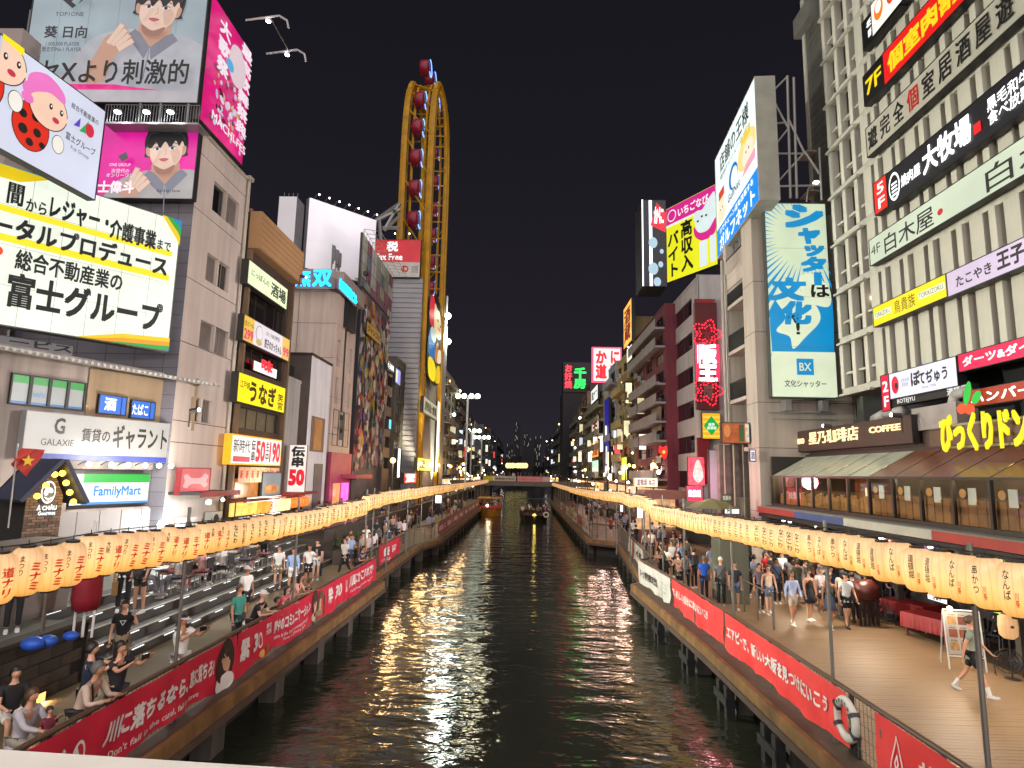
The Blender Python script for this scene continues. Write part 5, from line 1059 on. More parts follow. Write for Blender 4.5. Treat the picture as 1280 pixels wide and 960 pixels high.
# below: striped fascia, dark open arcade
zc0 = fR.p(972, 634)[1]; b = MB(); cols_ = [(0, 4.1, '8e2a22'), (4.1, 8.1, '33446e'), (8.1, 12.9, '9c988c'), (12.9, WR, '8e2a22')]
for a, c, h_ in cols_: b.box(a+.01, -.75, -.42, c-.01, -.7, -.16, M(h_, .6, .15))
b.box(0, -.69, -.2, WR, 0, -.13, M('6e6b64', .7, .2)); b.build('striped_fascia', RT)
b = MB(); b.box(0, -.69, -.62, WR, 5, -.45, M('1a1614', .7)); b.box(0, 2.6, PZ-zg0, WR, 3, -.62, M('241a16', .7, .4, 1)); b.box(-.1, -.3, PZ-zg0, .3, 3, -.1, M('3a3430', .8)); b.build('arcade', RT)
for i in range(3):
    x = 2.3+i*5.4; c = thing('arcade_pillar', 'slim pillar under the glass restaurant, number counted away from the bridge side', 'pillar', fR.w(u0+x, 1.3, PZ), fR.rz); c['label'] = 'slim dark pillar holding up the glass restaurant storey'; c['group'] = 'pillars under the glass restaurant'; q = MB(); q.box(-.1, -.1, 0, .1, .1, zg0-PZ-.62, M('4a4038', .6)); q.build('shaft', c); q = MB(); q.box(-.16, -.16, 0.002, .16, .16, .12, M('2a2624', .6)); q.build('base', c)
for i, (px, py) in enumerate(((979, 643), (987, 645), (1019, 650), (1101, 665), (1162, 675), (1236, 688))):
    h = hit(px, py, (RX-.4, 0, 0), Vector((1, 0, 0))); o = thing('downlight', 'round warm ceiling spotlight under the striped fascia, %s from the far end' % ('first', 'second', 'third', 'fourth', 'fifth', 'sixth')[i], 'light', (RX-.4, h.y, zg0-.66)); q = MB(); q.tube((0, 0, 0), (0, 0, .06), .09, DARK, 8); q.build('housing', o); q = MB(); q.ball((0, 0, -.02), .07, E('FFE2B8', 18, 0), .5); q.build('bulb', o)
for y in (13, 17.5, 22, 26.5): lamp('arcade_light', 'SPOT', (RX-.5, y, zg0-.75), 520, (1, .82, .62), .3, target=(RX-2.8, y, PZ), spot=140)
# arcade signs
def arc(label, quad, face, body, tc_=None, d=-.6, th=.08, **kw):
    s = Sign('lit_sign', label, fR, quad, d, th, face, BLACKP, rim=.02)
    if body: s.t(body, .08, .15, .92, .85, tc_ or K, .03)
    return s.done()
arc('red lit strip sign under the striped fascia near the concrete pillar', [(980, 655), (1028, 662), (1028, 668), (980, 660)], E('FF3030', 1.3, .2), '', None)
arc('small red and white lit sign above the lanterns in the arcade', [(1098, 670), (1116, 673), (1116, 681), (1098, 679)], E('F02020', 1.4, .2), '火', E('FFFFFF', 1.5, 0))
arc('purple lit crosshatch sign above the lanterns in the arcade', [(1155, 680), (1180, 682), (1180, 693), (1155, 690)], E('9070E8', 1.1, .3, 5), '88')
arc('black framed menu sign with a green rim near the right edge of the view', [(1226, 692), (1258, 699), (1258, 706), (1226, 703)], E('E8F0B0', .9, .3, 3), 'MENU')
arc('white lit menu screen of black lettering hanging below the lanterns', [(1159, 738), (1184, 744), (1184, 755), (1159, 750)], E('F4ECF4', 1.2, .2, 4), '生ビール 500\n営業中', K)
arc('green and yellow lit poster below the lanterns near the right edge of the view', [(1231, 748), (1252, 755), (1252, 768), (1231, 764)], E('A8D860', 1.1, .6, 6), '')
# ---- Hoshino sign and the big yellow letters
s = Sign('shop_sign', 'dark brown sign band with glowing HOSHINO and COFFEE lettering above the glass roof', FR(RX+1.7), [(986, 541), (1140, 518), (1140, 557), (985, 564)], .12, .25, M('3a241c', .6, .1, 1), FRM, rim=.02)
WG = E('FFDCA0', 1.5, 0); s.t('HOSHINO', .03, .38, .18, .64, WG, .03, .03); s.t('星乃珈琲店', .23, .3, .66, .88, WG, .02, .03); s.t('COFFEE', .74, .5, .94, .74, WG, .03, .03); s.done()
s = Sign('shop_sign', 'orange red sign band with white hamburg restaurant katakana', FR(RX+1.5), [(1203, 489), (1250, 481), (1250, 503), (1205, 511)], .3, .25, E('C03A18', .6, .1), FRM, umax=-12.6, rim=.02); s.t('ハンバーグレストラン', .05, .18, .98, .82, E('FFFFFF', 1.2, 0), .04); s.done()
s = Sign('shop_sign', 'huge yellow lit hiragana and katakana letters with a cherry mark, unframed, over the glass roof', FR(RX+1.2), [(1176, 522), (1250, 508), (1250, 560), (1178, 567)], .3, .02, None, FRM, umax=-12.4, rim=.02)
for c in list(s.o.children): bpy.data.objects.remove(c)
b = MB(); b.box(0, .12, s.H*.1, s.W, .16, s.H*.16, STEEL); b.box(0, .12, s.H*.7, s.W, .16, s.H*.76, STEEL); b.build('support_rail', s.o)
YB = E('FFE818', 1.0, 0); kx = (FR(RX+1.2).p(1286, 530, .3)[0]-s.u0)/s.W; s.t('びっくりドン', .0, .0, kx, 1.0, YB, .045, .05); s.ell(.14, 1.12, .03, .14, E('F05028', .9)); s.ell(.185, 1.08, .03, .14, E('F05028', .9)); s.ell(.18, 1.5, .02, .32, E('20C040', .9), rot=-20); s.ell(.23, 1.35, .02, .2, E('20C040', .9), rot=-50); s.done()
t = thing('roof_plant', 'grey ducts and a sheet metal box on the restaurant roof under the 2F sign', 'ducting', FR(14.1).w(FR(14.1).p(1144, 530)[0], 0, FR(RX+1.7).p(1140, 521)[1]), fG.rz)
b = MB(); b.box(0, -.1, -.5, 2.3, .6, .3, M('8a827e', .6, .2)); b.build('casing', t); b = MB(); b.path([(1.6, .3, .3), (1.75, .3, .6), (2.3, .3, .65), (2.7, .3, .3)], .17, M('9a9490', .5, .2), 10); b.path([(-3.6, .6, .25), (-2.8, .6, .42), (-1.6, .6, .42)], .2, M('9a9490', .5, .2), 10); b.build('duct', t, True)
# ---- balcony building with the camera-facing column and the tall blue sign
YC = 31.2; fC = FC(YC); xa = fC.p(946, 480)[0]; fBk = FR(xa); zt = fC.p(945, 268)[1]; TANC = M('a89c90', .75, .08, .5, .1, streak=.2)
ub = fBk.p(906, 400)[0]; ue = -YC; Wb = ue-ub; ops = []; zs = [fBk.p(925, y)[1] for y in (560, 497, 433, 372, 330)]
BB = thing('balcony_building', 'tan building with deep cluttered balconies and a plain end wall behind the tall blue sign', 'building', fBk.w(ub, 0, PZ), fBk.rz); Hb = zt-PZ
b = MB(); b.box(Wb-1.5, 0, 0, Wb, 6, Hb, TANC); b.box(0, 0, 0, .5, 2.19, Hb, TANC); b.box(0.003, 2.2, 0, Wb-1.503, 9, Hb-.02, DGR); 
b.box(.5, 0, Hb-3.2, Wb-1.5, 2.2, Hb-1.2, TANC)
xr = fC.p(1046, 480)[0]-xa; b.box(Wb-.8, 6.003, 0, Wb-.02, xr, fC.p(1000, 500)[1]-PZ, TANC)
b.box(Wb-1.5, 6.003, 0, Wb-.9, xr, Hb*.8, TANC); b.build('wall', BB)
jb = MB()
for y in (640, 560, 503, 415, 352): z = fC.p(950, y)[1]-PZ; jb.box(Wb-1.52, -.004, z, Wb+.004, 5.9, z+.03, jt)
jb.build('panel_joint', BB, kind='stuff')
for i, z in enumerate(zs):
    z -= PZ; b = MB(); b.box(.5, -.02, z-.2, Wb-1.5, 2.2, z, TANC); f = b.build('floor_slab', BB); b = MB()
    b.box(.5, -.01, z+.95, Wb-1.5, .04, z+1.0, DARK)
    for k in range(30): x = .55+(Wb-2.1)*k/29; b.box(x-.012, 0, z, x+.012, .025, z+.95, DARK)
    b.build('balcony_rail', BB)
    b = MB(); rn = random.Random(i)
    for k in range(6): ac_unit(b, .8+k*(Wb-2.8)/6+rn.uniform(0, .4), 1.2+rn.uniform(0, .5), z+rn.choice((0, 0, 1.3, 1.9)), rn.uniform(.9, 1.3))
    for k in range(4): x = rn.uniform(.6, Wb-1.8); b.tube((x, 1.8, z), (x, 1.8, z+3), .06, STEEL, 6)
    b.build('air_conditioner', BB, kind='stuff')
b = MB(); b.tube((.2, -.15, 0), (.2, -.15, Hb-1), .09, M('8d877e', .5), 8); b.tube((.55, -.12, 0), (.55, -.12, Hb-2), .06, M('8d877e', .5), 8); b.build('drain_pipe', BB)
s = Sign('tall_sign', 'tall blue and cream lit sign with brushed blue lettering and a BX square', FC(YC-.9), [(956, 255), (1034, 252), (1044, 497), (963, 498)], 0, .35, E('D6E4C2', .82, .1, .5), M('3a3f3c', .5), cat='billboard', rim=.05)
B1 = E('1290CC', .8, .06); CR_ = E('DDE8C8', .85, .06)
for i in range(44):      # burst rays
    a = 100+i*6.0; cx, cz = s.W*.66, s.H*.82; r0, r1 = s.W*(.5+.05*(i % 2)), s.W*1.5; da = 1.9
    s.poly([((cx+r*math.cos(R(q)))/s.W, max(.36, (cz+r*math.sin(R(q)))/s.H)) for r, q in ((r0, a), (r1, a-da), (r1, a+da))], B1)
s.curve([(.02, .24), (.02, .42), (.25, .48), (.5, .46), (.75, .5), (.98, .48), (.98, .24), (.98, .2), (.5, .2), (.02, .2)], B1)
s.curve([(.1, .5), (.3, .57), (.55, .52), (.75, .45), (.78, .38), (.55, .3), (.35, .24), (.3, .3), (.1, .33), (.25, .4)], CR_); s.curve([(.5, .6), (.7, .62), (.95, .55), (.95, .46), (.75, .46), (.55, .5)], CR_)
s.r(.01, .005, .99, .225, CR_)
for ch, x0, z0, x1, z1 in (('シ', .3, .86, .92, .985), ('ャ', .5, .775, .85, .86), ('ッ', .58, .71, .9, .77), ('タ', .52, .63, .92, .71), ('ー', .72, .56, .84, .63), ('文', .04, .48, .58, .6), ('化', .18, .36, .66, .48)): s.t(ch, x0, z0, x1, z1, B1, .08, slant=.12)
s.t('は', .66, .5, .95, .565, K, .04); s.t('や', .28, .37, .5, .42, K, .04); s.t('!', .4, .31, .46, .37, K, .04)
[s.r(0.01, k, .99, k+.0012, M('6a7a70', .6)) for k in (.25, .5, .75)]; s.r(.38, .11, .64, .19, B1); s.t('BX', .42, .13, .6, .17, CR_, .01); s.t('文化シャッター', .18, .05, .82, .085, K, .01); s.done()
t = thing('sign_bracket', 'steel bracket and pipes below the tall blue sign', 'bracket', tuple(s.o.location)); b = MB()
for x in (.8, 2.6): b.box(x, .3, -.6, x+.3, 1.2, -.05, STEEL)
b.tube((0, .4, -.7), (3.3, .4, -.7), .05, STEEL, 6); b.tube((.2, .5, -1.0), (3.4, .5, -1.0), .03, STEEL, 6); b.build('pipe', t)
# ---- roof billboard (king and ramen shapes are plain inventions), its truss tower
s = Sign('billboard', 'tall white and blue lit roof billboard with shop solution lettering facing the canal', Fr(xa-.1, YC, -94), [(894, 184), (945, 111), (949, 266), (896, 314)], .1, 1.0, E('E4F2F0', .97, .04, .5), M('8c8a80', .6), cat='billboard', rim=.05)
s.r(.01, .01, .99, .27, E('1888E8', .95, .03)); s.t('店舗の王様', .14, .76, .86, .93, K, .02); s.t('総合ITソリューション', .15, .69, .86, .74, K, .01); s.t('ガルフネット', .08, .03, .92, .17, E('FFFFFF', 1.2, 0), .03); s.t('ITでチェーン店を改革する', .1, .19, .9, .245, E('FFFFFF', 1.2, 0), .02)
s.ell(.49, .52, .11, .11, E('1878C8', .8)); s.ell(.51, .5, .08, .09, E('EAF2F4', .95)); s.t('GulfNet', .34, .35, .64, .42, M('2a3a50', .5), .01)
s.ell(.8, .54, .2, .14, E('F0D890', .9)); s.ell(.83, .5, .12, .1, E('F6E2CC', .92)); s.poly([(.7, .63), (.7, .72), (.76, .67), (.8, .74), (.84, .67), (.9, .72), (.9, .63)], E('F0C840', .9)); s.ell(.8, .52, .01, .012, K); s.ell(.86, .52, .01, .012, K); s.poly([(.7, .36), (.98, .36), (.98, .44), (.78, .42)], E('E8A0B8', .9))
s.curve([(.08, .34), (.1, .5), (.25, .5), (.28, .34), (.26, .29), (.1, .29)], E('F0E4C4', .9)); s.r(.12, .5, .27, .58, E('D84828', .85)); s.ell(.16, .4, .01, .01, K); s.ell(.22, .4, .01, .01, K); s.done()
zb_ = s.z0; zt_ = s.z1
t = thing('sign_tower', 'white steel lattice tower and ladder bracing the back of the tall roof billboard', 'steel tower', (xa+1.1, YC-1.2, zt-.2)); Ht = ony(990, 95, YC).z-zt; T = M('a29f98', .5, .1, metal=.3); b = MB()
pl = lambda px, py, dy=0: ony(px, py, YC-1.0+dy)-t.location
for (p, q, r_) in (((957, 112), (958, 255), .08), ((966, 112), (968, 250), .06), ((984, 95), (988, 248), .07), ((992, 97), (996, 248), .07), ((961, 115), (985, 160), .06), ((985, 95), (962, 118), .05), ((961, 155), (985, 153), .05), ((986, 160), (966, 185), .05), ((986, 150), (1005, 190), .06), ((966, 192), (1006, 192), .05), ((1006, 190), (970, 230), .05), ((1006, 190), (1024, 217), .07), ((1024, 185), (1027, 250), .06), ((970, 233), (1024, 232), .06)):
    b.tube(pl(*p), pl(*q), r_, T, 6); b.tube(pl(*p, 1.4), pl(*q, 1.4), r_*.7, T, 6)
b.build('lattice', t); b = MB()
for k in range(16): z = 110+k*8.6; b.tube(pl(957, z, -.1), pl(966, z, -.1), .025, T, 4)
b.build('ladder', t); b = MB(); c = pl(1020, 228); b.path([pl(1008, 252), pl(1010, 236), pl(1024, 226)], .04, T, 5); b.build('arm', t); b = MB(); b.ball(c, .16, E('FFFFF0', 5, 0), .5); b.build('lamp_head', t)
t = thing('roof_frame', 'steel framework under the roof billboard at the top of the balcony building', 'frame', tuple(s.o.location-Vector((0, 0, 1.8))), s.o.rotation_euler.z); b = MB()
for i in range(8): x = s.W*.72*i/8; b.tube((x, .3, -.4), (x, .3, 1.75), .05, STEEL, 5); b.tube((x, 1.2, -.4), (x, .3, 1.75), .04, STEEL, 5)
for z in (.1, .7, 1.3): b.tube((0, .3, z), (s.W*.64, .3, z), .035, STEEL, 5)
b.build('strut', t)
# ---- next building: grey with window bands, yellow and magenta board, neon 大阪王
fD = FR(14.6); YD = -fD.p(893, 500)[0]+.3; GR2 = M('a59e9c', .8, .08, .5, .1, streak=.2)
aD = simple('grey_building', 'grey building with dark window bands and an ornate red neon column beside it', fD, (838, 874), 345, GR2, py=450, D=10, z0=PZ, rows=6, cols=1, wx=.62, wz=(.25, .75), zfirst=3.2, mode='R')
fE = FC(-aD.u1+.05)
ex = fE.p(894, 450)[0]
zE = fE.p(860, 345)[1]; b = MB(); b.box(.9, .0, 0, 1.2, .02, 1, GR2)
o = thing('grey_building', 'plain grey end wall behind the red neon column', 'building', (14.6, -aD.u1-.02, PZ)); b = MB(); b.box(0.02, -.35, 0, 6, 0, zE-PZ, GR2); b.tube((-.1, -.3, 0), (-.1, -.3, zE-PZ), .1, STEEL, 8); b.build('wall', o)
s = Sign('billboard', 'magenta and yellow lit board with a white bear shape and high income job kanji', Fr(13.4, -aD.u1+4, -60), [(832, 262), (897, 228), (895, 331), (834, 354)], 0, .4, E('E4E424', .92, .04), DARK, cat='billboard', rim=.04)
MG = E('D82C8C', .85, .04); s.r(.01, .76, .99, .99, MG); s.t('いちごなび', .26, .81, .86, .93, E('F4F0F4', 1, 0), .03); s.ell(.13, .87, .09, .08, E('F4F0F4', .95)); s.ell(.13, .87, .075, .066, MG); s.r(.01, .73, .6, .76, E('E8F0E0', .9))
Bw = E('D8E6E6', .9); s.curve([(.6, .62), (.58, .74), (.66, .77), (.75, .76), (.9, .88), (.99, .88), (.99, .5), (.85, .42), (.68, .45)], Bw); s.curve([(.58, .58), (.6, .45), (.75, .36), (.92, .38), (.99, .44), (.99, .58), (.85, .47), (.68, .48)], MG)
for x, z in ((.66, .63), (.74, .67), (.82, .66)): s.ell(x, z, .02, .014, K)
s.r(.68, .04, .82, .36, Bw); s.r(.88, .05, .98, .38, Bw); s.t('高\n収\n入', .32, .06, .56, .72, K, .04); s.t('バ\nイ\nト', .05, .05, .28, .64, K, .04); s.done()
xs_ = fE.p(884, 450)[0]; fN = FC(-aD.u1-.9)
t = Sign('neon_column', 'ornate red neon column with glowing white king kanji between flower shapes, facing the bridge', fN, [(869, 380), (896, 376), (899, 512), (871, 512)], 0, .5, M('4a1216', .6), M('5a1418', .5), rim=.02)
RN = E('FF2038', 3.2, .2, 5); WN = E('FFE8EC', 3.0, .1); H_, W_2 = t.H, t.W
def flower(cz, r):
    m = MB()
    for k in range(34): a = 2*math.pi*k/34; rr = r*(1+.22*math.cos(5*a)); m.ball((W_2/2+rr*math.cos(a), -.15, cz+rr*math.sin(a)), .07, RN, n=6, k=4)
    for k in range(20): a = 2*math.pi*k/20; rr = r*.62*(1+.22*math.cos(5*a)); m.ball((W_2/2+rr*math.cos(a), -.15, cz+rr*math.sin(a)), .06, RN, n=6, k=4)
    m.build('neon_bulb', t.o, kind='stuff')
nb_ = MB(); [nb_.tube((x_0, -.12, H_*.26), (x_0, -.12, H_*.6), .07, RN, 5) for x_0 in (.02, .16, W_2-.16, W_2-.02)]; nb_.build('neon_tube', t.o); flower(H_*.82*.85, W_2*.56); flower(H_*.17, W_2*.56)
t.t('大', .28, .62, .72, .76, M('5a1a20', .5), .05, .1); t.t('阪', .05, .42, .95, .6, WN, .05, .15); t.t('王', .08, .26, .92, .41, WN, .07, .15); t.t('国', .3, .1, .7, .22, M('6a4a40', .5), .05, .1); t.done()
b = MB(); b.box(0, -.1, fE.p(884, 605)[1]-PZ, 1, .1, fE.p(884, 548)[1]-PZ, M('7a1620', .5)); o = b.build('red_panel'); o.location = (fN.p(872, 560)[0], -aD.u1-.75, PZ); tag(o, 'plain dark red wall panel under the orange striped lit sign', 'panel')
lamp('neon_glow', 'POINT', tuple(fN.w(xs_, -1.0, t.z0+H_*.5)), 420, (1, .3, .4), .4)
s = Sign('roof_panel', 'dark red rounded panel with a gold fan above the neon column', fN, [(869, 374), (894, 374), (894, 402), (869, 402)], -.05, .3, M('8a1a1e', .5), DARK); s.poly([(.4, .1), (.98, .95), (.98, .2)], M('a06a34', .5)); s.done()
s = Sign('lit_sign', 'orange striped lit sign with a green diamond under the neon column', fN, [(877, 516), (901, 516), (901, 549), (878, 549)], .1, .4, E('F8B020', .95, .1), DARK, rim=.04)
for k in range(5): s.r(.05, .08+k*.18, .95, .15+k*.18, E('F8D050', .95))
s.poly([(.08, .5), (.5, .88), (.92, .5), (.5, .14)], E('10A848', .9)); s.t('緑茶\n道頓堀', .25, .36, .75, .62, E('F0F8F0', 1, 0), .02); s.done()
s = Sign('lit_sign', 'orange and green shop fascia between the neon column and the tan wall', FC(YC+1.0), [(902, 529), (937, 527), (937, 553), (902, 556)], 0, .3, E('C0602C', .6, .3, 3), DARK); s.ell(.2, .6, .12, .3, E('D8884C', .7)); s.r(.62, .1, .8, .9, M('3a5a34', .6)); s.r(.84, .08, .98, .95, E('D8D0C0', .7, .4, 6)); s.done()
s = Sign('lit_sign', 'small white vertical sign at the edge of the tan end wall', FC(YC-.2), [(937, 562), (945, 562), (945, 577), (937, 577)], 0, .1, E('E8E0F4', 1, .1), DARK); s.t('酒', .2, .2, .8, .8, K, .02); s.done()
s = Sign('grey_signboard', 'tall plain grey panel standing beside the pink neon figure sign', FC(34), [(886, 562), (900, 562), (901, 630), (887, 630)], 0, .3, M('8a8f98', .6, .05), DARK, cat='panel'); s.done()
s = Sign('neon_sign', 'pink and red lit figure sign at street level under the grey building', FC(35), [(860, 572), (880, 570), (882, 607), (860, 607)], 0, .2, E('F04858', 1.4, .6, 4), DARK, rim=.02); s.curve([(.3, .3), (.4, .7), (.6, .9), (.8, .7), (.9, .3), (.6, .1)], E('FFB0A8', 1.6, .3, 5)); s.done()
s = Sign('neon_sign', 'small pink red neon box sign with white lettering low on the right bank', FC(34.5), [(858, 608), (878, 607), (878, 626), (859, 626)], 0, .3, E('FF2848', 2.0, .2), DARK, rim=.02); s.t('飲放題', .1, .25, .9, .75, E('FFE0F0', 2.4, 0), .05); s.done()
lamp('pink_sign_glow', 'POINT', (FC(33.5).p(868, 600)[0], 33.2, FC(33.5).p(868, 600)[1]), 260, (1, .3, .42), .4)
# shop stalls at street level by the pillar
b = MB(); h = onz(920, 778, PZ); GP = M('5c5f52', .75, .1, 1, .1, streak=.3); o = thing('concrete_pier', 'square grey green concrete pier standing on the right promenade', 'pier', (h.x-.2, 25.2, PZ)); p0, p1 = ony(903, 700, 25).x, ony(938, 700, 25).x; b.box(p0-o.location.x, 0, 0, p1-o.location.x, 1.2, 3.0, GP); b.build('column', o)
t = thing('market_parasol', 'olive green parasol open behind the lanterns on the right bank', 'parasol', (FC(31).p(885, 640)[0], 30.4, PZ)); b = MB(); c0 = FC(31).p(885, 630)[1]-PZ
b.lathe([(1.35, c0-.15), (.7, c0+.12), (.03, c0+.3)], M('6e6a44', .7), n=8); b.build('canopy', t); b = MB(); b.tube((0, 0, 0), (0, 0, c0+.1), .03, STEEL, 6); b.build('pole', t)
s = Sign('lit_sign', 'white lit box sign with a black mark behind the lanterns beside the olive parasol', FC(30.5), [(905, 631), (925, 636), (925, 644), (905, 642)], 0, .2, E('F4F4F4', 1.3, .1), DARK); s.t('P', .2, .2, .4, .8, K, .05); s.done()
s = Sign('lit_sign', 'small green and white sign above the white lit box sign', FC(31), [(902, 618), (915, 618), (915, 627), (902, 627)], 0, .2, M('4a7a50', .6), DARK); s.t('営業中', .1, .2, .9, .8, BW, .03); s.done()
t = thing('shop_row', 'dim shop fronts with pipes and boards between the tan wall and the grey panel', 'shop front', (13.0, 33.5, PZ)); b = MB(); x0, x1 = FC(33.5).p(900, 600)[0]-13, FC(33.5).p(947, 600)[0]-13; zc = FC(33.5).p(920, 556)[1]-PZ
b.box(x0, 0, 0, x1, 1, zc, M('5e554e', .8, .4, 2)); b.box(x0+.3, -.1, 1.2, x0+1.2, -.002, 3.2, M('7a746c', .6)); b.box(x1-1.3, -.12, 2.0, x1-.1, -.002, 3.9, M('7c7562', .6)); b.build('wall', t); b = MB()
for k in range(6): b.tube((x0+.2+k*.5, -.2, 0), (x0+.2+k*.5, -.2, zc), .04+.02*(k % 2), M('8a8070', .5), 6)
b.build('pipe', t)
# ================================================================ FAR LEFT: dark grey blocks, wheel tower, row of far buildings
simple('grey_building', 'tan narrow building with a white standing pipe right of the comic mural', FL(-14.2), (481, 491), 462, M('80726a', .8, .15), py=520, D=8, rows=5, cols=1, mode='R')
simple('dark_building', 'dark grey apartment block with pale balcony bands and a white lit roof sign', FL(-13.9), (492.5, 511), 444, M('46433f', .8, .25), py=520, D=12, rows=6, cols=2, wx=.6, fm=M('7c7670', .6), mode='L', side=M('5b544f', .8))
q = FL(-13.5); s = Sign('roof_sign', 'small black roof sign with white brushed characters on the dark apartment block', q, [(485, 450), (493, 456), (492, 467), (484, 462)], 0, .3, BLACKP, DARK, rim=.02); s.t('くら寿司', .05, .2, .95, .8, E('FFFFFF', 1.6, 0), .04); s.done()
s = Sign('roof_sign', 'tiny blue and yellow lit roof sign at the foot of the wheel tower', q, [(495, 460), (501, 464), (500, 482), (494, 478)], .2, .3, E('9090E8', 1.0, .3, 2), DARK, rim=.02); s.r(.1, .1, .4, .9, E('F0F0A0', 1, 0)); s.done()
bY = 71; fK = FC(bY)
x0, x1 = fK.p(466, 380)[0], fK.p(527, 380)[0]; z0, z1 = SZ, fK.p(500, 347)[1]
t = thing('store_building', 'large building with a grey ribbed sheet metal end wall under the tax free sign', 'building', (x0, bY, SZ)); b = MB(); RB = M('8c8a8e', .6, .1, .5); b.box(0, .2, 0, x1-x0, 25, z1-SZ, RB); b.build('wall', t); b = MB()
n = 44
for i in range(n): z = (z1-SZ)*i/n; b.box(0, .1, z, x1-x0, .198, z+(z1-SZ)/n*.8, RB)
b.build('metal_rib', t, kind='stuff')
s = Sign('roof_sign', 'red and white tax free roof sign lit by three small lamps', fK, [(467, 298), (526, 301), (525, 348), (466, 345)], .3, .5, M('b9b4ae', .6, .1), DARK, cat='billboard', rim=.05)
s.r(.01, .4, .99, .99, E('D81828', .62, .2, .3)); s.t('税', .27, .68, .52, .95, E('FFFFFF', .95, 0), .05); s.t('Tax Free', .02, .45, .62, .62, E('FFFFFF', .95, 0), .03); s.ell(.68, .22, .08, .09, INKR); s.ell(.7, .22, .03, .04, M('b9b4ae', .6)); s.t('DUTY FREE', .82, .12, .96, .3, M('77706a', .6), .0); s.done(); lights_row(s.o, [(s.W*k, 0, s.H) for k in (.2, .5, .8)], 1.6, E('FFFFF0', 8, 0))
t = thing('roof_brace', 'grey steel braces between the blank billboard and the wheel tower', 'frame', ony(470, 300, 69)); b = MB(); L = lambda px, py: ony(px, py, 69)-t.location
for p, q_ in (((470, 275), (500, 254)), ((500, 254), (480, 288)), ((500, 262), (470, 276)), ((474, 275), (476, 300)), ((478, 285), (500, 285)), ((480, 288), (500, 270))): b.tube(L(*p), L(*q_), .22, STEEL, 5)
b.build('strut', t)
# ---- the wheel tower: two parallel oval hoops of yellow truss with red gondolas between
YE = M('b8860e', .5, .25, .8); YB_ = E('C88A08', .16, .3, .3)
def yel():
    m = bpy.data.materials.new('yellow_steel'); return m
XF1, XB1 = -12.2, -15.6; fW = FL(XF1)
uN = fW.p(534, 300)[0]; uF = fW.p(556, 300)[0]; zT = fW.p(546, 103)[1]; zB = SZ; uc_ = (uN+uF)/2; a_ = (uF-uN)/2
WT = thing('wheel_tower', 'tall yellow steel oval ferris wheel tower with red gondolas standing over the left bank', 'ferris wheel', (0, uc_, SZ)); zTl = zT-SZ+1.6; rz_ = 13.5
def hoop(a, k=20):     # (y, z) points of the hoop, near leg up, over, far leg down
    pts = [(-a, 0), (-a, 10), (-a, 20), (-a, 30)]; z0 = zTl-rz_; pts.append((-a, z0)); 
    for i in range(1, k): t = math.pi-math.pi*i/k; cs, sn = math.cos(t), math.sin(t); pts.append((a*math.copysign(abs(cs)**.72, cs), z0+rz_*sn**.8))
    pts += [(a, z0), (a, 30), (a, 20), (a, 10), (a, 0)]; return pts
o_ = hoop(a_); i_ = hoop(a_-1.6)
for X in (XF1, XB1):
    b = MB()
    for P in (o_, i_):
        b.path([(X, y, z) for y, z in P], .42 if P is o_ else .3, YE, 6)
    b.path([(X+(-.9 if X == XF1 else .9), y, z) for y, z in hoop(a_-.8)], .18, YE, 6)
    b.build('hoop', WT)
b = MB(); dense = []
for P in (o_, i_):
    q = []
    for (y0, z0), (y1, z1) in zip(P[:-1], P[1:]):
        n = max(1, int(math.hypot(y1-y0, z1-z0)/2.2)); q += [(y0+(y1-y0)*k/n, z0+(z1-z0)*k/n) for k in range(n)]
    dense.append(q)
n = min(len(dense[0]), len(dense[1]))
for i in range(n-1):
    for X in (XF1, XB1):
        b.tube((X, *dense[0][i]), (X, *dense[1][i]), .15, YE, 4, cap=False); b.tube((X, *dense[0][i]), (X, *dense[1][i+1]), .13, YE, 4, cap=False)
    if True: b.tube((XF1, *dense[1][i]), (XB1, *dense[1][i]), .1, YE, 4, cap=False)
    if i % 2 == 0: b.tube((XF1, *dense[0][i]), (XB1, *dense[0][i+2 if i+2 < n else i]), .1, YE, 4, cap=False)
b.build('lattice', WT, kind='stuff')
gd = MB(); RG = M('8c1830', .4, .15, 1); gd.T = Matrix.Rotation(R(90), 4, 'Y'); gd.lathe([(.75, -.7), (1.05, -.58), (1.1, .4), (.98, .55)], RG, n=16); gd.T = None; gme = gd.mesh(True)
rg_ = MB(); BLU = E('6FA8FF', 2.2, 0)
for k in range(14): a0, a1 = 2*math.pi*k/20-2.2, 2*math.pi*(k+1)/20-2.2; rg_.tube((.7, 1.06*math.cos(a0), 1.06*math.sin(a0)), (.7, 1.06*math.cos(a1), 1.06*math.sin(a1)), .07, BLU, 5)
rme = rg_.mesh()
H2 = hoop(a_-.2, 16); tot = []; 
for (y0, z0), (y1, z1) in zip(H2[:-1], H2[1:]):
    n = max(1, int(math.hypot(y1-y0, z1-z0)/.5)); tot += [(y0+(y1-y0)*k/n, z0+(z1-z0)*k/n) for k in range(n)]
st_ = 8; k = 26
idx = list(range(len(tot)//2, 50, -8))+list(range(len(tot)//2+8, len(tot)-50, 8))
for j in idx:
    y, z = tot[j]
    if z > zTl-3: z += 2.4
    if z < 24: continue
    o = put('gondola', gme, WT, ((XF1+XB1)/2-.1, y, z)); put('ring_light', rme, o)
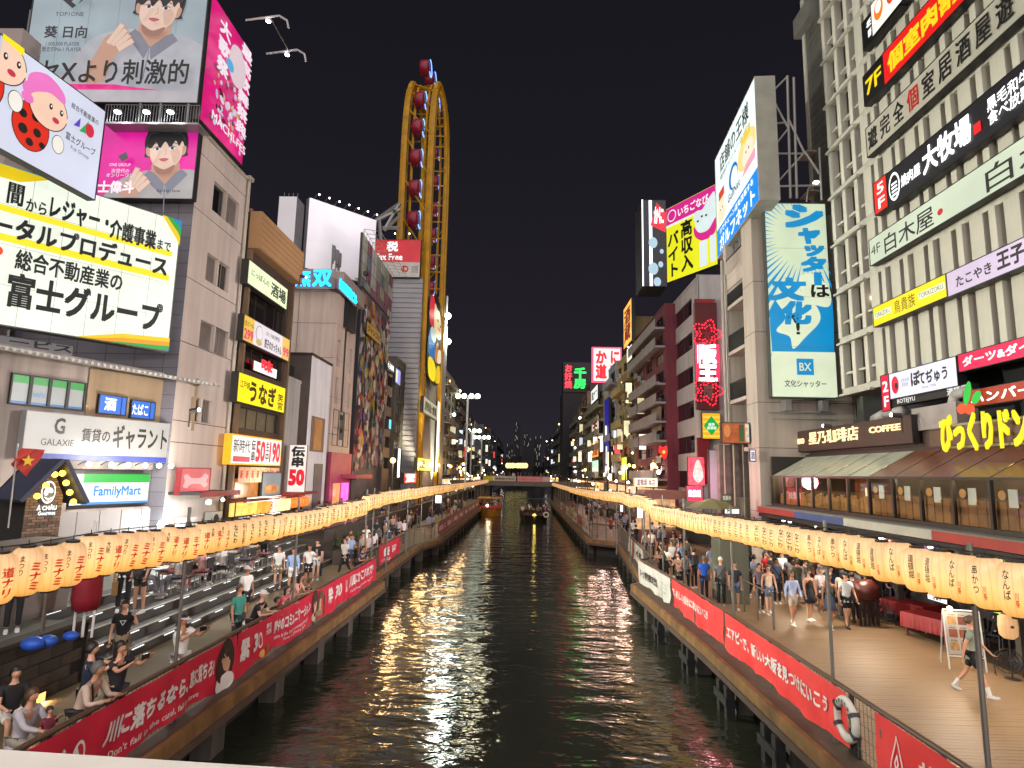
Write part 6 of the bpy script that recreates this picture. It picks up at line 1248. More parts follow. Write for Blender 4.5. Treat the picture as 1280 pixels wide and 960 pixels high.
# board with a seated lucky god figure (plain shapes) inside the hoop
fZ = FL(-11.6)
s = Sign('figure_board', 'tall lit relief of a figure in red, blue and yellow robes inside the wheel tower', fZ, [(535, 368), (552, 375), (551, 478), (533, 488)], 0, 1.0, None, DARK, rim=.01)
for c in list(s.o.children): bpy.data.objects.remove(c)
s.clip = False
Ef = lambda c, k=.8: E(c, k, .15, .6)
s.curve([(.5, 1.0), (.85, .93), (1, .75), (.95, .55), (1.0, .3), (.9, .08), (.5, 0), (.12, .08), (0, .3), (.06, .6), (.02, .8), (.2, .95)], M('3a3428', .6)); s.curve([(.1, .66), (.1, .9), (.3, .98), (.42, .9), (.4, .68), (.25, .62)], Ef('D83040')); s.curve([(.42, .62), (.4, .9), (.6, .95), (.9, .85), (.95, .65), (.7, .58)], Ef('F0D8A8'))
s.curve([(.1, .28), (.08, .5), (.25, .6), (.5, .55), (.52, .35), (.35, .26)], Ef('2070B0')); s.ell(.36, .55, .2, .08, Ef('B8C8C0')); s.curve([(.15, .05), (.1, .24), (.4, .27), (.62, .2), (.55, .05)], Ef('F0D818', .9)); s.curve([(.6, .06), (.7, .24), (.92, .28), (.95, .1)], Ef('F0C818', .8)); s.curve([(.5, .3), (.6, .5), (.75, .52), (.68, .3)], Ef('C87830')); s.curve([(.7, .3), (.75, .45), (.95, .48), (.98, .35)], Ef('F4E0C8')); s.line([(.62, .05), (.68, .6)], .3, Ef('2E8A60'))
s.curve([(.3, .97), (.4, 1.04), (.8, 1.0), (.6, .9)], M('16281c', .6)); s.ell(.62, .78, .05, .015, K); s.ell(.82, .76, .05, .015, K); s.ell(.72, .7, .1, .015, Ef('C84040')); s.done()
b = MB(); b.box(s.W*.12, .05, s.H*.08, s.W*.88, 1.0, s.H*.92, DARK); b.build('backing', s.o)
lamp('figure_glow', 'POINT', tuple(fZ.w(s.u0+s.W/2, -6, s.z0+s.H*.3)), 900, (1, .9, .6), .8)
s = Sign('lit_sign', 'pale lit sign under the seated figure on the wheel tower', fZ, [(530, 495), (547, 508), (546, 526), (529, 515)], .2, .4, E('C8C0A0', .75, .2, .5), DARK); s.t('道頓堀大観覧', .08, .2, .92, .8, K, .03); s.done()
s = Sign('lit_sign', 'yellow lit shop sign at the foot of the wheel tower', fZ, [(522, 572), (540, 574), (540, 589), (522, 588)], .2, .4, E('F0D818', 1.2, .3, .6), DARK); s.t('驚安', .1, .15, .9, .85, K, .05); s.done()
t = thing('tower_podium', 'podium building under the wheel tower with blue glass', 'building', (-12.8, uN+.2, SZ)); b = MB(); pz = FL(-12.8).p(540, 528)[1]-SZ; b.box(-6, 0, 0, 0, uF-uN-.3, pz, M('4c4438', .7, .3, .6)); b.build('wall', t); b = MB(); b.box(.01, 3, pz*.45, .06, 12, pz*.72, glass('1a2a48')); b.box(.01, 2, pz*.05, .06, 14, pz*.3, E('E8D040', .6, .6, .8)); b.build('window', t)
for yy in (uN-.3, uF+.2): lamp('tower_uplight', 'SPOT', (-10.6, yy-4, SZ+.5), 24000, (1, .9, .6), .5, target=(-13.5, yy, SZ+26), spot=60)
# floodlight mast right of the tower
t = thing('floodlight_mast', 'tall slim mast with two blazing white floodlights beside the wheel tower', 'light mast', (-12.2, 97, SZ)); L = lambda px, py: FL(-12.2).w(*[FL(-12.2).p(px, py)[0], 0, FL(-12.2).p(px, py)[1]]) if False else ony(px, py, 97)-Vector((-12.2, 97, SZ))
b = MB(); zz = L(556, 370).z; b.tube((L(556, 450).x, 0, 0), (L(556, 450).x, 0, zz), .2, STEEL, 6); b.build('mast', t)
for py in (395, 427): h = L(560, py); b = MB(); b.ball(tuple(h), .5, E('F4FFEC', 16, 0)); b.tube((h.x-.9, 0, h.z), tuple(h), .08, STEEL, 4); b.build('floodlight', t); lamp('flood', 'POINT', (h.x-12.2+.8, 96, h.z+SZ), 2600, (.9, 1, .88), .9)
# ---- white vertical neon and rows of far buildings
s = Sign('neon_sign', 'tall thin white vertical neon tube sign right of the wheel tower', FL(-12.0), [(546, 500), (549.5, 503), (549.5, 590), (546, 590)], 0, .3, E('F0F8FF', 3.0, .2), DARK, rim=.01); s.done()
def bigrow():
    rn = random.Random(21)
    spec = [  # side, px0, px1, ytop, colour, rows, label
        (-1, 553, 566, 457, '7f7464', 8, 'pale tan office block just beyond the wheel tower'), (-1, 567, 575, 478, '6a5f55', 7, 'brownish block with small balconies, second beyond the wheel tower'),
        (-1, 576, 583, 508, '5c4a42', 6, 'low reddish brown block behind the tall lamp post'), (-1, 584, 592, 512, '3c3a3a', 6, 'dark block with a column of small lights beyond the lamp post'),
        (-1, 593, 603, 526, '8a8c8c', 6, 'block with a bright white lit top storey far along the left bank'), (-1, 604, 612, 530, '4a4c4e', 6, 'slim grey block with a strip of lights far along the left bank'), (-1, 613, 620, 535, '3a3a3c', 5, 'dark block nearly at the far bridge on the left bank'), (-1, 621, 629, 545, '2e2e30', 4, 'last dark block before the far bridge on the left bank'), 
        (1, 796, 834, 378, '5a222c', 9, 'maroon building with pale balcony bands on the right bank'), (1, 787, 795, 395, '6a5c3a', 8, 'dark ochre building with a glowing orange roof sign'),
        (1, 772, 786, 440, '8a7c50', 7, 'yellowish building with a bright lime shop sign'), (1, 761, 771, 452, '7c7c84', 6, 'pale grey rounded corner building'), (1, 735, 755, 486, '7c7a66', 6, 'cream building with several lit shop signs and small balconies'),
        (1, 727, 734, 490, '6e5a4c', 6, 'pinkish tan block behind the cream building on the right bank'), (1, 716, 726, 512, '6c6660', 6, 'grey block with a ribbed top far along the right bank'), (1, 708, 715, 530, '4a4640', 5, 'grey brown block with a column of lamps far along the right bank'), (1, 700, 707, 520, '444648', 5, 'slim dark grey block far along the right bank'), (1, 690, 699, 528, '4c4c50', 5, 'grey block with a pale roof frame near the far bridge on the right'), (1, 682, 689, 545, '2e2e32', 4, 'dark last block before the far bridge on the right bank')]
    for sd, a, c, yt, col, rows, lab in spec:
        X = -13.8 if sd < 0 else 13.6; fr = FL(X) if sd < 0 else FR(X); m = M(tuple(min(.6, c_*1.5) for c_ in lin(col)), .8, .15, .4, streak=.25)
        wid = abs(fr.p(a, 560)[0]-fr.p(c, 560)[0])
        if sd > 0: B = simple('city_building', lab, fr, (a, c), yt, m, D=12, rows=rows, cols=max(1, int(wid/4.5)), py=560, wx=.6, mode='R', seed=a, z0=SZ, gm=None)
        else: B = simple('city_building', lab, fr, (a, c), yt, m, D=12, rows=rows, cols=max(1, int(wid/4.5)), py=560, wx=.6, mode='L', seed=a, z0=SZ)
        # balconies, hanging signs, air conditioners
        W, H = B.W, B.H; b = MB()
        for k in range(rows):
            z = 3.4+(H-3.8)*k/rows
            if rn.random() < .6: m_b = M('8a8482', .7, .2) if col == '5a222c' else m; b.box(.2, -1.0, z-.1, W-.2, -.002, z+.1, m_b); b.box(.2, -1.0, z+.1, W-.2, -.95, z+.9, m_b)
        b.build('balcony', B.o)
        b = MB()
        for k in range(rows*2): ac_unit(b, rn.uniform(.2, max(.3, W-1)), -.4, rn.uniform(3, H-2), 1)
        b.build('air_conditioner', B.o, kind='stuff')
        near = abs(B.u0+W/2)
        for k in range(3 if near > 70 else 2):
            z = rn.uniform(4, H*.6); hh = rn.uniform(1.2, 3.4); x = W if sd > 0 else 0
            c_ = rn.choice(('FFFFFF', 'F8F0E0', 'FFF0C0', 'F04848', 'E8F0FF', 'F8E8B0', 'FFFFFF')); s_ = rn.uniform(.7, 1.5)
            o = thing('hanging_sign', '%s lit vertical sign on the %s' % ({'FFFFFF': 'white', 'F8F0E0': 'cream', 'FFF0C0': 'warm white', 'F04848': 'red', 'E8F0FF': 'cold white', 'F8E8B0': 'pale yellow'}[c_], ' '.join(lab.split()[:9])), 'sign', tuple(fr.w(B.u0+rn.uniform(.2, .8)*W, -.1, SZ+z)), fr.rz)
            q = MB(); q.box(-.15, -.95, 0, .15, -.1, hh, DARK); q.build('casing', o); q = MB(); e_ = E(c_, s_, .2, 1)
            for xx in (-.16, .16): q.quad((xx, -.9, .05), (xx, -.15, .05), (xx, -.15, hh-.05), (xx, -.9, hh-.05), e_)
            q.build('face', o)
        b = MB()      # small lamps scattered on the fronts
        for k in range(7): b.ball((rn.uniform(0, W), -.6, rn.uniform(.2, 5 if k < 5 else H)), rn.uniform(.1, .22)*(1 if near < 90 else 1.6), E(rn.choice(('FFF2D0', 'FFFFFF', 'FFD090', 'FFB060')), rn.uniform(6, 16)//1, 0), n=6, k=4)
        b.build('lamp', B.o, kind='stuff')
        b = MB(); b.box(.3, -1.6, 2.6, W-.3, -.002, 2.8, M(rn.choice(('7a2a22', '6e6a60', '3a4a3a', '8a6a4a')), .6)); b.box(.4, -.02, .3, W-.4, -.004, 2.5, E(rn.choice(('FFD8A0', 'FFE8C8', 'F8C080', 'F0F0E8')), .9, .5, 1)); b.build('shop_front', B.o)
bigrow()
def qsign(label, fr, quad, face, body=None, tm=None, d=.3, edge=DARK, ls=1, **kw):
    s = Sign('lit_sign', label, fr, quad, d, .4, face, edge, rim=.03)
    if body: s.t(body, .1, .1, .9, .9, tm or K, .05, ls=ls)
    return s.done()
# signs on the far right bank
fQ = FC(66); s = Sign('roof_sign', 'dark roof sign panel with white neon edge and pale splashes, left of the magenta board', fQ, [(802, 251), (833, 249), (833, 357), (803, 359)], 0, 4, M('3c3c44', .5), M('2c2c33', .6), cat='billboard', rim=.05)
Wn2 = E('E8F0FF', 2.4, .1); s.r(.3, 0, .42, 1, Wn2); s.poly([(.35, .7), (.62, .97), (1, .85), (.98, .62)], E('E82838', 1.1, .4, .5)); s.t('かに', .5, .72, .9, .92, E('FFFFFF', 1.4, 0), .05)
for x, z, r in ((.45, .5, .18), (.8, .4, .08), (.45, .2, .2), (.75, .25, .1), (.6, .05, .15)): s.ell(x, z, r, r*.35, E('B8D8E8', .8)); 
s.r(0, 0, .05, 1, Wn2); s.done()
qsign('orange glowing narrow roof sign on the ochre building', FR(13.0), [(779, 382), (789, 379), (790, 430), (780, 432)], E('F8B050', 1.3, .4, .6), '酒\n蔵', INKR, .2)
qsign('pale lit vertical sign below the orange roof sign', FR(13.0), [(783, 434), (790, 433), (790, 450), (784, 452)], E('F4E8D0', 1.1, .1), None)
fT = FC(104); s = Sign('roof_sign', 'white roof sign with red crab restaurant characters in a glowing red frame', FC(150), [(740, 434), (777, 434), (777, 478), (740, 478)], 0, 1, E('F0F4F4', 1.0, .05), E('F04058', 2.2, .1), cat='billboard', rim=.35); s.t('か\n道', .12, .1, .5, .9, E('E01828', 1.2, 0), .06); s.t('に\n楽', .6, .1, .95, .9, E('E01828', 1.2, 0), .06)
for k in range(6): s.r(.05+k*.16, .03, .055+k*.16, .97, M('a8b0b0', .5))
s.done()
s = Sign('roof_sign', 'black roof sign with green neon kanji and a red neon column of characters', FC(175), [(704, 453), (739, 453), (739, 490), (704, 490)], 0, 6, M('141416', .5), M('1c1a1e', .6), cat='billboard', rim=.05); s.t('お\n好\n焼', .05, .12, .32, .92, E('FF3040', 2.4, .1), .04); s.t('千\n房', .38, .12, .82, .82, E('18F050', 2.6, .1), .05); s.done()
t = thing('city_building', 'tall dark building under the green and red neon roof sign', 'building', (s.o.location.x, 175.3, SZ)); b = MB(); b.box(0, 0, 0, s.W, 14, s.z0-SZ, M('1e1c20', .7, .3)); b.build('wall', t)
o = thing('city_building', 'dark building carrying the white and red crab restaurant roof sign', 'building', (fT.p(700, 500)[0], 90, SZ)); o.location = (FC(150).p(738, 500)[0], 150.6, SZ); b = MB(); b.box(0, 0, 0, 9, 10, FC(150).p(750, 479)[1]-SZ, M('4a4844', .8, .2)); b.build('wall', o)
fX = FR(13.1)
qsign('white lit sign high on the cream building', fX, [(739, 487), (747, 483), (747, 500), (739, 504)], E('F4F4E8', 1.3, .1), '串かつ', K); qsign('cream lit sign with red script on the cream building', fX, [(740, 524), (748, 521), (748, 545), (740, 546)], E('FFF4E0', 1.4, .1), '肉', INKR)
qsign('orange and white lit sign low on the cream building', fX, [(740, 553), (748, 551), (748, 571), (740, 572)], E('F8A040', 1.2, .2, 1), '居酒屋', INKR); qsign('pale green lit panel near the street on the cream building', fX, [(740, 576), (748, 575), (748, 595), (740, 595)], E('C8E8D0', 1.0, .2)); qsign('small white lit sign beside the orange and white sign', fX, [(750, 545), (754, 544), (754, 565), (750, 565)], E('E8F0FF', 1.4, .1))
qsign('tall plain blue lit panel at the edge of the rounded corner building', fX, [(756, 500), (761, 497), (761, 596), (756, 596)], E('2018A0', .7, .1)); qsign('lime green lit shop sign on the yellowish building', fX, [(777, 572), (784, 571), (783, 600), (777, 600)], E('D8E830', 1.1, .3, 1)); qsign('small warm box lantern sign at street level on the right bank', fX, [(761, 592), (765, 592), (765, 601), (761, 601)], E('FFE0A0', 1.8, .1))
qsign('white lit stall sign over a pink awning on the right bank', FC(47), [(793, 597), (822, 598), (822, 609), (793, 608)], E('FFF4E8', 1.6, .1), '道頓堀 本店', M('b08a8a', .5), 0, E('F8A040', 1.2))
t = thing('stall', 'street stall with a faded pink awning under the white lit stall sign', 'stall', (FC(47).p(790, 610)[0], 46, PZ+.01)); b = MB(); zc = FC(47).p(800, 612)[1]-PZ; b.prism([(0, zc-.6), (3.6, zc-.6), (3.6, zc), (.6, zc)], -1.5, 1.5, M('8e5a50', .6)); b.build('awning', t); b = MB(); b.box(.3, -.6, 0, 3.2, 1, 1.0, M('6a4030', .6)); b.box(.3, 1.0, 1.0, 3.2, 1.1, zc-.7, E('F8C088', .7, .5, 2)); b.build('counter', t); b = MB()
for x in (.3, 3.3): b.tube((x, -1.3, 0), (x, -1.3, zc-.5), .05, STEEL, 5)
b.build('post', t); lamp('stall_light', 'POINT', tuple(t.location+Vector((1.5, -1.5, 2.3))), 60, (1, .72, .45), .2)
qsign('white glowing standing sign between the lantern poles on the right bank', FC(40), [(796, 634), (804, 634), (804, 648), (796, 648)], E('F0F4FF', 2.4, .1), None, d=0); qsign('second white glowing standing sign nearer the stall', FC(50), [(775, 631), (779, 631), (779, 640), (775, 640)], E('F0F4FF', 1.8, .1), None, d=0)
s = Sign('neon_sign', 'red and orange flower shaped neon sign on the side of the maroon building', FC(57), [(822, 556), (835, 556), (835, 574), (822, 574)], 0, .3, None, DARK, rim=.01)
for c in list(s.o.children): bpy.data.objects.remove(c)
s.clip = False; s.curve([(.1, .5), (.2, .95), (.5, .8), (.85, .95), (.95, .6), (.85, .2), (.6, .0), (.4, .3)], E('F02828', 1.6, .3, 1)); s.ell(.6, .5, .15, .12, E('F8B040', 1.6)); s.ell(.3, .2, .12, .08, E('F88020', 1.6)); s.done()
t = thing('pale_panel', 'blank cream panel on the near wall of the maroon building', 'panel', FR(13.4).w(FR(13.4).p(814, 500)[0], 0, FR(13.4).p(814, 541)[1]), R(-90)); b = MB(); p = FR(13.4).p(824, 497); b.box(0, 0, 0, p[0]-FR(13.4).p(814, 500)[0], .2, p[1]-t.location.z, M('a08c7c', .7, .1)); b.build('board', t)
# left far signs, lamp posts
qsign('tiny white glowing panel sign by the crowd on the left bank', FC(64), [(544, 619), (552, 619), (552, 629), (544, 629)], E('F0F4FF', 2.6, .1), None, d=0); qsign('lit cyan vertical sign on the tan building right of the mural', FL(-13.4), [(486, 523), (489, 525), (489, 537), (486, 536)], E('60D0F0', 1.4, .2), None)
qsign('tall white neon strip low on the dark apartment block', FL(-12.8), [(497, 560), (500, 561), (500, 597), (497, 597)], E('F0FFF4', 2.6, .1), None); qsign('red and blue canopy sign at the foot of the wheel tower', FL(-12.0), [(505, 590), (520, 592), (520, 604), (505, 604)], E('D83028', 1.0, .5, 1), '驚', W1 if False else E('FFFFFF', 1.2, 0))
for i, (px, py, Y) in enumerate(((582, 497, 118), (588, 540, 150), (601, 548, 170))):
    t = thing('lamp_post', '%s white street lamp post with a cluster of globes beyond the wheel tower' % ('tallest', 'second', 'farthest')[i], 'street lamp', (ony(px, 590, Y).x, Y, SZ)); zt_ = ony(px, py, Y).z-SZ; b = MB(); b.tube((0, 0, 0), (0, 0, zt_), .2, M('c8c8c8', .5), 6)
    b.box(-2.0, -.1, zt_-.2, 2.0, .1, zt_, STEEL); b.build('post', t)
    for dx in (-1.9, -.7, .7, 1.9): b = MB(); b.ball((dx, 0, zt_+.3), .5, E('F0FFE4', 9, 0), n=8, k=5); b.build('globe', t)
for side in (-1, 1):      # street lamps added along both street edges to lift the ambient light
    for i, y in enumerate((52, 66, 80, 94, 108)):
        x = 10.9*side; t = thing('street_lamp', '', 'street lamp', (x, y, SZ if side < 0 or y > 47 else PZ)); t['label'] = 'slim street lamp with a warm globe on the %s bank, %s from the camera' % ('left' if side < 0 else 'right', ('first', 'second', 'third', 'fourth', 'fifth')[i]); t['group'] = 'street lamps on both banks'
        b = MB(); b.tube((0, 0, 0), (0, 0, 4.4), .07, DARK, 6); b.build('post', t); b = MB(); b.ball((0, 0, 4.6), .24, E('FFC070', 5, 0)); b.build('globe', t); lamp('added_street_light', 'POINT', (x-side*.5, y-.3, 7.2), 480, (1, .62, .26) if side < 0 else (1, .62, .5), .5)
# ---- far bridge with banners, lantern row, skyline
by = 118; t = thing('far_bridge', 'low bridge across the canal with a railing of yellow, white and pink banners', 'bridge', (0, by, 0)); z0_, z1_, z2_ = ony(650, 607.5, by).z, ony(650, 602, by).z, ony(650, 595.5, by).z
b = MB(); b.box(-16, 0, z0_, 16, 12, z1_, M('5a5650', .7, .2)); b.build('deck', t); b = MB(); b.box(-9, 1, -1, -6.2, 11, z0_-.01, CONC); b.box(6.0, 1, -1, 9, 11, z0_-.01, CONC); b.build('abutment', t)
for a, c, col, body in ((604, 616.5, 'A8A020', ''), (616.8, 645, 'A89A92', '道頓堀川水辺'), (646.5, 677, 'C07878', 'とんぼりリバーウォーク'), (677.5, 688, 'B09494', '')):
    x0, x1 = ony(a, 600, by).x, ony(c, 600, by).x; b = MB(); b.quad((x0, -.05, z1_+.05), (x1, -.05, z1_+.05), (x1, -.05, z2_), (x0, -.05, z2_), M(col, .6, .15, 1)); 
    if body: b.text(body, x0+.3, z1_+.3, x1-.3, z2_-.3, -.08, INKR if col[0] == 'C' else K, .02)
    b.build('banner', t)
b = MB(); b.box(-16, .0, z2_, 16, .1, z2_+.08, DARK); b.build('rail', t)
t = thing('lantern_row', 'row of round glowing yellow white lanterns hung high beyond the far bridge', 'lanterns', (0, 260, 0))
for k in range(8):
    if k in (2, 5): pass
    h = ony(634.5+k*3.25, 582, 260); b = MB(); b.ball((h.x, 0, h.z), .95 if k not in (3,) else .8, E('FFE890', 1.7, .1), 1.2, 8, 5); b.build('round_lantern', t)
b = MB(); h = ony(632, 578, 260); h2 = ony(660, 578, 260); b.tube((h.x, 0, h.z), (h2.x, 0, h2.z), .15, DARK, 4); b.build('wire', t)
rn = random.Random(8)
for i, (px, wpx, yt, Y) in enumerate(((646, 7, 528, 700), (657, 6, 541, 760), (661, 8, 548, 640), (636, 8, 556, 560), (672, 8, 546, 520))):
    t = thing('skyline_tower', '%s distant dark tower with scattered lit windows beyond the far bridge' % ('tallest', 'second tallest', 'middle', 'leftmost', 'rightmost')[i], 'tower', (ony(px, 580, Y).x, Y, SZ)); wv = wpx/770*Y; hz = ony(px, yt, Y).z-SZ; b = MB(); b.box(-wv/2, 0, 0, wv/2, 30, hz, M('0f0e12', .8)); b.build('wall', t); b = MB()
    for k in range(16): x, z = rn.uniform(-wv*.45, wv*.45), rn.uniform(.15, .97)*hz; b.quad((x, -.3, z), (x+wv*.05, -.3, z), (x+wv*.05, -.3, z+2.2), (x, -.3, z+2.2), E('D8D0B8', .5, 0))
    b.build('lit_window', t, kind='stuff')
b = MB()
for i in range(30): x = -120+i*8; h_ = rn.uniform(8, 26); b.box(x, 430+rn.uniform(0, 60), SZ-1, x+7.5, 500, SZ+h_, M('141318', .8))
o = b.build('far_city'); o['kind'] = 'stuff'
# ---- boats
def boat(label, px, py, L, Wd, hull, Hh, yellow):
    h = onz(px, py, 0); t = thing('tour_boat', label, 'boat', (h.x, h.y, .2)); b = MB(); n = 8; v = []
    prof = [(-.5, .75), (-.4, .95), (-.1, 1), (.25, .95), (.42, .6), (.5, .08)]
    pts = [(L*a, Wd/2*w_) for a, w_ in prof]; ring = [(-x, y) for x, y in pts]+[(-x, -y) for x, y in reversed(pts)]
    # bow points to the camera (-y)
    top = [(y, x, Hh) for x, y in ring]; bot = [(y*.8, x*.94, -.3) for x, y in ring]; m = len(top)
    b.add(top+bot, [(i, (i+1) % m, (i+1) % m+m, i+m) for i in range(m)], hull); b.add([(x, y, Hh-.12) for x, y, z in top], [tuple(range(m))], M('5a3a24', .6)); b.build('hull', t); return t
YEL = M('a8741c', .5, .25, 1); B1t = boat('yellow roofed tour boat with a red striped rail on the left of the canal', 612, 645, 9, 3.7, YEL, 1.0, True)
b = MB()
for x in (-1.6, 1.6):
    for y in (-3, -1, 1, 3): b.tube((x, y, .9), (x, y, 2.45), .05, YEL, 5)
b.box(-1.7, -3.2, 2.45, 1.7, 3.4, 2.52, YEL); b.box(-1.75, -3.3, 1.1, -1.65, 3.4, 1.5, M('a83028', .6)); b.box(1.65, -3.3, 1.1, 1.75, 3.4, 1.5, M('a83028', .6)); b.box(-1.6, -3.4, 1.1, 1.6, -3.3, 1.5, M('a83028', .6)); b.build('canopy_frame', B1t)
b = MB(); b.ball((-.2, -3.5, 1.5), .16, E('FFF8E0', 14, 0)); b.build('lamp', B1t)
B2t = boat('dark tour boat packed with passengers and a white ring, right of the yellow boat', 667, 652, 10, 4.0, M('1c1a18', .5), .9, False); b = MB(); b.box(-1.9, -4, .9, -1.8, 4, 1.3, DARK); b.box(1.8, -4, .9, 1.9, 4, 1.3, DARK); b.box(-1.9, 3, 2.6, 1.9, 4.5, 2.7, DARK); b.build('rail', B2t)
b = MB(); b.T = Matrix.Translation((1.5, -4.2, 1.0)) @ Matrix.Rotation(R(90), 4, 'Z'); torus(b, .3, .09, WHITE, 14, 6); b.T = None; b.build('ring_buoy', B2t); b = MB(); b.ball((0, -4.6, .9), .2, E('FFD040', 9, 0)); b.build('bow_lamp', B2t)
lamp('bow_glow', 'POINT', tuple(B2t.location+Vector((0, -5.2, .7))), 12, (1, .75, .15), .15)
lamp('boat_glow', 'POINT', tuple(B1t.location+Vector((0, -2, 2.4))), 80, (1, .7, .35), .2)

# ---- added bridge lamps and roof floodlights, standing in for sign spill across the canal
for x in (-7.5, 7.5):
    t = thing('added_bridge_lamp', 'street lamp post standing on the near bridge on the %s, behind the camera' % ('left' if x < 0 else 'right'), 'street lamp', (x, -4, 5.3)); b = MB(); b.tube((0, 0, 0), (0, 0, 6.2), .08, DARK, 6); b.build('post', t); b = MB(); b.ball((0, 0, 6.4), .3, E('FFF0DC', 14, 0)); b.build('globe', t)
    lamp('added_bridge_light', 'POINT', (x, -3.2, 12.2), 4200, (1, .9, .84), .5)
def flood(label, loc, tgt, W, col, spot=110):
    t = thing('added_floodlight', label, 'floodlight', loc); d = (Vector(tgt)-Vector(loc)).normalized(); b = MB(); b.tube((0, 0, 0), tuple(d*.3), .09, DARK, 10); b.tube((0, 0, 0), (0, 0, -.6), .03, DARK, 5); b.build('housing', t)
    b = MB(); b.ball(tuple(d*.31), .07, E('FFFFF4', 8, 0), n=8, k=5); b.build('lens', t); lamp('flood', 'SPOT', tuple(Vector(loc)+d*.7), W, col, .25, target=tgt, spot=spot)
flood('floodlight on the glass restaurant roof aimed across at the beige office building', (13.4, 22, 8.6), (-14, 30, 12), 15000, (1, .94, .92), 90)
flood('second floodlight on the glass restaurant roof aimed across the canal', (13.4, 27, 8.6), (-14, 42, 13), 14000, (1, .95, .93), 60)
flood('floodlight on the corner building eave aimed at the concrete building', (-12.6, 23, 8.4), (15, 24, 13), 18000, (.95, 1, .84), 110)
flood('floodlight on the brown building cornice aimed across the canal', (-12.6, 33, 17), (14, 36, 12), 15000, (1, .92, .84), 110)
# ================================================================ PEOPLE
def skin_mesh(J, Ed, root, lvl=1, smooth=True):
    """J name -> (pos, rx, ry); Ed edges by name"""
    names = list(J); me = bpy.data.meshes.new('m'); me.from_pydata([J[n][0] for n in names], [(names.index(a), names.index(b)) for a, b in Ed], [])
    o = bpy.data.objects.new('m', me); COL.objects.link(o); md = o.modifiers.new('s', 'SKIN'); md.use_smooth_shade = smooth
    if not me.skin_vertices: 
        bm = bmesh.new(); bm.from_mesh(me); bm.verts.layers.skin.verify(); bm.to_mesh(me); bm.free()
    for i, n in enumerate(names): d = me.skin_vertices[0].data[i]; d.radius = (J[n][1], J[n][2]); d.use_root = (n == root)
    ss = o.modifiers.new('u', 'SUBSURF'); ss.levels = lvl; ss.render_levels = lvl
    dg = bpy.context.evaluated_depsgraph_get(); dg.update(); r = bpy.data.meshes.new_from_object(o.evaluated_get(dg)); bpy.data.objects.remove(o); bpy.data.meshes.remove(me); return r
def V3(*a): return Vector(a)
def leg(hp, a, k, side):      # hip pitch a (forward +), knee bend k
    th = R(a); kn = hp+V3(side*.012, -math.sin(th)*.44, -math.cos(th)*.44); sh = R(a-k); an = kn+V3(0, -math.sin(sh)*.41, -math.cos(sh)*.41); return kn, an
def armp(s, a, ab, e, side, inw=0):
    d = lambda p, q: V3(side*math.sin(R(q)), -math.sin(R(p))*math.cos(R(q)), -math.cos(R(p))*math.cos(R(q)))
    el_ = s+d(a, ab)*.28; w_ = el_+d(a+e, ab-inw)*.25; return el_, w_, w_+d(a+e, ab-inw)*.08
POSES = {   # hips (aL,kL,aR,kR), arms L (pitch, abduct, elbow, inward) R, torso lean, pelvis z
    'stand': ((2, 2, -2, 2), (0, 9, 12, 8), (3, 9, 15, 10), 0, .92), 'walk': ((24, 8, -16, 22), (-22, 8, 10, 5), (24, 8, 22, 5), 3, .90),
    'stroll': ((12, 4, -10, 14), (-10, 8, 12, 6), (14, 9, 18, 6), 1, .915), 'phone': ((2, 2, 0, 2), (38, 12, 88, 34), (38, 12, 90, 34), 4, .92),
    'drink': ((2, 2, -3, 4), (0, 10, 14, 8), (44, 26, 112, 38), 0, .92), 'lean': ((6, 4, -6, 6), (22, 16, 78, 40), (24, 16, 74, 36), 24, .90),
    'photo': ((2, 2, 0, 2), (72, 14, 52, 26), (72, 14, 52, 26), 0, .92), 'hips': ((4, 3, -4, 3), (-8, 38, 60, 95), (-2, 8, 14, 8), 0, .92),
    'sit': ((84, 86, 80, 82), (34, 10, 48, 24), (36, 10, 44, 22), 8, .47), 'sit2': ((88, 74, 84, 96), (52, 12, 30, 24), (30, 14, 80, 28), 16, .47), 'bag': ((2, 2, -2, 2), (0, 9, 10, 6), (10, 10, 78, 20), 2, .92)}
_pose = {}
def joints(pose):
    (aL, kL, aR, kR), A1, A2, ln, pz = POSES[pose]; P = V3(0, 0, pz); t = R(ln); up = V3(0, -math.sin(t), math.cos(t)); J = {}
    J['pelvis'] = P; J['waist'] = P+up*.14; J['chest'] = P+up*.36; J['neck0'] = P+up*.5; hd = V3(0, -math.sin(t*.45), math.cos(t*.45)); J['neck'] = J['neck0']+hd*.07; J['head'] = J['neck']+hd*.12
    for s, A, (a, k), n in ((-1, A1, (aL, kL), 'L'), (1, A2, (aR, kR), 'R')):
        sh = P+up*.455+V3(s*.175, 0, 0); J['sh'+n] = sh; e_, w_, h_ = armp(sh, A[0]+ln*.0, A[1], A[2], s, A[3]); J['el'+n] = e_; J['wr'+n] = w_; J['ha'+n] = h_
        hp = P+V3(s*.085, 0, -.03); J['hp'+n] = hp; kn, an = leg(hp, a, k, s); J['kn'+n] = kn; J['an'+n] = an
    zmin = min(J['anL'].z, J['anR'].z)
    if pose[:3] != 'sit':
        dz = .085-zmin
        for k_ in J: J[k_] = J[k_]+V3(0, 0, dz)
    return J
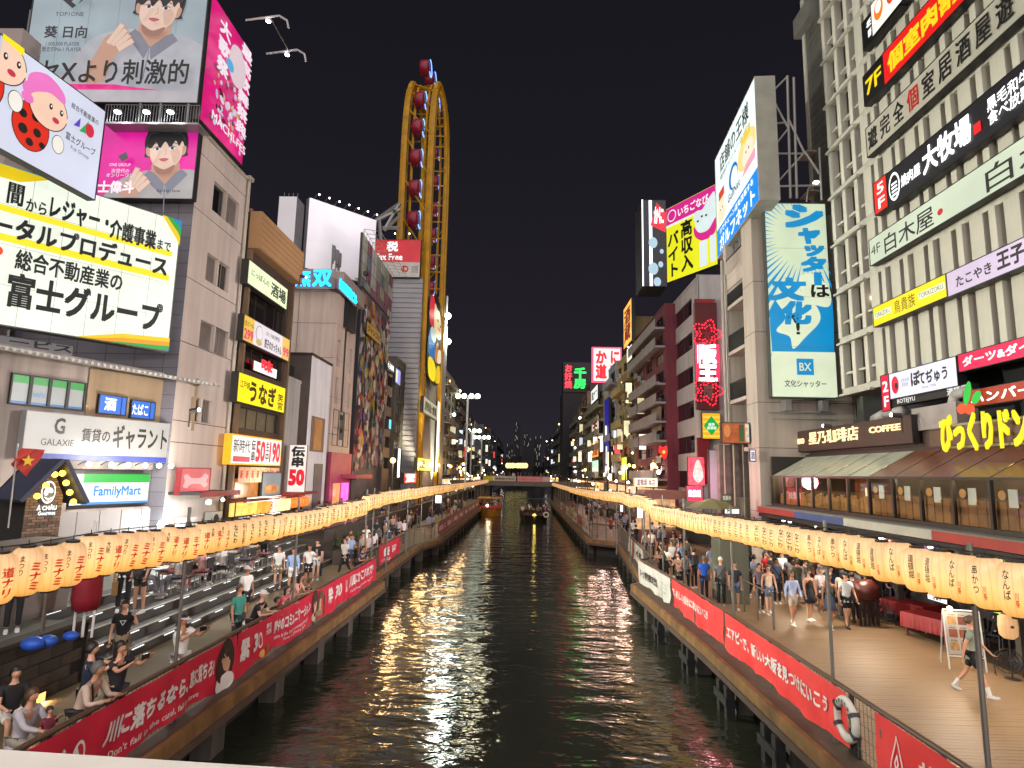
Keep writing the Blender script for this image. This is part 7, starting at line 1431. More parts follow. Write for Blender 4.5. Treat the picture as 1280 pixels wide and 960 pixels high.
def mesh_for(pose, part):
    k = (pose, part)
    if k in _pose: return _pose[k]
    J = joints(pose); r = {}
    if part == 'body':
        q = {'pelvis': (.12, .1), 'waist': (.115, .09), 'chest': (.135, .1), 'neck0': (.075, .065), 'neck': (.052, .055), 'head': (.05, .06)}
        for n in 'LR': q.update({'sh'+n: (.052, .052), 'el'+n: (.038, .038), 'wr'+n: (.026, .026), 'ha'+n: (.038, .018), 'hp'+n: (.08, .085), 'kn'+n: (.052, .055), 'an'+n: (.034, .036)})
        JJ = {n: (J[n], *q[n]) for n in q}; E_ = [('pelvis', 'waist'), ('waist', 'chest'), ('chest', 'neck0'), ('neck0', 'neck'), ('neck', 'head')]
        for n in 'LR': E_ += [('chest', 'sh'+n), ('sh'+n, 'el'+n), ('el'+n, 'wr'+n), ('wr'+n, 'ha'+n), ('pelvis', 'hp'+n), ('hp'+n, 'kn'+n), ('kn'+n, 'an'+n)]
        me = skin_mesh(JJ, E_, 'pelvis')
        b = MB(); b.v = [tuple(v.co) for v in me.vertices]; b.f = [tuple(p.vertices) for p in me.polygons]; SKN = M('b98a70', .5); b.mats = [SKN]; b.m = [0]*len(b.f); bpy.data.meshes.remove(me)
        for n, s in (('L', -1), ('R', 1)):
            d = (J['ha'+n]-J['wr'+n]).normalized(); sd = V3(1, 0, 0) if abs(d.x) < .8 else V3(0, 1, 0); sd = (sd-d*sd.dot(d)).normalized(); nn = d.cross(sd); base = J['ha'+n]+d*.01
            for i, (o_, l_) in enumerate(((-.028, .062), (-.01, .074), (.009, .07), (.027, .056))):
                p0 = base+sd*o_; p1 = p0+d*l_*.5+nn*.008; p2 = p1+d*l_*.4+nn*.028; b.tube(p0, p1, .0095, SKN, 5, .009); b.tube(p1, p2, .009, SKN, 5, .006)
            p0 = J['wr'+n]+d*.035-sd*s*.028; p1 = p0+d*.03-sd*s*.026; b.tube(p0, p1, .012, SKN, 5, .01); b.tube(p1, p1+d*.026, .01, SKN, 5, .007)
        c = J['head']+V3(0, -.005, .012); nz, nr = 10, 14; v = []
        for j in range(nz+1):
            t = math.pi*j/nz; z = -math.cos(t)
            for i in range(nr):
                a = 2*math.pi*i/nr; rad = math.sin(t); w_ = .076*(1-.26*max(0, -z-.1)); dp = .094*(1-.12*max(0, -z)); x, y = math.cos(a)*rad*w_, math.sin(a)*rad*dp
                if abs(a-1.5*math.pi) < .25 and -.35 < z < .1: y -= .018*(1-abs(z+.15)*2)
                v.append((c.x+x, c.y+y, c.z+z*.118))
        b.add(v, [(j*nr+i, j*nr+(i+1) % nr, (j+1)*nr+(i+1) % nr, (j+1)*nr+i) for j in range(nz) for i in range(nr)], SKN)
        DK = M('1a1412', .4)
        for s in (-1, 1): b.ball((c.x+s*.03, c.y-.082, c.z+.008), .009, DK, .6, 6, 4); b.ball((c.x+s*.078, c.y+.005, c.z-.005), .02, SKN, 1.3, 6, 4, .4, .8)
        b.box(c.x-.02, c.y-.092, c.z-.052, c.x+.02, c.y-.07, c.z-.046, M('8c4a44', .5)); r = b.mesh(True)
    elif part in ('tee', 'longshirt', 'vest'):
        q = {'pelvis': (.145, .12), 'waist': (.137, .112), 'chest': (.155, .12), 'neck0': (.085, .075)}; E_ = [('pelvis', 'waist'), ('waist', 'chest'), ('chest', 'neck0')]; JJ = {n: (J[n], *q[n]) for n in q}
        JJ['hem'] = (J['pelvis']-V3(0, 0, .06), .148, .125); E_.append(('hem', 'pelvis'))
        if part != 'vest':
            for n in 'LR':
                JJ['sh'+n] = (J['sh'+n], .068, .068); f_ = .62 if part == 'tee' else 1; JJ['el'+n] = (J['sh'+n].lerp(J['el'+n], f_), .062 if part == 'tee' else .05, .062 if part == 'tee' else .05); E_ += [('chest', 'sh'+n), ('sh'+n, 'el'+n)]
                if part == 'longshirt': JJ['wr'+n] = (J['wr'+n], .037, .037); E_.append(('el'+n, 'wr'+n))
        r = skin_mesh(JJ, E_, 'pelvis')
    elif part in ('shorts', 'trousers'):
        JJ = {'pelvis': (J['pelvis'], .14, .116)}; E_ = []; f_ = .78 if part == 'shorts' else 1
        for n in 'LR':
            JJ['hp'+n] = (J['hp'+n], .093, .098); JJ['kn'+n] = (J['hp'+n].lerp(J['kn'+n], f_), .083 if f_ < 1 else .066, .083 if f_ < 1 else .068); E_ += [('pelvis', 'hp'+n), ('hp'+n, 'kn'+n)]
            if f_ == 1: JJ['an'+n] = (J['kn'+n].lerp(J['an'+n], .96), .05, .055); E_.append(('kn'+n, 'an'+n))
        r = skin_mesh(JJ, E_, 'pelvis')
    elif part in ('skirt', 'dress'):
        z1 = J['waist'].z; z0 = J['knL'].z+(.12 if part == 'skirt' else -.3); c = J['pelvis']; b = MB(); n = 20; prof = [(.20, .5 and z0), (.17, (z0+z1)/2), (.15, J['pelvis'].z), (.12, z1)]
        if part == 'dress': prof = [(.27, z0), (.23, (z0*2+z1)/3), (.16, J['pelvis'].z), (.125, z1)]
        b.lathe([(a, z) for a, z in prof], M('888888'), (c.x, c.y, 0), n, 1, .85, .06, 10); r = b.mesh(True)
    elif part == 'shoes':
        b = MB(); 
        for n in 'LR':
            a = J['an'+n]; k_ = J['kn'+n]; d = (a-k_).normalized(); f = V3(0, -1, 0); f = (f-d*f.dot(d)*(.7)).normalized(); s_ = V3(1, 0, 0); u = f.cross(s_)*-1
            pr = [(-.06, .036, .05), (0, .045, .062), (.09, .046, .045), (.16, .042, .03), (.19, .02, .015)]; v = []
            for t, w_, h_ in pr:
                p = a+f*t-V3(0, 0, .065)
                for dx, dz in ((-1, 0), (1, 0), (.8, 1), (-.8, 1)): v.append(tuple(p+s_*dx*w_+V3(0, 0, 1)*dz*h_*1.1-V3(0, 0, .02)))
            b.add(v, [(j*4+i, j*4+(i+1) % 4, j*4+4+(i+1) % 4, j*4+4+i) for j in range(4) for i in range(4)]+[(3, 2, 1, 0), (16, 17, 18, 19)], M('888888'))
        r = b.mesh()
    elif part in ('short_hair', 'long_hair', 'cap'):
        c = J['head']+V3(0, .004, .022); b = MB(); n = 14; v = []; nz = 7
        for j in range(nz):
            t = j/(nz-1)
            for i in range(n):
                a = 2*math.pi*i/n; front = max(0, -math.sin(a)); lo = -.66+min(1, front*1.5)*.9 if part != 'cap' else .12; z = 1-(1-lo)*t; rr = math.sqrt(max(0, 1-z*z)) if j else .02
                wob = 1+.04*math.sin(a*5+j); v.append((c.x+math.cos(a)*rr*.09*wob*(1 if z > -.1 else 1.12), c.y+math.sin(a)*rr*.108*wob*(1 if z > -.1 else 1.1), c.z+z*.118))
        b.add(v, [(j*n+i, (j+1)*n+i, (j+1)*n+(i+1) % n, j*n+(i+1) % n) for j in range(nz-1) for i in range(n)], M('888888'))
        if part == 'long_hair': b.lathe([(.04, -.3), (.085, -.2), (.095, -.05), (.085, .04)], M('888888'), (c.x, c.y+.04, c.z), 12, 1, .6)
        if part == 'cap': b.lathe([(.07, .01), (.075, .025)], M('888888'), (c.x, c.y-.09, c.z), 10, 1, .9)
        r = b.mesh(True)
    _pose[k] = r; return r
def wear(name, me, parent, m, **kw):
    o = put(name, me, parent)
    if not me.materials: me.materials.append(m)
    if len(me.materials) == 1 or name == 'body': o.material_slots[0].link = 'OBJECT'; o.material_slots[0].material = m
    return o
SK = [M('b9876b', .5, .06), M('a87558', .5, .06), M('c99a80', .5, .06)]; HB = M('15100e', .5, .2); HBr = M('4a3222', .5, .2); HG = M('56534f', .6, .2)
def cloth(c): return M(c, .85, .12, 6, .15, bscale=18)
npx = 0
def person(label, x, y, z=PZ, face=0, pose='stand', top='tee', tc_='d8d8d4', low='shorts', lc='1b1c20', hair='short_hair', hc=None, shoe='d8d8d8', h=1.0, skin=None, group=None, full=True, extra=None):
    global npx
    npx += 1; o = put('person', None, None, (x, y, z), R(face)); o['label'] = label; o['category'] = 'person'; o.scale = (h, h, h)
    if group: o['group'] = group
    wear('body', mesh_for(pose, 'body'), o, skin or SK[npx % 3]); wear('shirt' if low != 'dress' else 'dress_top', mesh_for(pose, top), o, cloth(tc_)); wear({'shorts': 'shorts', 'trousers': 'trousers', 'skirt': 'skirt', 'dress': 'dress_skirt'}[low], mesh_for(pose, low), o, cloth(lc))
    wear('hair' if hair != 'cap' else 'cap', mesh_for(pose, hair), o, hc or HB)
    if full: wear('shoe', mesh_for(pose, 'shoes'), o, cloth(shoe))
    J = joints(pose)
    if extra:
        for e_ in extra.split():
            b = MB()
            if e_ == 'strap': b.path([J['shL']+V3(0, -.1, .05), J['waist']+V3(.02, -.135, .05), J['pelvis']+V3(.15, -.06, .02)], .014, BLACKP, 5); b.path([J['shL']+V3(0, .08, .05), J['waist']+V3(.02, .13, .05), J['pelvis']+V3(.15, .06, .02)], .014, BLACKP, 5); b.box(J['pelvis'].x+.12, -.08, J['pelvis'].z-.1, J['pelvis'].x+.22, .1, J['pelvis'].z+.08, BLACKP); b.build('shoulder_bag', o)
            if e_ == 'pack': c = J['chest']; b.box(c.x-.13, c.y+.1, c.z-.26, c.x+.13, c.y+.25, c.z+.14, M('2a2c30', .7)); b.build('backpack', o)
            if e_ == 'phone': p = (J['haL']+J['haR'])/2; b.box(p.x-.08, p.y-.06, p.z-.0, p.x+.08, p.y-.045, p.z+.09, M('14151a', .3)); b.build('phone', o)
            if e_ == 'can': p = J['haR']; b.tube((p.x, p.y-.03, p.z-.05), (p.x, p.y-.03, p.z+.07), .032, M('b0b0b4', .3, metal=.6), 8); b.build('drink_can', o)
            if e_ == 'bag': p = J['haL']; b.box(p.x-.03, p.y-.15, p.z-.4, p.x+.1, p.y+.15, p.z-.08, M('8c6a3c', .7)); b.path([(p.x, p.y-.08, p.z-.08), p, (p.x, p.y+.08, p.z-.08)], .008, M('8c6a3c', .7), 4); b.build('paper_bag', o)
            if e_ == 'print': c = J['chest']; b.add([(c.x-.07, c.y-.128, c.z+.02), (c.x+.07, c.y-.128, c.z+.02), (c.x, c.y-.128, c.z-.1)], [(2, 1, 0)], M('d8d8d8', .6)); b.add([(c.x-.045, c.y-.131, c.z+.005), (c.x+.045, c.y-.131, c.z+.005), (c.x, c.y-.131, c.z-.07)], [(2, 1, 0)], BLACKP); b.build('shirt_print', o)
            if e_ == 'visor': c = J['head']; b.lathe([(.1, .045), (.104, .075)], WHITE, tuple(c+V3(0, .002, 0)), 14, .95, 1.12); b.box(c.x-.06, c.y-.17, c.z+.04, c.x+.06, c.y-.09, c.z+.05, WHITE); b.build('visor', o)
            if e_ == 'socks':
                for n in 'LR': b.tube(J['an'+n]-V3(0, 0, .02), J['kn'+n].lerp(J['an'+n], .62), .04, WHITE, 8, .052)
                b.build('sock', o)
    return o
def pp(px, py, z=PZ): h = onz(px, py, z); return h.x, h.y
def at_px(label, px, py, z=PZ, **kw): x, y = pp(px, py, z); return person(label, x, y, z, **kw)
def rail(px, off=.42): # standing at the left rail
    h = onx(px, 760, -6.6); y = onz(px, 592+3.9*770/max(20, abs((px-655)))*0+0, PZ).y if False else h.y; return interp(LR, y)-off, y
W_, N_, G_, B_ = 'd6d4ce', '1a1b20', '5a5f58', '3a4a6a'
# -- left promenade
at_px('man in a white T-shirt, black shorts and cap standing by the left railing', 304, 779, face=60, hair='cap', hc=cloth('c8c8c4'), low='shorts')
x, y = rail(336); person('man in a black shirt with a pale cap leaning on the left railing', x+.05, y, face=90, pose='lean', tc_='17181c', low='trousers', lc='2a2c33', hair='cap', hc=cloth('cfcdc6'))
person('person in a teal shirt just behind the man in the pale cap', x-.55, y+.45, face=70, pose='stand', tc_='3a8a7c', low='trousers', lc='33353a', hc=HBr)
x, y = rail(350); person('child in black at the left railing beside the man in the pale cap', x+.1, y+.2, face=80, pose='lean', tc_='1c1a1e', h=.8)
x, y = rail(367); person('girl in a pink red top at the left railing', x, y, face=85, pose='lean', tc_='b8485a', low='skirt', lc='6080a8', hair='long_hair', h=.88)
x, y = rail(381); person('woman in a peach top with a black strap leaning on the left railing', x, y, face=90, pose='lean', tc_='d8a090', low='trousers', lc='c8c0b4', hair='long_hair', extra='strap')
x, y = rail(391); person('child in a dark green shirt at the left railing right of the peach top', x, y+.2, face=90, pose='lean', tc_='3a4038', h=.82, hc=HBr)
at_px('man in a white T-shirt with backpack straps and beige shorts walking on the left promenade', 346, 737, face=20, pose='stroll', lc='8a7a60', extra='pack')
at_px('woman in a pale blue blouse and white shorts walking beside the man with the backpack', 364, 741, face=15, pose='stroll', top='longshirt', tc_='9ab4dc', lc='d8d4cc', hair='long_hair', hc=HBr)
at_px('man in white holding a drink next to the tall man in black', 384, 735, face=30, pose='drink', extra='can'); at_px('tall man in a black shirt and white shorts near the left barrels', 394, 725, face=10, tc_='1b1a1c', lc='d0ccc6')
at_px('woman in a long white dress standing alone on the left promenade', 436, 706, face=40, pose='hips', top='vest', tc_='dcd8d0', low='dress', lc='dcd8d0', hair='long_hair', hc=HBr)
x, y = rail(455); person('person in navy leaning on the left railing at its bend', x, y, face=60, pose='lean', tc_='20304a', low='trousers')
at_px('man in a black T-shirt with a white triangle print drinking, khaki shorts', 147, 850, face=25, pose='drink', tc_='17171a', lc='7c6e58', extra='print can pack')
x, y = rail(196, .5); person('woman in a black striped shirt raising a phone at the left railing', x, y, face=75, pose='photo', tc_='201f24', low='trousers', lc='202126', hair='long_hair', extra='phone')
x, y = rail(152, .42); person('grey haired person in a beige blouse with a black strap leaning on the left railing', x, y, face=90, pose='lean', top='longshirt', tc_='b09a8c', low='trousers', lc='3a3638', hc=HG, extra='strap')
person('person in dark blue raising a phone behind the grey haired person at the left railing', x-.5, y+.9, face=110, pose='photo', tc_='1e2a40', low='trousers', lc='2a2a30', extra='phone')
person('small child in a maroon top beside the grey haired person', x-.55, y+.1, face=60, pose='stand', tc_='6a2436', h=.55)
x, y = rail(264, .5); person('person in a white visor and white T-shirt photographing the canal from the left railing', x, y, face=70, pose='photo', extra='visor phone', low='trousers', lc='a09c94')
x, y = pp(22, 905); person('man in a black shirt and white shorts sitting at the lower left edge', pp(8, 925)[0], pp(8, 925)[1], PZ+.0, face=50, pose='sit', tc_='1b1b1e', lc='d8d4cc')
person('person in a pale shirt sitting nearest the camera at the lower left corner', pp(26, 962)[0]-.1, pp(26, 962)[1], PZ, face=80, pose='sit2', top='longshirt', tc_='a8a4ac', lc='8a8478', hc=HBr)
b = MB(); b.box(-10, 7, PZ+.02, -9.3, 10.5, PZ+.42, STONE); o = b.build('stone_bench'); tag(o, 'low stone bench along the dark wall at the lower left', 'bench')
TZ = SZ+.12
at_px('person in a white shirt holding a brown paper bag on the left terrace', 152, 764, TZ, face=30, pose='stand', low='trousers', extra='bag'); at_px('man in a grey green T-shirt and dark shorts on the left terrace', 172, 766, TZ, face=-10, pose='stand', tc_='4a4f48', lc='3a3a3a')
at_px('person in white standing inside the lower left terrace', 14, 790, TZ, face=40, tc_='b8b4b0', low='trousers')
# terrace furniture and sitters
def round_tab(label, x, y, z, c='8a8a8c', r=.35, h=.72, nm='table'):
    t = thing('cafe_table', label, 'table', (x, y, z)); b = MB(); b.lathe([(r, h-.03), (r, h)], M(c, .4, .1, metal=.3), n=14); b.build('tabletop', t); b = MB(); b.tube((0, 0, .03), (0, 0, h-.03), .03, STEEL, 6); b.lathe([(.22, 0), (.2, .03)], STEEL, n=10); b.build('pedestal', t); return t
def chair(x, y, z, rz, label, grp, c='2a2a2c'):
    t = thing('cafe_chair', label, 'chair', (x, y, z), R(rz), grp); b = MB(); b.box(-.2, -.2, .42, .2, .2, .46, M(c, .6)); b.build('seat', t); b = MB(); b.box(-.2, .17, .55, .2, .2, .85, M(c, .6)); b.build('backrest', t)
    for sx in (-1, 1):
        for sy in (-1, 1): b = MB(); b.tube((sx*.17, sy*.17, 0), (sx*.17, sy*.18, .43 if sy < 0 else .85), .014, STEEL, 5); b.build('leg', t)
    return t
for i, (px, py) in enumerate(((205, 742), (235, 733), (262, 728), (292, 716), (316, 708))):
    x, y = pp(px, py, TZ); nm = ('first', 'second', 'third', 'fourth', 'fifth')[i]; round_tab('small metal cafe table on the left terrace, %s from the corner building' % nm, x-.2, y, TZ)
    for s in (-1, 1):
        chair(x-.2+s*.6, y+.1, TZ, -90*s, 'dark cafe chair on the %s side of the %s terrace table' % ('canal' if s > 0 else 'street', nm), 'cafe chairs on the left terrace')
        if i < 3 or s > 0: person('seated person in %s on the %s side of the %s terrace table' % (('white', 'pink', 'white', 'grey', 'black')[i], 'canal' if s > 0 else 'street', nm), x-.2+s*.55, y+.1, TZ, face=-90*s, pose='sit' if s > 0 else 'sit2', tc_=('d0ccc8', 'c89a96', 'cfccca', '77777a', '1c1c20')[i], low='trousers', lc=('8a8690', 'b07878', '2a2a30')[i % 3])
# parasol (closed red), tarp, boxes on the terrace platform
t = thing('folded_parasol', 'deep red folded parasols hanging in a bundle behind the terrace railing', 'parasol', (pp(112, 800, TZ)[0]-.3, pp(112, 800, TZ)[1]+.2, TZ)); b = MB(); b.lathe([(.22, .55), (.26, .8), (.24, 1.5), (.12, 1.9)], M('8a1024', .7, .2), n=14, flute=.3, nf=7); b.build('cloth', t, True); b = MB(); b.tube((0, 0, 0), (0, 0, 2.4), .03, WHITE, 6); b.tube((.2, 0, 0), (.2, 0, .8), .025, WHITE, 6); b.tube((-.2, 0, 0), (-.2, 0, .8), .025, WHITE, 6); b.build('pole', t)
for i, (px, py, r_) in enumerate(((40, 812, .22), (58, 808, .2), (88, 800, .16))):
    x, y = pp(px, py, TZ); o = put('blue_bag', None, None, (x, y, TZ)); tag(o, 'blue plastic bag slumped behind the terrace railing, %s of three' % ('largest', 'middle', 'smallest')[i], 'bag'); b = MB(); b.ball((0, 0, r_*.5), r_, M('1c4fb0', .5, .3, 4), .6, 12, 7, 1, .8); b.build('sack', o, True)
x, y = pp(60, 790, TZ); t = thing('storage_cabinet', 'grey panelled storage cabinet standing on the terrace platform', 'cabinet', (-12.4, y-1.2, TZ)); b = MB(); b.box(0, 0, 0, 1.0, 3.4, 1.75, M('6c6664', .6, .15, 1)); b.build('body', t); b = MB()
for k in range(4): b.box(1.0, .05+k*.85, .1, 1.02, .8+k*.85, 1.65, M('77706c', .6, .15, 1))
b.build('door', t)
# small gabled brick kiosk with its sign, flag
fk = Fr(-13.05, 18.6, 68); k0 = fk.p(28, 660); k1 = fk.p(77, 640); ka = fk.p(72, 579); ke = fk.p(50, 612)
t = thing('brick_kiosk', 'small dark brick kiosk front with a gabled roof lined with yellow bulbs', 'kiosk', fk.w(k0[0], 0, TZ), fk.rz); Wk = k1[0]-k0[0]; Hk = fk.p(52, 622)[1]-TZ; Ha = ka[1]-TZ; ax = Wk*.62
b = MB(); b.prism([(0, 0), (Wk, 0), (Wk, Hk), (ax, Ha-.15), (0, Hk)], .03, 1.6, M('221d1a', .8)); b.build('wall_core', t); b = MB(); BRK = [M('6a574a', .8, .2, 5), M('7a6454', .8, .2, 5), M('584a42', .8, .2, 5)]; nb = int(Wk/.215); z = .9; r_ = 0
while z < Ha-.2:
    half = (Ha-.15-z)/(Ha-.15-Hk) if z > Hk else 1
    for i in range(nb+1):
        x0 = i*.215-(.107 if r_ % 2 else 0); x1 = x0+.2; lo, hi = (0, Wk) if half >= 1 else (ax-ax*half, ax+(Wk-ax)*half); x0 = max(x0, lo+.01); x1 = min(x1, hi-.01)
        if x1-x0 > .03: b.box(x0, -.004*random.random(), z, x1, .029, z+.062, random.choice(BRK))
    z += .077; r_ += 1
b.build('brick', t, kind='stuff'); b = MB(); RF = M('2b3044', .6)
for (xa_, za_, xb_, zb_2) in ((ax, Ha+.05, Wk+.35, Hk-.2), (ax, Ha+.05, -.35, Hk-.1)):
    d = Vector((xb_-xa_, zb_2-za_)).normalized(); n_ = Vector((-d.y, d.x))*.12; n_ = n_ if n_.y > 0 else -n_
    b.prism([(xa_, za_), (xb_, zb_2), (xb_+n_.x, zb_2+n_.y), (xa_+n_.x, za_+n_.y)], -.5, .8, RF)
b.build('roof', t); b = MB()
for k in range(4): f_ = (k+.6)/4.3; b.ball((ax+(Wk+.2-ax)*f_, -.3, Ha+(Hk-.2-Ha)*f_-.12), .085, E('FFC83A', 7, 0), n=8, k=5); 
for k in range(3): f_ = (k+.6)/3.6; b.ball((ax-(ax+.1)*f_, -.3, Ha+(Hk-.1-Ha)*f_-.14), .08, E('FFC83A', 7, 0), n=8, k=5)
b.build('bulb', t); lamp('kiosk_light', 'POINT', tuple(fk.w(k0[0]+ax, -.5, TZ+Hk)), 16, (1, .72, .3), .15)
s = Sign('round_emblem', 'white lit round flower emblem with a name on the dark brick kiosk', fk, [(46, 601), (68, 602), (68, 645), (47, 644)], .12, .05, None, DARK, rim=.01)
for c in list(s.o.children): bpy.data.objects.remove(c)
s.clip = False; s.ell(.6, .68, .42, .33, E('F4F8FF', 1.3, 0)); s.ell(.6, .68, .36, .28, M('2a2a30', .5)); WE = E('F4F8FF', 1.2, 0)
for a in (-50, -20, 20, 50, 90): s.ell(.6+.16*math.cos(R(a+90)), .66+.1*math.sin(R(a+90)), .16, .06, WE, rot=a+0)
s.curve([(.35, .55), (.6, .44), (.85, .55), (.6, .5)], WE); s.t('Á CHÂU', .0, .16, 1.15, .32, E('D8F4FF', 1.6, 0), .04); s.t('Gourmet', .1, .02, 1.1, .13, E('D8F4FF', 1.6, 0), .02); s.done()
s = Sign('lit_sign', 'bright yellow lit menu strip under the dark brick kiosk front', fk, [(25, 675), (70, 668), (70, 685), (25, 690)], .15, .1, E('F4F000', 1.1, .2, 2), M('2a3a50', .5)); s.poly([(.2, .5), (.28, .8), (.36, .5)], K); s.r(.7, .1, .98, .9, E('D0E8FF', 1.2)); s.t('PHO', .45, .2, .65, .8, K, .02); s.done()
t = thing('hanging_flag', 'red flag with a yellow star hanging from a pole over the brick kiosk', 'flag', fk.w(fk.p(20, 590)[0], -.9, fk.p(20, 600, .9)[1]), fk.rz)
q = lambda px, py: (fk.p(px, py, .9)[0]-fk.p(20, 590)[0], fk.p(px, py, .9)[1]-t.location.z); b = MB(); FLG = M('a8281c', .6, .15, 2); P4 = [q(27, 560), q(57, 562), q(34, 596), q(13, 580)]; n = 6; v = []
for j in range(n+1):
    for i in range(n+1):
        s_, r_ = i/n, j/n; x = (P4[0][0]*(1-s_)+P4[1][0]*s_)*(1-r_)+(P4[3][0]*(1-s_)+P4[2][0]*s_)*r_; z = (P4[0][1]*(1-s_)+P4[1][1]*s_)*(1-r_)+(P4[3][1]*(1-s_)+P4[2][1]*s_)*r_; v.append((x, .05*math.sin(i*1.5+j), z))
b.add(v, [(j*(n+1)+i, j*(n+1)+i+1, (j+1)*(n+1)+i+1, (j+1)*(n+1)+i) for j in range(n) for i in range(n)], FLG); b.build('cloth', t, True); c = q(33, 576); b = MB(); st = [(c[0]+(.17 if k % 2 == 0 else .07)*math.sin(k*math.pi/5), -.07, c[1]+(.17 if k % 2 == 0 else .07)*math.cos(k*math.pi/5)) for k in range(10)]; b.add(st, [tuple(range(10))], M('d8b020', .6)); b.build('star', t)
b = MB(); p = q(27, 560); b.tube((p[0]-.1, 0, p[1]+.1), (q(10, 660)[0], 0, q(10, 660)[1]), .02, STEEL, 5); b.build('flagpole', t)
# steel railings, barrels and planters beyond the steps
for i, (px, py) in enumerate(((402, 690), (409, 687), (416, 684))):
    x, y = pp(px, py+8, PZ); t = thing('metal_drum', 'grey metal drum standing against the low wall on the left promenade, %s of three' % ('nearest', 'middle', 'farthest')[i], 'drum', (-9.4, y+1, PZ)); b = MB(); b.lathe([(.3, 0), (.32, .05), (.3, .4), (.32, .45), (.3, .8), (.28, .85)], M('6a6866', .5, .2, metal=.4), n=14); b.build('drum_body', t, True)
b = MB(); b.box(-.25, 0, 0, .25, 5, .7, M('4a4238', .8)); t = put('planter', None, None, (-9.6, 33, PZ)); tag(t, 'long planter of dark green shrubs beyond the lit steps on the left', 'planter'); b.build('box', t); b = MB()
for k in range(260): x, y, z = random.uniform(-.35, .35), random.uniform(0, 5), .7+random.uniform(0, .55); a = random.uniform(0, 6); r = .1; b.add([(x, y, z), (x+r*math.cos(a), y+r*math.sin(a), z+.05), (x+.03, y+.03, z+.12)], [(0, 1, 2)], M('3a4420', .7, .4, 8))
b.build('foliage', t, kind='stuff')
# -- right promenade people
at_px('walking man in a grey green T-shirt and white socks, nearest on the right deck', 1218, 868, face=50, pose='walk', tc_='7a8478', lc='1a1b22', hair='short_hair', hc=HBr, extra='socks strap', shoe='b8b8b8', h=1.03)
at_px('man in a light blue shirt and beige shorts walking on the right deck', 992, 781, pose='stroll', top='longshirt', tc_='a4b4d4', lc='b4a48c', hc=HBr, face=5)
at_px('woman in a beige camisole and denim shorts walking on the right deck', 962, 768, pose='stroll', top='vest', tc_='d0bca4', lc='56688a', hair='long_hair', hc=HBr, face=-5)
at_px('man in a grey mauve shirt behind the woman in the camisole', 951, 766, tc_='6a5a60', low='trousers', lc='2a2a30', face=0, pose='stand'); at_px('man in a grey blue shirt with dark trousers between the camisole and the blue shirt', 972, 755, tc_='55627a', low='trousers', lc='20242c', face=0, extra='strap')
at_px('woman in a long white dress walking away on the right deck', 1003, 752, face=170, low='dress', top='vest', tc_='d8d4cc', lc='d8d4cc', pose='stroll', hair='long_hair'); at_px('woman in a dark outfit with bare legs behind the lantern pole', 1013, 776, top='vest', tc_='1b1c22', low='skirt', lc='27282e', hair='long_hair', face=20)
at_px('woman in a green top and denim skirt with a strap bag on the right deck', 1039, 786, top='vest', tc_='4c5e50', low='skirt', lc='465270', hair='long_hair', hc=HBr, face=0, pose='stroll', extra='strap')
at_px('man in a white T-shirt, black shorts and black shoes on the right deck', 1060, 785, lc='151519', shoe='181818', pose='stroll', hair='cap', hc=cloth('1a1a1e'), h=1.03); at_px('person in a pale grey shirt bending behind the green top woman', 1025, 758, face=110, pose='lean', tc_='9a9896', low='trousers', lc='77706a')
at_px('man in a bright blue T-shirt seen from behind at the bend of the right deck', 881, 752, face=180, tc_='1450b0', low='trousers', lc='1a1d28', hc=HG); at_px('man in a grey shirt and pale cap seen from behind with a strap bag', 902, 758, face=160, tc_='55585a', low='trousers', lc='17181c', hair='cap', hc=cloth('cfcbc2'), extra='strap', h=1.04)
at_px('man in a dark navy shirt and denim shorts facing the camera by the grey pier', 920, 763, tc_='1f222e', lc='48566e', face=-10); at_px('man in a grey shirt with a backpack strap near the right railing', 858, 742, face=140, tc_='6a6e74', low='trousers', extra='strap'); at_px('person in black with a backpack in the right hand crowd', 868, 736, face=190, tc_='121318', low='trousers', extra='pack')
at_px('man in an olive shirt leaning at the right railing', 833, 728, face=-90, pose='lean', tc_='4a4834', low='trousers'); at_px('person in a white T-shirt with dark straps facing the camera in the right crowd', 840, 722, tc_='d8d4ce', extra='pack', low='trousers'); at_px('person in black beside the olive shirt', 826, 722, tc_='151519', low='trousers', face=30)
at_px('person in a cream shirt at the far side of the right crowd', 815, 700, tc_='c8c0b0', low='trousers', face=160); at_px('long haired person in black near the cream shirt', 826, 706, tc_='121216', hair='long_hair', low='trousers', face=200); at_px('person in a brown top at the right railing', 850, 745, tc_='8a6a58', face=-60, pose='phone', extra='phone', hair='long_hair')
at_px('person in red among the right arcade crowd', 958, 742, tc_='a01824', low='trousers', hair='long_hair', face=30)
rn = random.Random(4); cw = [('1b1b20', 'black'), ('d0ccc6', 'white'), ('6a6e76', 'grey'), ('26344e', 'navy'), ('8a5a50', 'rust brown'), ('9aa4b8', 'pale blue')]
for i, (px, py) in enumerate(((965, 745), (980, 742), (988, 748), (1000, 742), (1018, 745), (944, 748), (936, 744), (1030, 748))):
    c, nm = cw[i % 6]; at_px('%s shirted person in the arcade crowd, %s group' % (nm, ('left', 'left', 'middle', 'middle', 'right', 'far left', 'far left', 'right')[i]), px, py, tc_=c, low='trousers', face=rn.uniform(-180, 180), hair=rn.choice(('short_hair', 'long_hair')), pose=rn.choice(('stand', 'stroll', 'bag')))
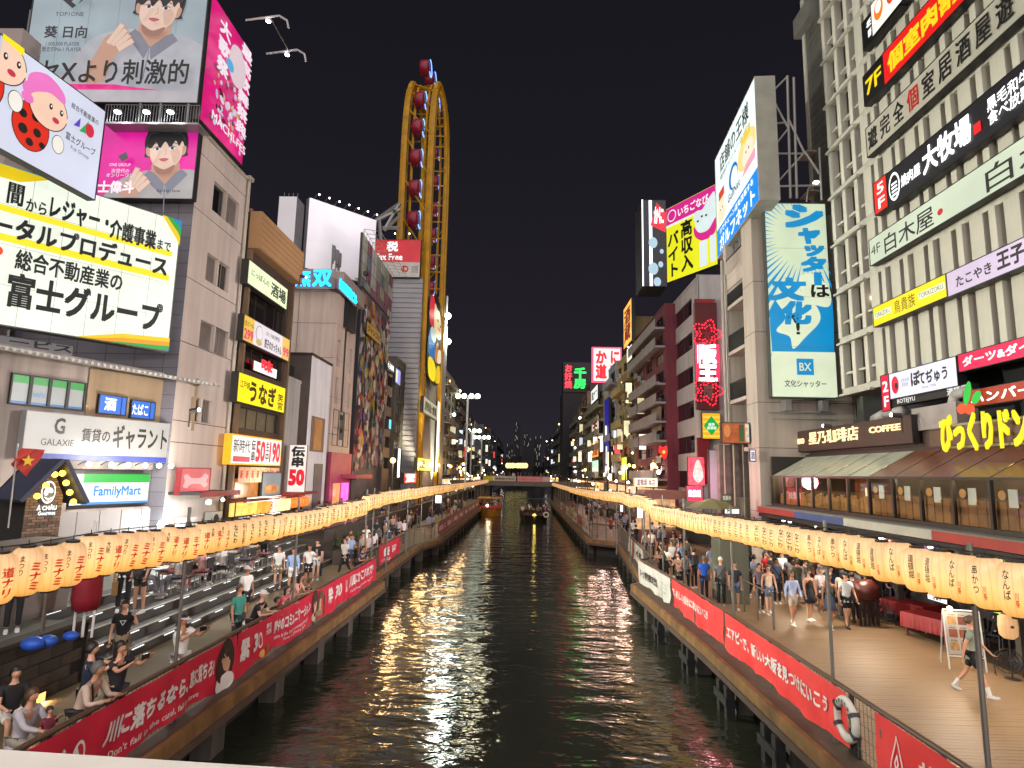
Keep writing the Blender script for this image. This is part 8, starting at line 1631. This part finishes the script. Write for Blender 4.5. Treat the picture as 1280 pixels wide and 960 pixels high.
# tables, drum, fans, boards on the right
t = thing('barrel_drum', 'dark brown standing drum on a slatted wooden frame on the right deck', 'drum', (*pp(1084, 782), PZ)); b = MB(); b.T = Matrix.Translation((0, 0, 1.15)) @ Matrix.Rotation(R(80), 4, 'Y'); b.lathe([(.28, -.35), (.37, -.2), (.39, 0), (.37, .2), (.28, .35)], M('4a1c14', .4, .2), n=18); b.T = None; b.build('drum_shell', t, True)
for k in range(5): b = MB(); b.box(-.3+k*.15-.03, -.2, 0, -.3+k*.15+.03, -.14, .85, M('2a1512', .5)); b.build('slat', t)
b = MB(); b.box(-.36, -.22, .8, .36, .25, .88, M('2a1512', .5)); b.box(-.36, .15, 0, -.3, .25, .85, M('2a1512', .5)); b.box(.3, .15, 0, .36, .25, .85, M('2a1512', .5)); b.build('stand', t)
for i, (px, py) in enumerate(((1108, 781), (1262, 846))):
    t = thing('floor_fan', '%s round black floor fan on the right deck' % ('farther' if i == 0 else 'nearer'), 'fan', (*pp(px, py), PZ), R(-30)); b = MB()
    for r_ in (.3, .22, .14): b.T = Matrix.Translation((0, 0, .38)) @ Matrix.Rotation(R(90), 4, 'Z'); torus(b, r_, .012, DARK, 20, 5)
    b.T = None
    for k in range(12): a = k*math.pi/6; b.tube((0, -.04, .38), (.3*math.cos(a), 0, .38+.3*math.sin(a)), .006, DARK, 4)
    b.build('grille', t); b = MB(); b.box(-.3, -.18, 0, -.27, .18, .03, DARK); b.box(.27, -.18, 0, .3, .18, .03, DARK); b.tube((-.28, 0, .02), (-.31, 0, .38), .014, DARK, 5); b.tube((.28, 0, .02), (.31, 0, .38), .014, DARK, 5); b.build('stand', t); b = MB()
    for k in range(4): a = k*math.pi/2; b.add([(0, .02, .38), (.24*math.cos(a), .0, .38+.24*math.sin(a)), (.2*math.cos(a+.7), .05, .38+.2*math.sin(a+.7))], [(0, 1, 2)], M('3a3a3e', .4))
    b.build('blade', t)
CR = M('8f1c1e', .55, .12, 2, .1)
def red_table(label, px, py, w_, l_, rz):
    x, y = pp(px, py); t = thing('long_table', label, 'table', (x, y, PZ), R(rz)); b = MB(); b.box(-w_/2, -l_/2, .7, w_/2, l_/2, .74, CR); b.build('tabletop', t)
    b = MB(); n = 26
    def skirt(x0, y0, x1, y1):
        for i in range(n):
            a, c = i/n, (i+1)/n; s0, s1 = .02*math.sin(i*1.9), .02*math.sin((i+1)*1.9); dx, dy = (y1-y0), -(x1-x0); L = math.hypot(dx, dy); dx /= L; dy /= L
            b.quad((x0+(x1-x0)*a, y0+(y1-y0)*a, .745), (x0+(x1-x0)*c, y0+(y1-y0)*c, .745), (x0+(x1-x0)*c+dx*(.05+s1), y0+(y1-y0)*c+dy*(.05+s1), .3), (x0+(x1-x0)*a+dx*(.05+s0), y0+(y1-y0)*a+dy*(.05+s0), .3), CR)
    w2, l2 = w_/2+.01, l_/2+.01; skirt(-w2, -l2, w2, -l2); skirt(w2, -l2, w2, l2); skirt(w2, l2, -w2, l2); skirt(-w2, l2, -w2, -l2); b.quad((-w2, -l2, .746), (w2, -l2, .746), (w2, l2, .746), (-w2, l2, .746), CR); b.build('cloth', t)
    for sx in (-1, 1):
        for sy in (-1, 1): b = MB(); b.box(sx*w_*.42-.03, sy*l_*.42-.03, 0, sx*w_*.42+.03, sy*l_*.42+.03, .7, M('6a3028', .6)); b.build('leg', t)
    return t
red_table('red cloth covered table, nearest on the right deck, beside the menu stand', 1170, 800, 1.0, 1.5, 20); red_table('second red cloth covered table behind the nearest red one', 1140, 780, .9, 1.6, 20); red_table('small pink red cloth table near the menu screen', 1180, 765, .7, .9, 10); red_table('far red cloth table by the seated group', 1098, 742, .8, 1.8, 10)
for i, (px, py, c, nm) in enumerate(((1072, 748, 'c8c4c4', 'white'), (1090, 748, '9a9a9e', 'grey'), (1112, 755, '202024', 'black'), (1124, 765, '1a2240', 'navy'), (1150, 765, '2c1f1c', 'dark brown'), (1243, 812, '181517', 'black long haired'), (1262, 800, '4a4648', 'grey brown'), (1205, 770, '5a4030', 'tan'))):
    x, y = pp(px, py); chair(x, y, PZ, 40, 'dark chair under the seated %s figure on the right deck' % nm, 'chairs at the right arcade tables'); person('seated person in %s by the red tables of the right arcade' % nm, x, y, PZ, face=rn.uniform(60, 140) if i % 2 else rn.uniform(-60, 20), pose=('sit', 'sit2')[i % 2], tc_=c, low='trousers', lc='222228', hair='long_hair' if 'long' in nm else 'short_hair')
x, y = pp(1222, 842); t = thing('menu_stand', 'white framed folding menu stand with small food photos on the right deck', 'menu stand', (x-.1, y+.25, PZ), R(-14)); b = MB()
for sx in (-1, 1): b.tube((sx*.42, -.1, 0), (sx*.42, .1, 1.5), .022, WHITE, 6); b.tube((sx*.42, .5, 0), (sx*.42, .12, 1.45), .018, WHITE, 6)
b.tube((-.42, .1, 1.5), (.42, .1, 1.5), .022, WHITE, 6); b.tube((-.42, -.05, .35), (.42, -.05, .35), .018, WHITE, 6); b.build('frame', t); b = MB(); b.quad((-.39, -.05, .4), (.39, -.05, .4), (.39, .095, 1.46), (-.39, .095, 1.46), M('b8b4ac', .6, .1, 3)); b.build('board', t); b = MB()
for k in range(9):
    x0, z0 = -.34+(k % 3)*.24, .5+(k//3)*.32; yy = lambda z: -.06+(z-.4)*.137-.006; b.quad((x0, yy(z0), z0), (x0+.2, yy(z0), z0), (x0+.2, yy(z0+.2), z0+.2), (x0, yy(z0+.2), z0+.2), M(rn.choice(('8c4a2c', 'a07040', '6c3a28', 'b08850')), .6, .4, 9)); b.text('¥%d' % rn.choice((480, 580, 680, 780)), x0+.02, z0+.215, x0+.18, z0+.26, yy(z0+.24), K, .0)
b.build('photo', t); b = MB(); b.ball((-.3, -.05, 1.55), .07, E('FFE8C0', 16, 0)); b.build('clip_lamp', t); lamp('clip_light', 'POINT', tuple(t.location+Vector((-.3, -.4, 1.5))), 10, (1, .8, .55), .08)
t = thing('stand_lantern', 'tall cream paper lantern with a brown crest on a dark stand at the right', 'lantern', (*pp(1266, 850), PZ)); b = MB(); b.lathe([(.12, 1.0), (.2, 1.08), (.215, 1.3), (.2, 1.52), (.12, 1.6)], LM, n=18, flute=.03, nf=12); o = b.build('paper_shade', t, True); b = MB(); b.ball((-.05, -.215, 1.32), .05, M('6a3a18', .6), .7, 8, 5, 1, .3); b.build('crest', t); b = MB(); b.tube((0, 0, 0), (0, 0, 1.0), .02, DARK, 6); b.lathe([(.2, 0), (.18, .03)], DARK, n=12); b.lathe([(.13, 1.6), (.1, 1.66)], DARK, n=10); b.build('stand', t)
# -- far crowds: people one can still tell apart as figures
def crowd(n, fx, y0, y1, zf, grp, lab, seed):
    r = random.Random(seed); tops = [('d0ccc6', 'white'), ('1b1b20', 'black'), ('6a6e76', 'grey'), ('26344e', 'navy'), ('b09a88', 'beige'), ('8a3a3c', 'red'), ('88a0c4', 'pale blue'), ('4a4a38', 'olive'), ('c4b8bc', 'pale pink')]
    for i in range(n):
        y = y0+(y1-y0)*((i+.5)/n)**1.25+r.uniform(-.6, .6); c, nm = r.choice(tops); a, b_ = fx(y); x = r.uniform(a, b_)
        person(lab % nm, x, y, zf(x, y), face=r.choice((r.uniform(-40, 40), r.uniform(140, 220))), pose=r.choice(('stand', 'stroll', 'walk', 'bag', 'stroll')), tc_=c, low=r.choice(('trousers', 'shorts', 'trousers', 'skirt')), lc=r.choice(('1b1c22', '3a3e4c', '8a8478', '23303f')), hair=r.choice(('short_hair', 'short_hair', 'long_hair')), hc=r.choice((HB, HB, HBr)), h=r.uniform(.92, 1.04), group=grp, full=False)
crowd(42, lambda y: (-9.8, interp(LR, y)-.5), 29, 84, lambda x, y: PZ, 'pedestrians farther along the left promenade', 'pedestrian in %s far along the left promenade', 1)
crowd(40, lambda y: (interp(RR, y)+.5, 9.8), 30, 84, lambda x, y: PZ, 'pedestrians farther along the right promenade', 'pedestrian in %s far along the right promenade', 2)
crowd(26, lambda y: (-13.2, -10.8), 36, 90, lambda x, y: SZ, 'pedestrians on the left street beyond the steps', 'pedestrian in %s on the left street', 3)
crowd(22, lambda y: (10.6, 12.8), 48, 95, lambda x, y: SZ, 'pedestrians on the right street', 'pedestrian in %s on the far right street', 4)
crowd(12, lambda y: (10.8, 12.4), 22, 30, lambda x, y: PZ, 'people under the glass restaurant arcade', 'person in %s under the arcade beside the glass restaurant', 6)
def bridge_crowd():
    r = random.Random(9)
    for i in range(24): c, nm = r.choice((('1b1b20', 'black'), ('c8c4c0', 'white'), ('6a5a58', 'brown'))); person('tiny pedestrian in %s on the far bridge' % nm, -8+16*i/24+r.uniform(-.3, .3), 119.5+r.uniform(0, 3), z1_, face=r.uniform(0, 360), tc_=c, low='trousers', full=False, group='pedestrians on the far bridge')
bridge_crowd()
for (bt, xs, ys_, n, lab) in ((B1t, 1.2, 2.6, 10, 'passenger in %s on the yellow tour boat'), (B2t, 1.5, 3.6, 22, 'passenger in %s seated on the dark tour boat')):
    r = random.Random(n)
    for i in range(n): c, nm = r.choice((('1b1b20', 'black'), ('c8c4c0', 'white'), ('8a4a48', 'red'), ('6a6e78', 'grey'))); person(lab % nm, bt.location.x+(-xs+2*xs*(i % 4)/3), bt.location.y-ys_+2*ys_*(i//4)/max(1, (n-1)//4), 1.12, face=r.choice((0, 180, 90)), pose='sit', tc_=c, low='trousers', full=False, group='passengers on the tour boats')
# string of cafe stalls behind the lanterns on the left, lit wares
for i, (px, py, c, nm) in enumerate(((300, 700, 'F8C860', 'amber'), (318, 695, 'F0A040', 'orange'), (345, 690, 'F8E0A0', 'cream'))):
    x = -13.0; y = onx(px, 690, x).y; t = thing('food_stall', 'low %s lit stall counter under the shops on the left street' % nm, 'stall', (x, y, SZ)); b = MB(); b.box(-.4, -.9, 0, .4, .9, .95, M('4a2e1e', .6)); b.build('counter', t); b = MB(); b.box(-.3, -.8, 1.5, .3, .8, 2.1, E(c, 1.3, .4, 2)); b.build('lit_panel', t); b = MB()
    for s in (-1, 1): b.tube((0, s*.85, .9), (0, s*.85, 2.2), .03, DARK, 5)
    b.box(-.7, -1.0, 2.2, .7, 1.0, 2.27, M('6a1c18', .6)); b.build('awning', t)
for i, (px, py) in enumerate(((215, 650), (250, 655))):
    t = thing('wall_ac_unit', 'white air conditioner unit on the wall beside the %s' % ('lit store sign' if i == 0 else 'pink bone sign'), 'air conditioner', FL(-13.9).w(FL(-13.9).p(px+5, py)[0], -.35, SZ+1.0+i*.1), R(90)); b = MB(); ac_unit(b, 0, 0, 0, 1.1); b.build('unit', t)
lamp('stair_fill_light', 'POINT', (-12.8, 22, 6.5), 700, (1, .92, .85), .3)  # fixtureless lamp added to brighten the steps and terrace
t = thing('street_lamp', 'dazzling white lamp on a bracket at the corner of the lit store sign', 'street lamp', tuple(fA.w(fA.p(192, 645)[0], -.5, fA.p(192, 655)[1]))); b = MB(); b.tube((0, 0, 0), (-.1, .5, .1), .03, DARK, 5); b.build('bracket', t); b = MB(); b.ball((0, 0, 0), .16, E('F4FFFF', 40, 0)); b.build('globe', t)
lamp('corner_light', 'POINT', tuple(t.location+Vector((.5, -.3, -.1))), 160, (.92, 1, 1), .15)
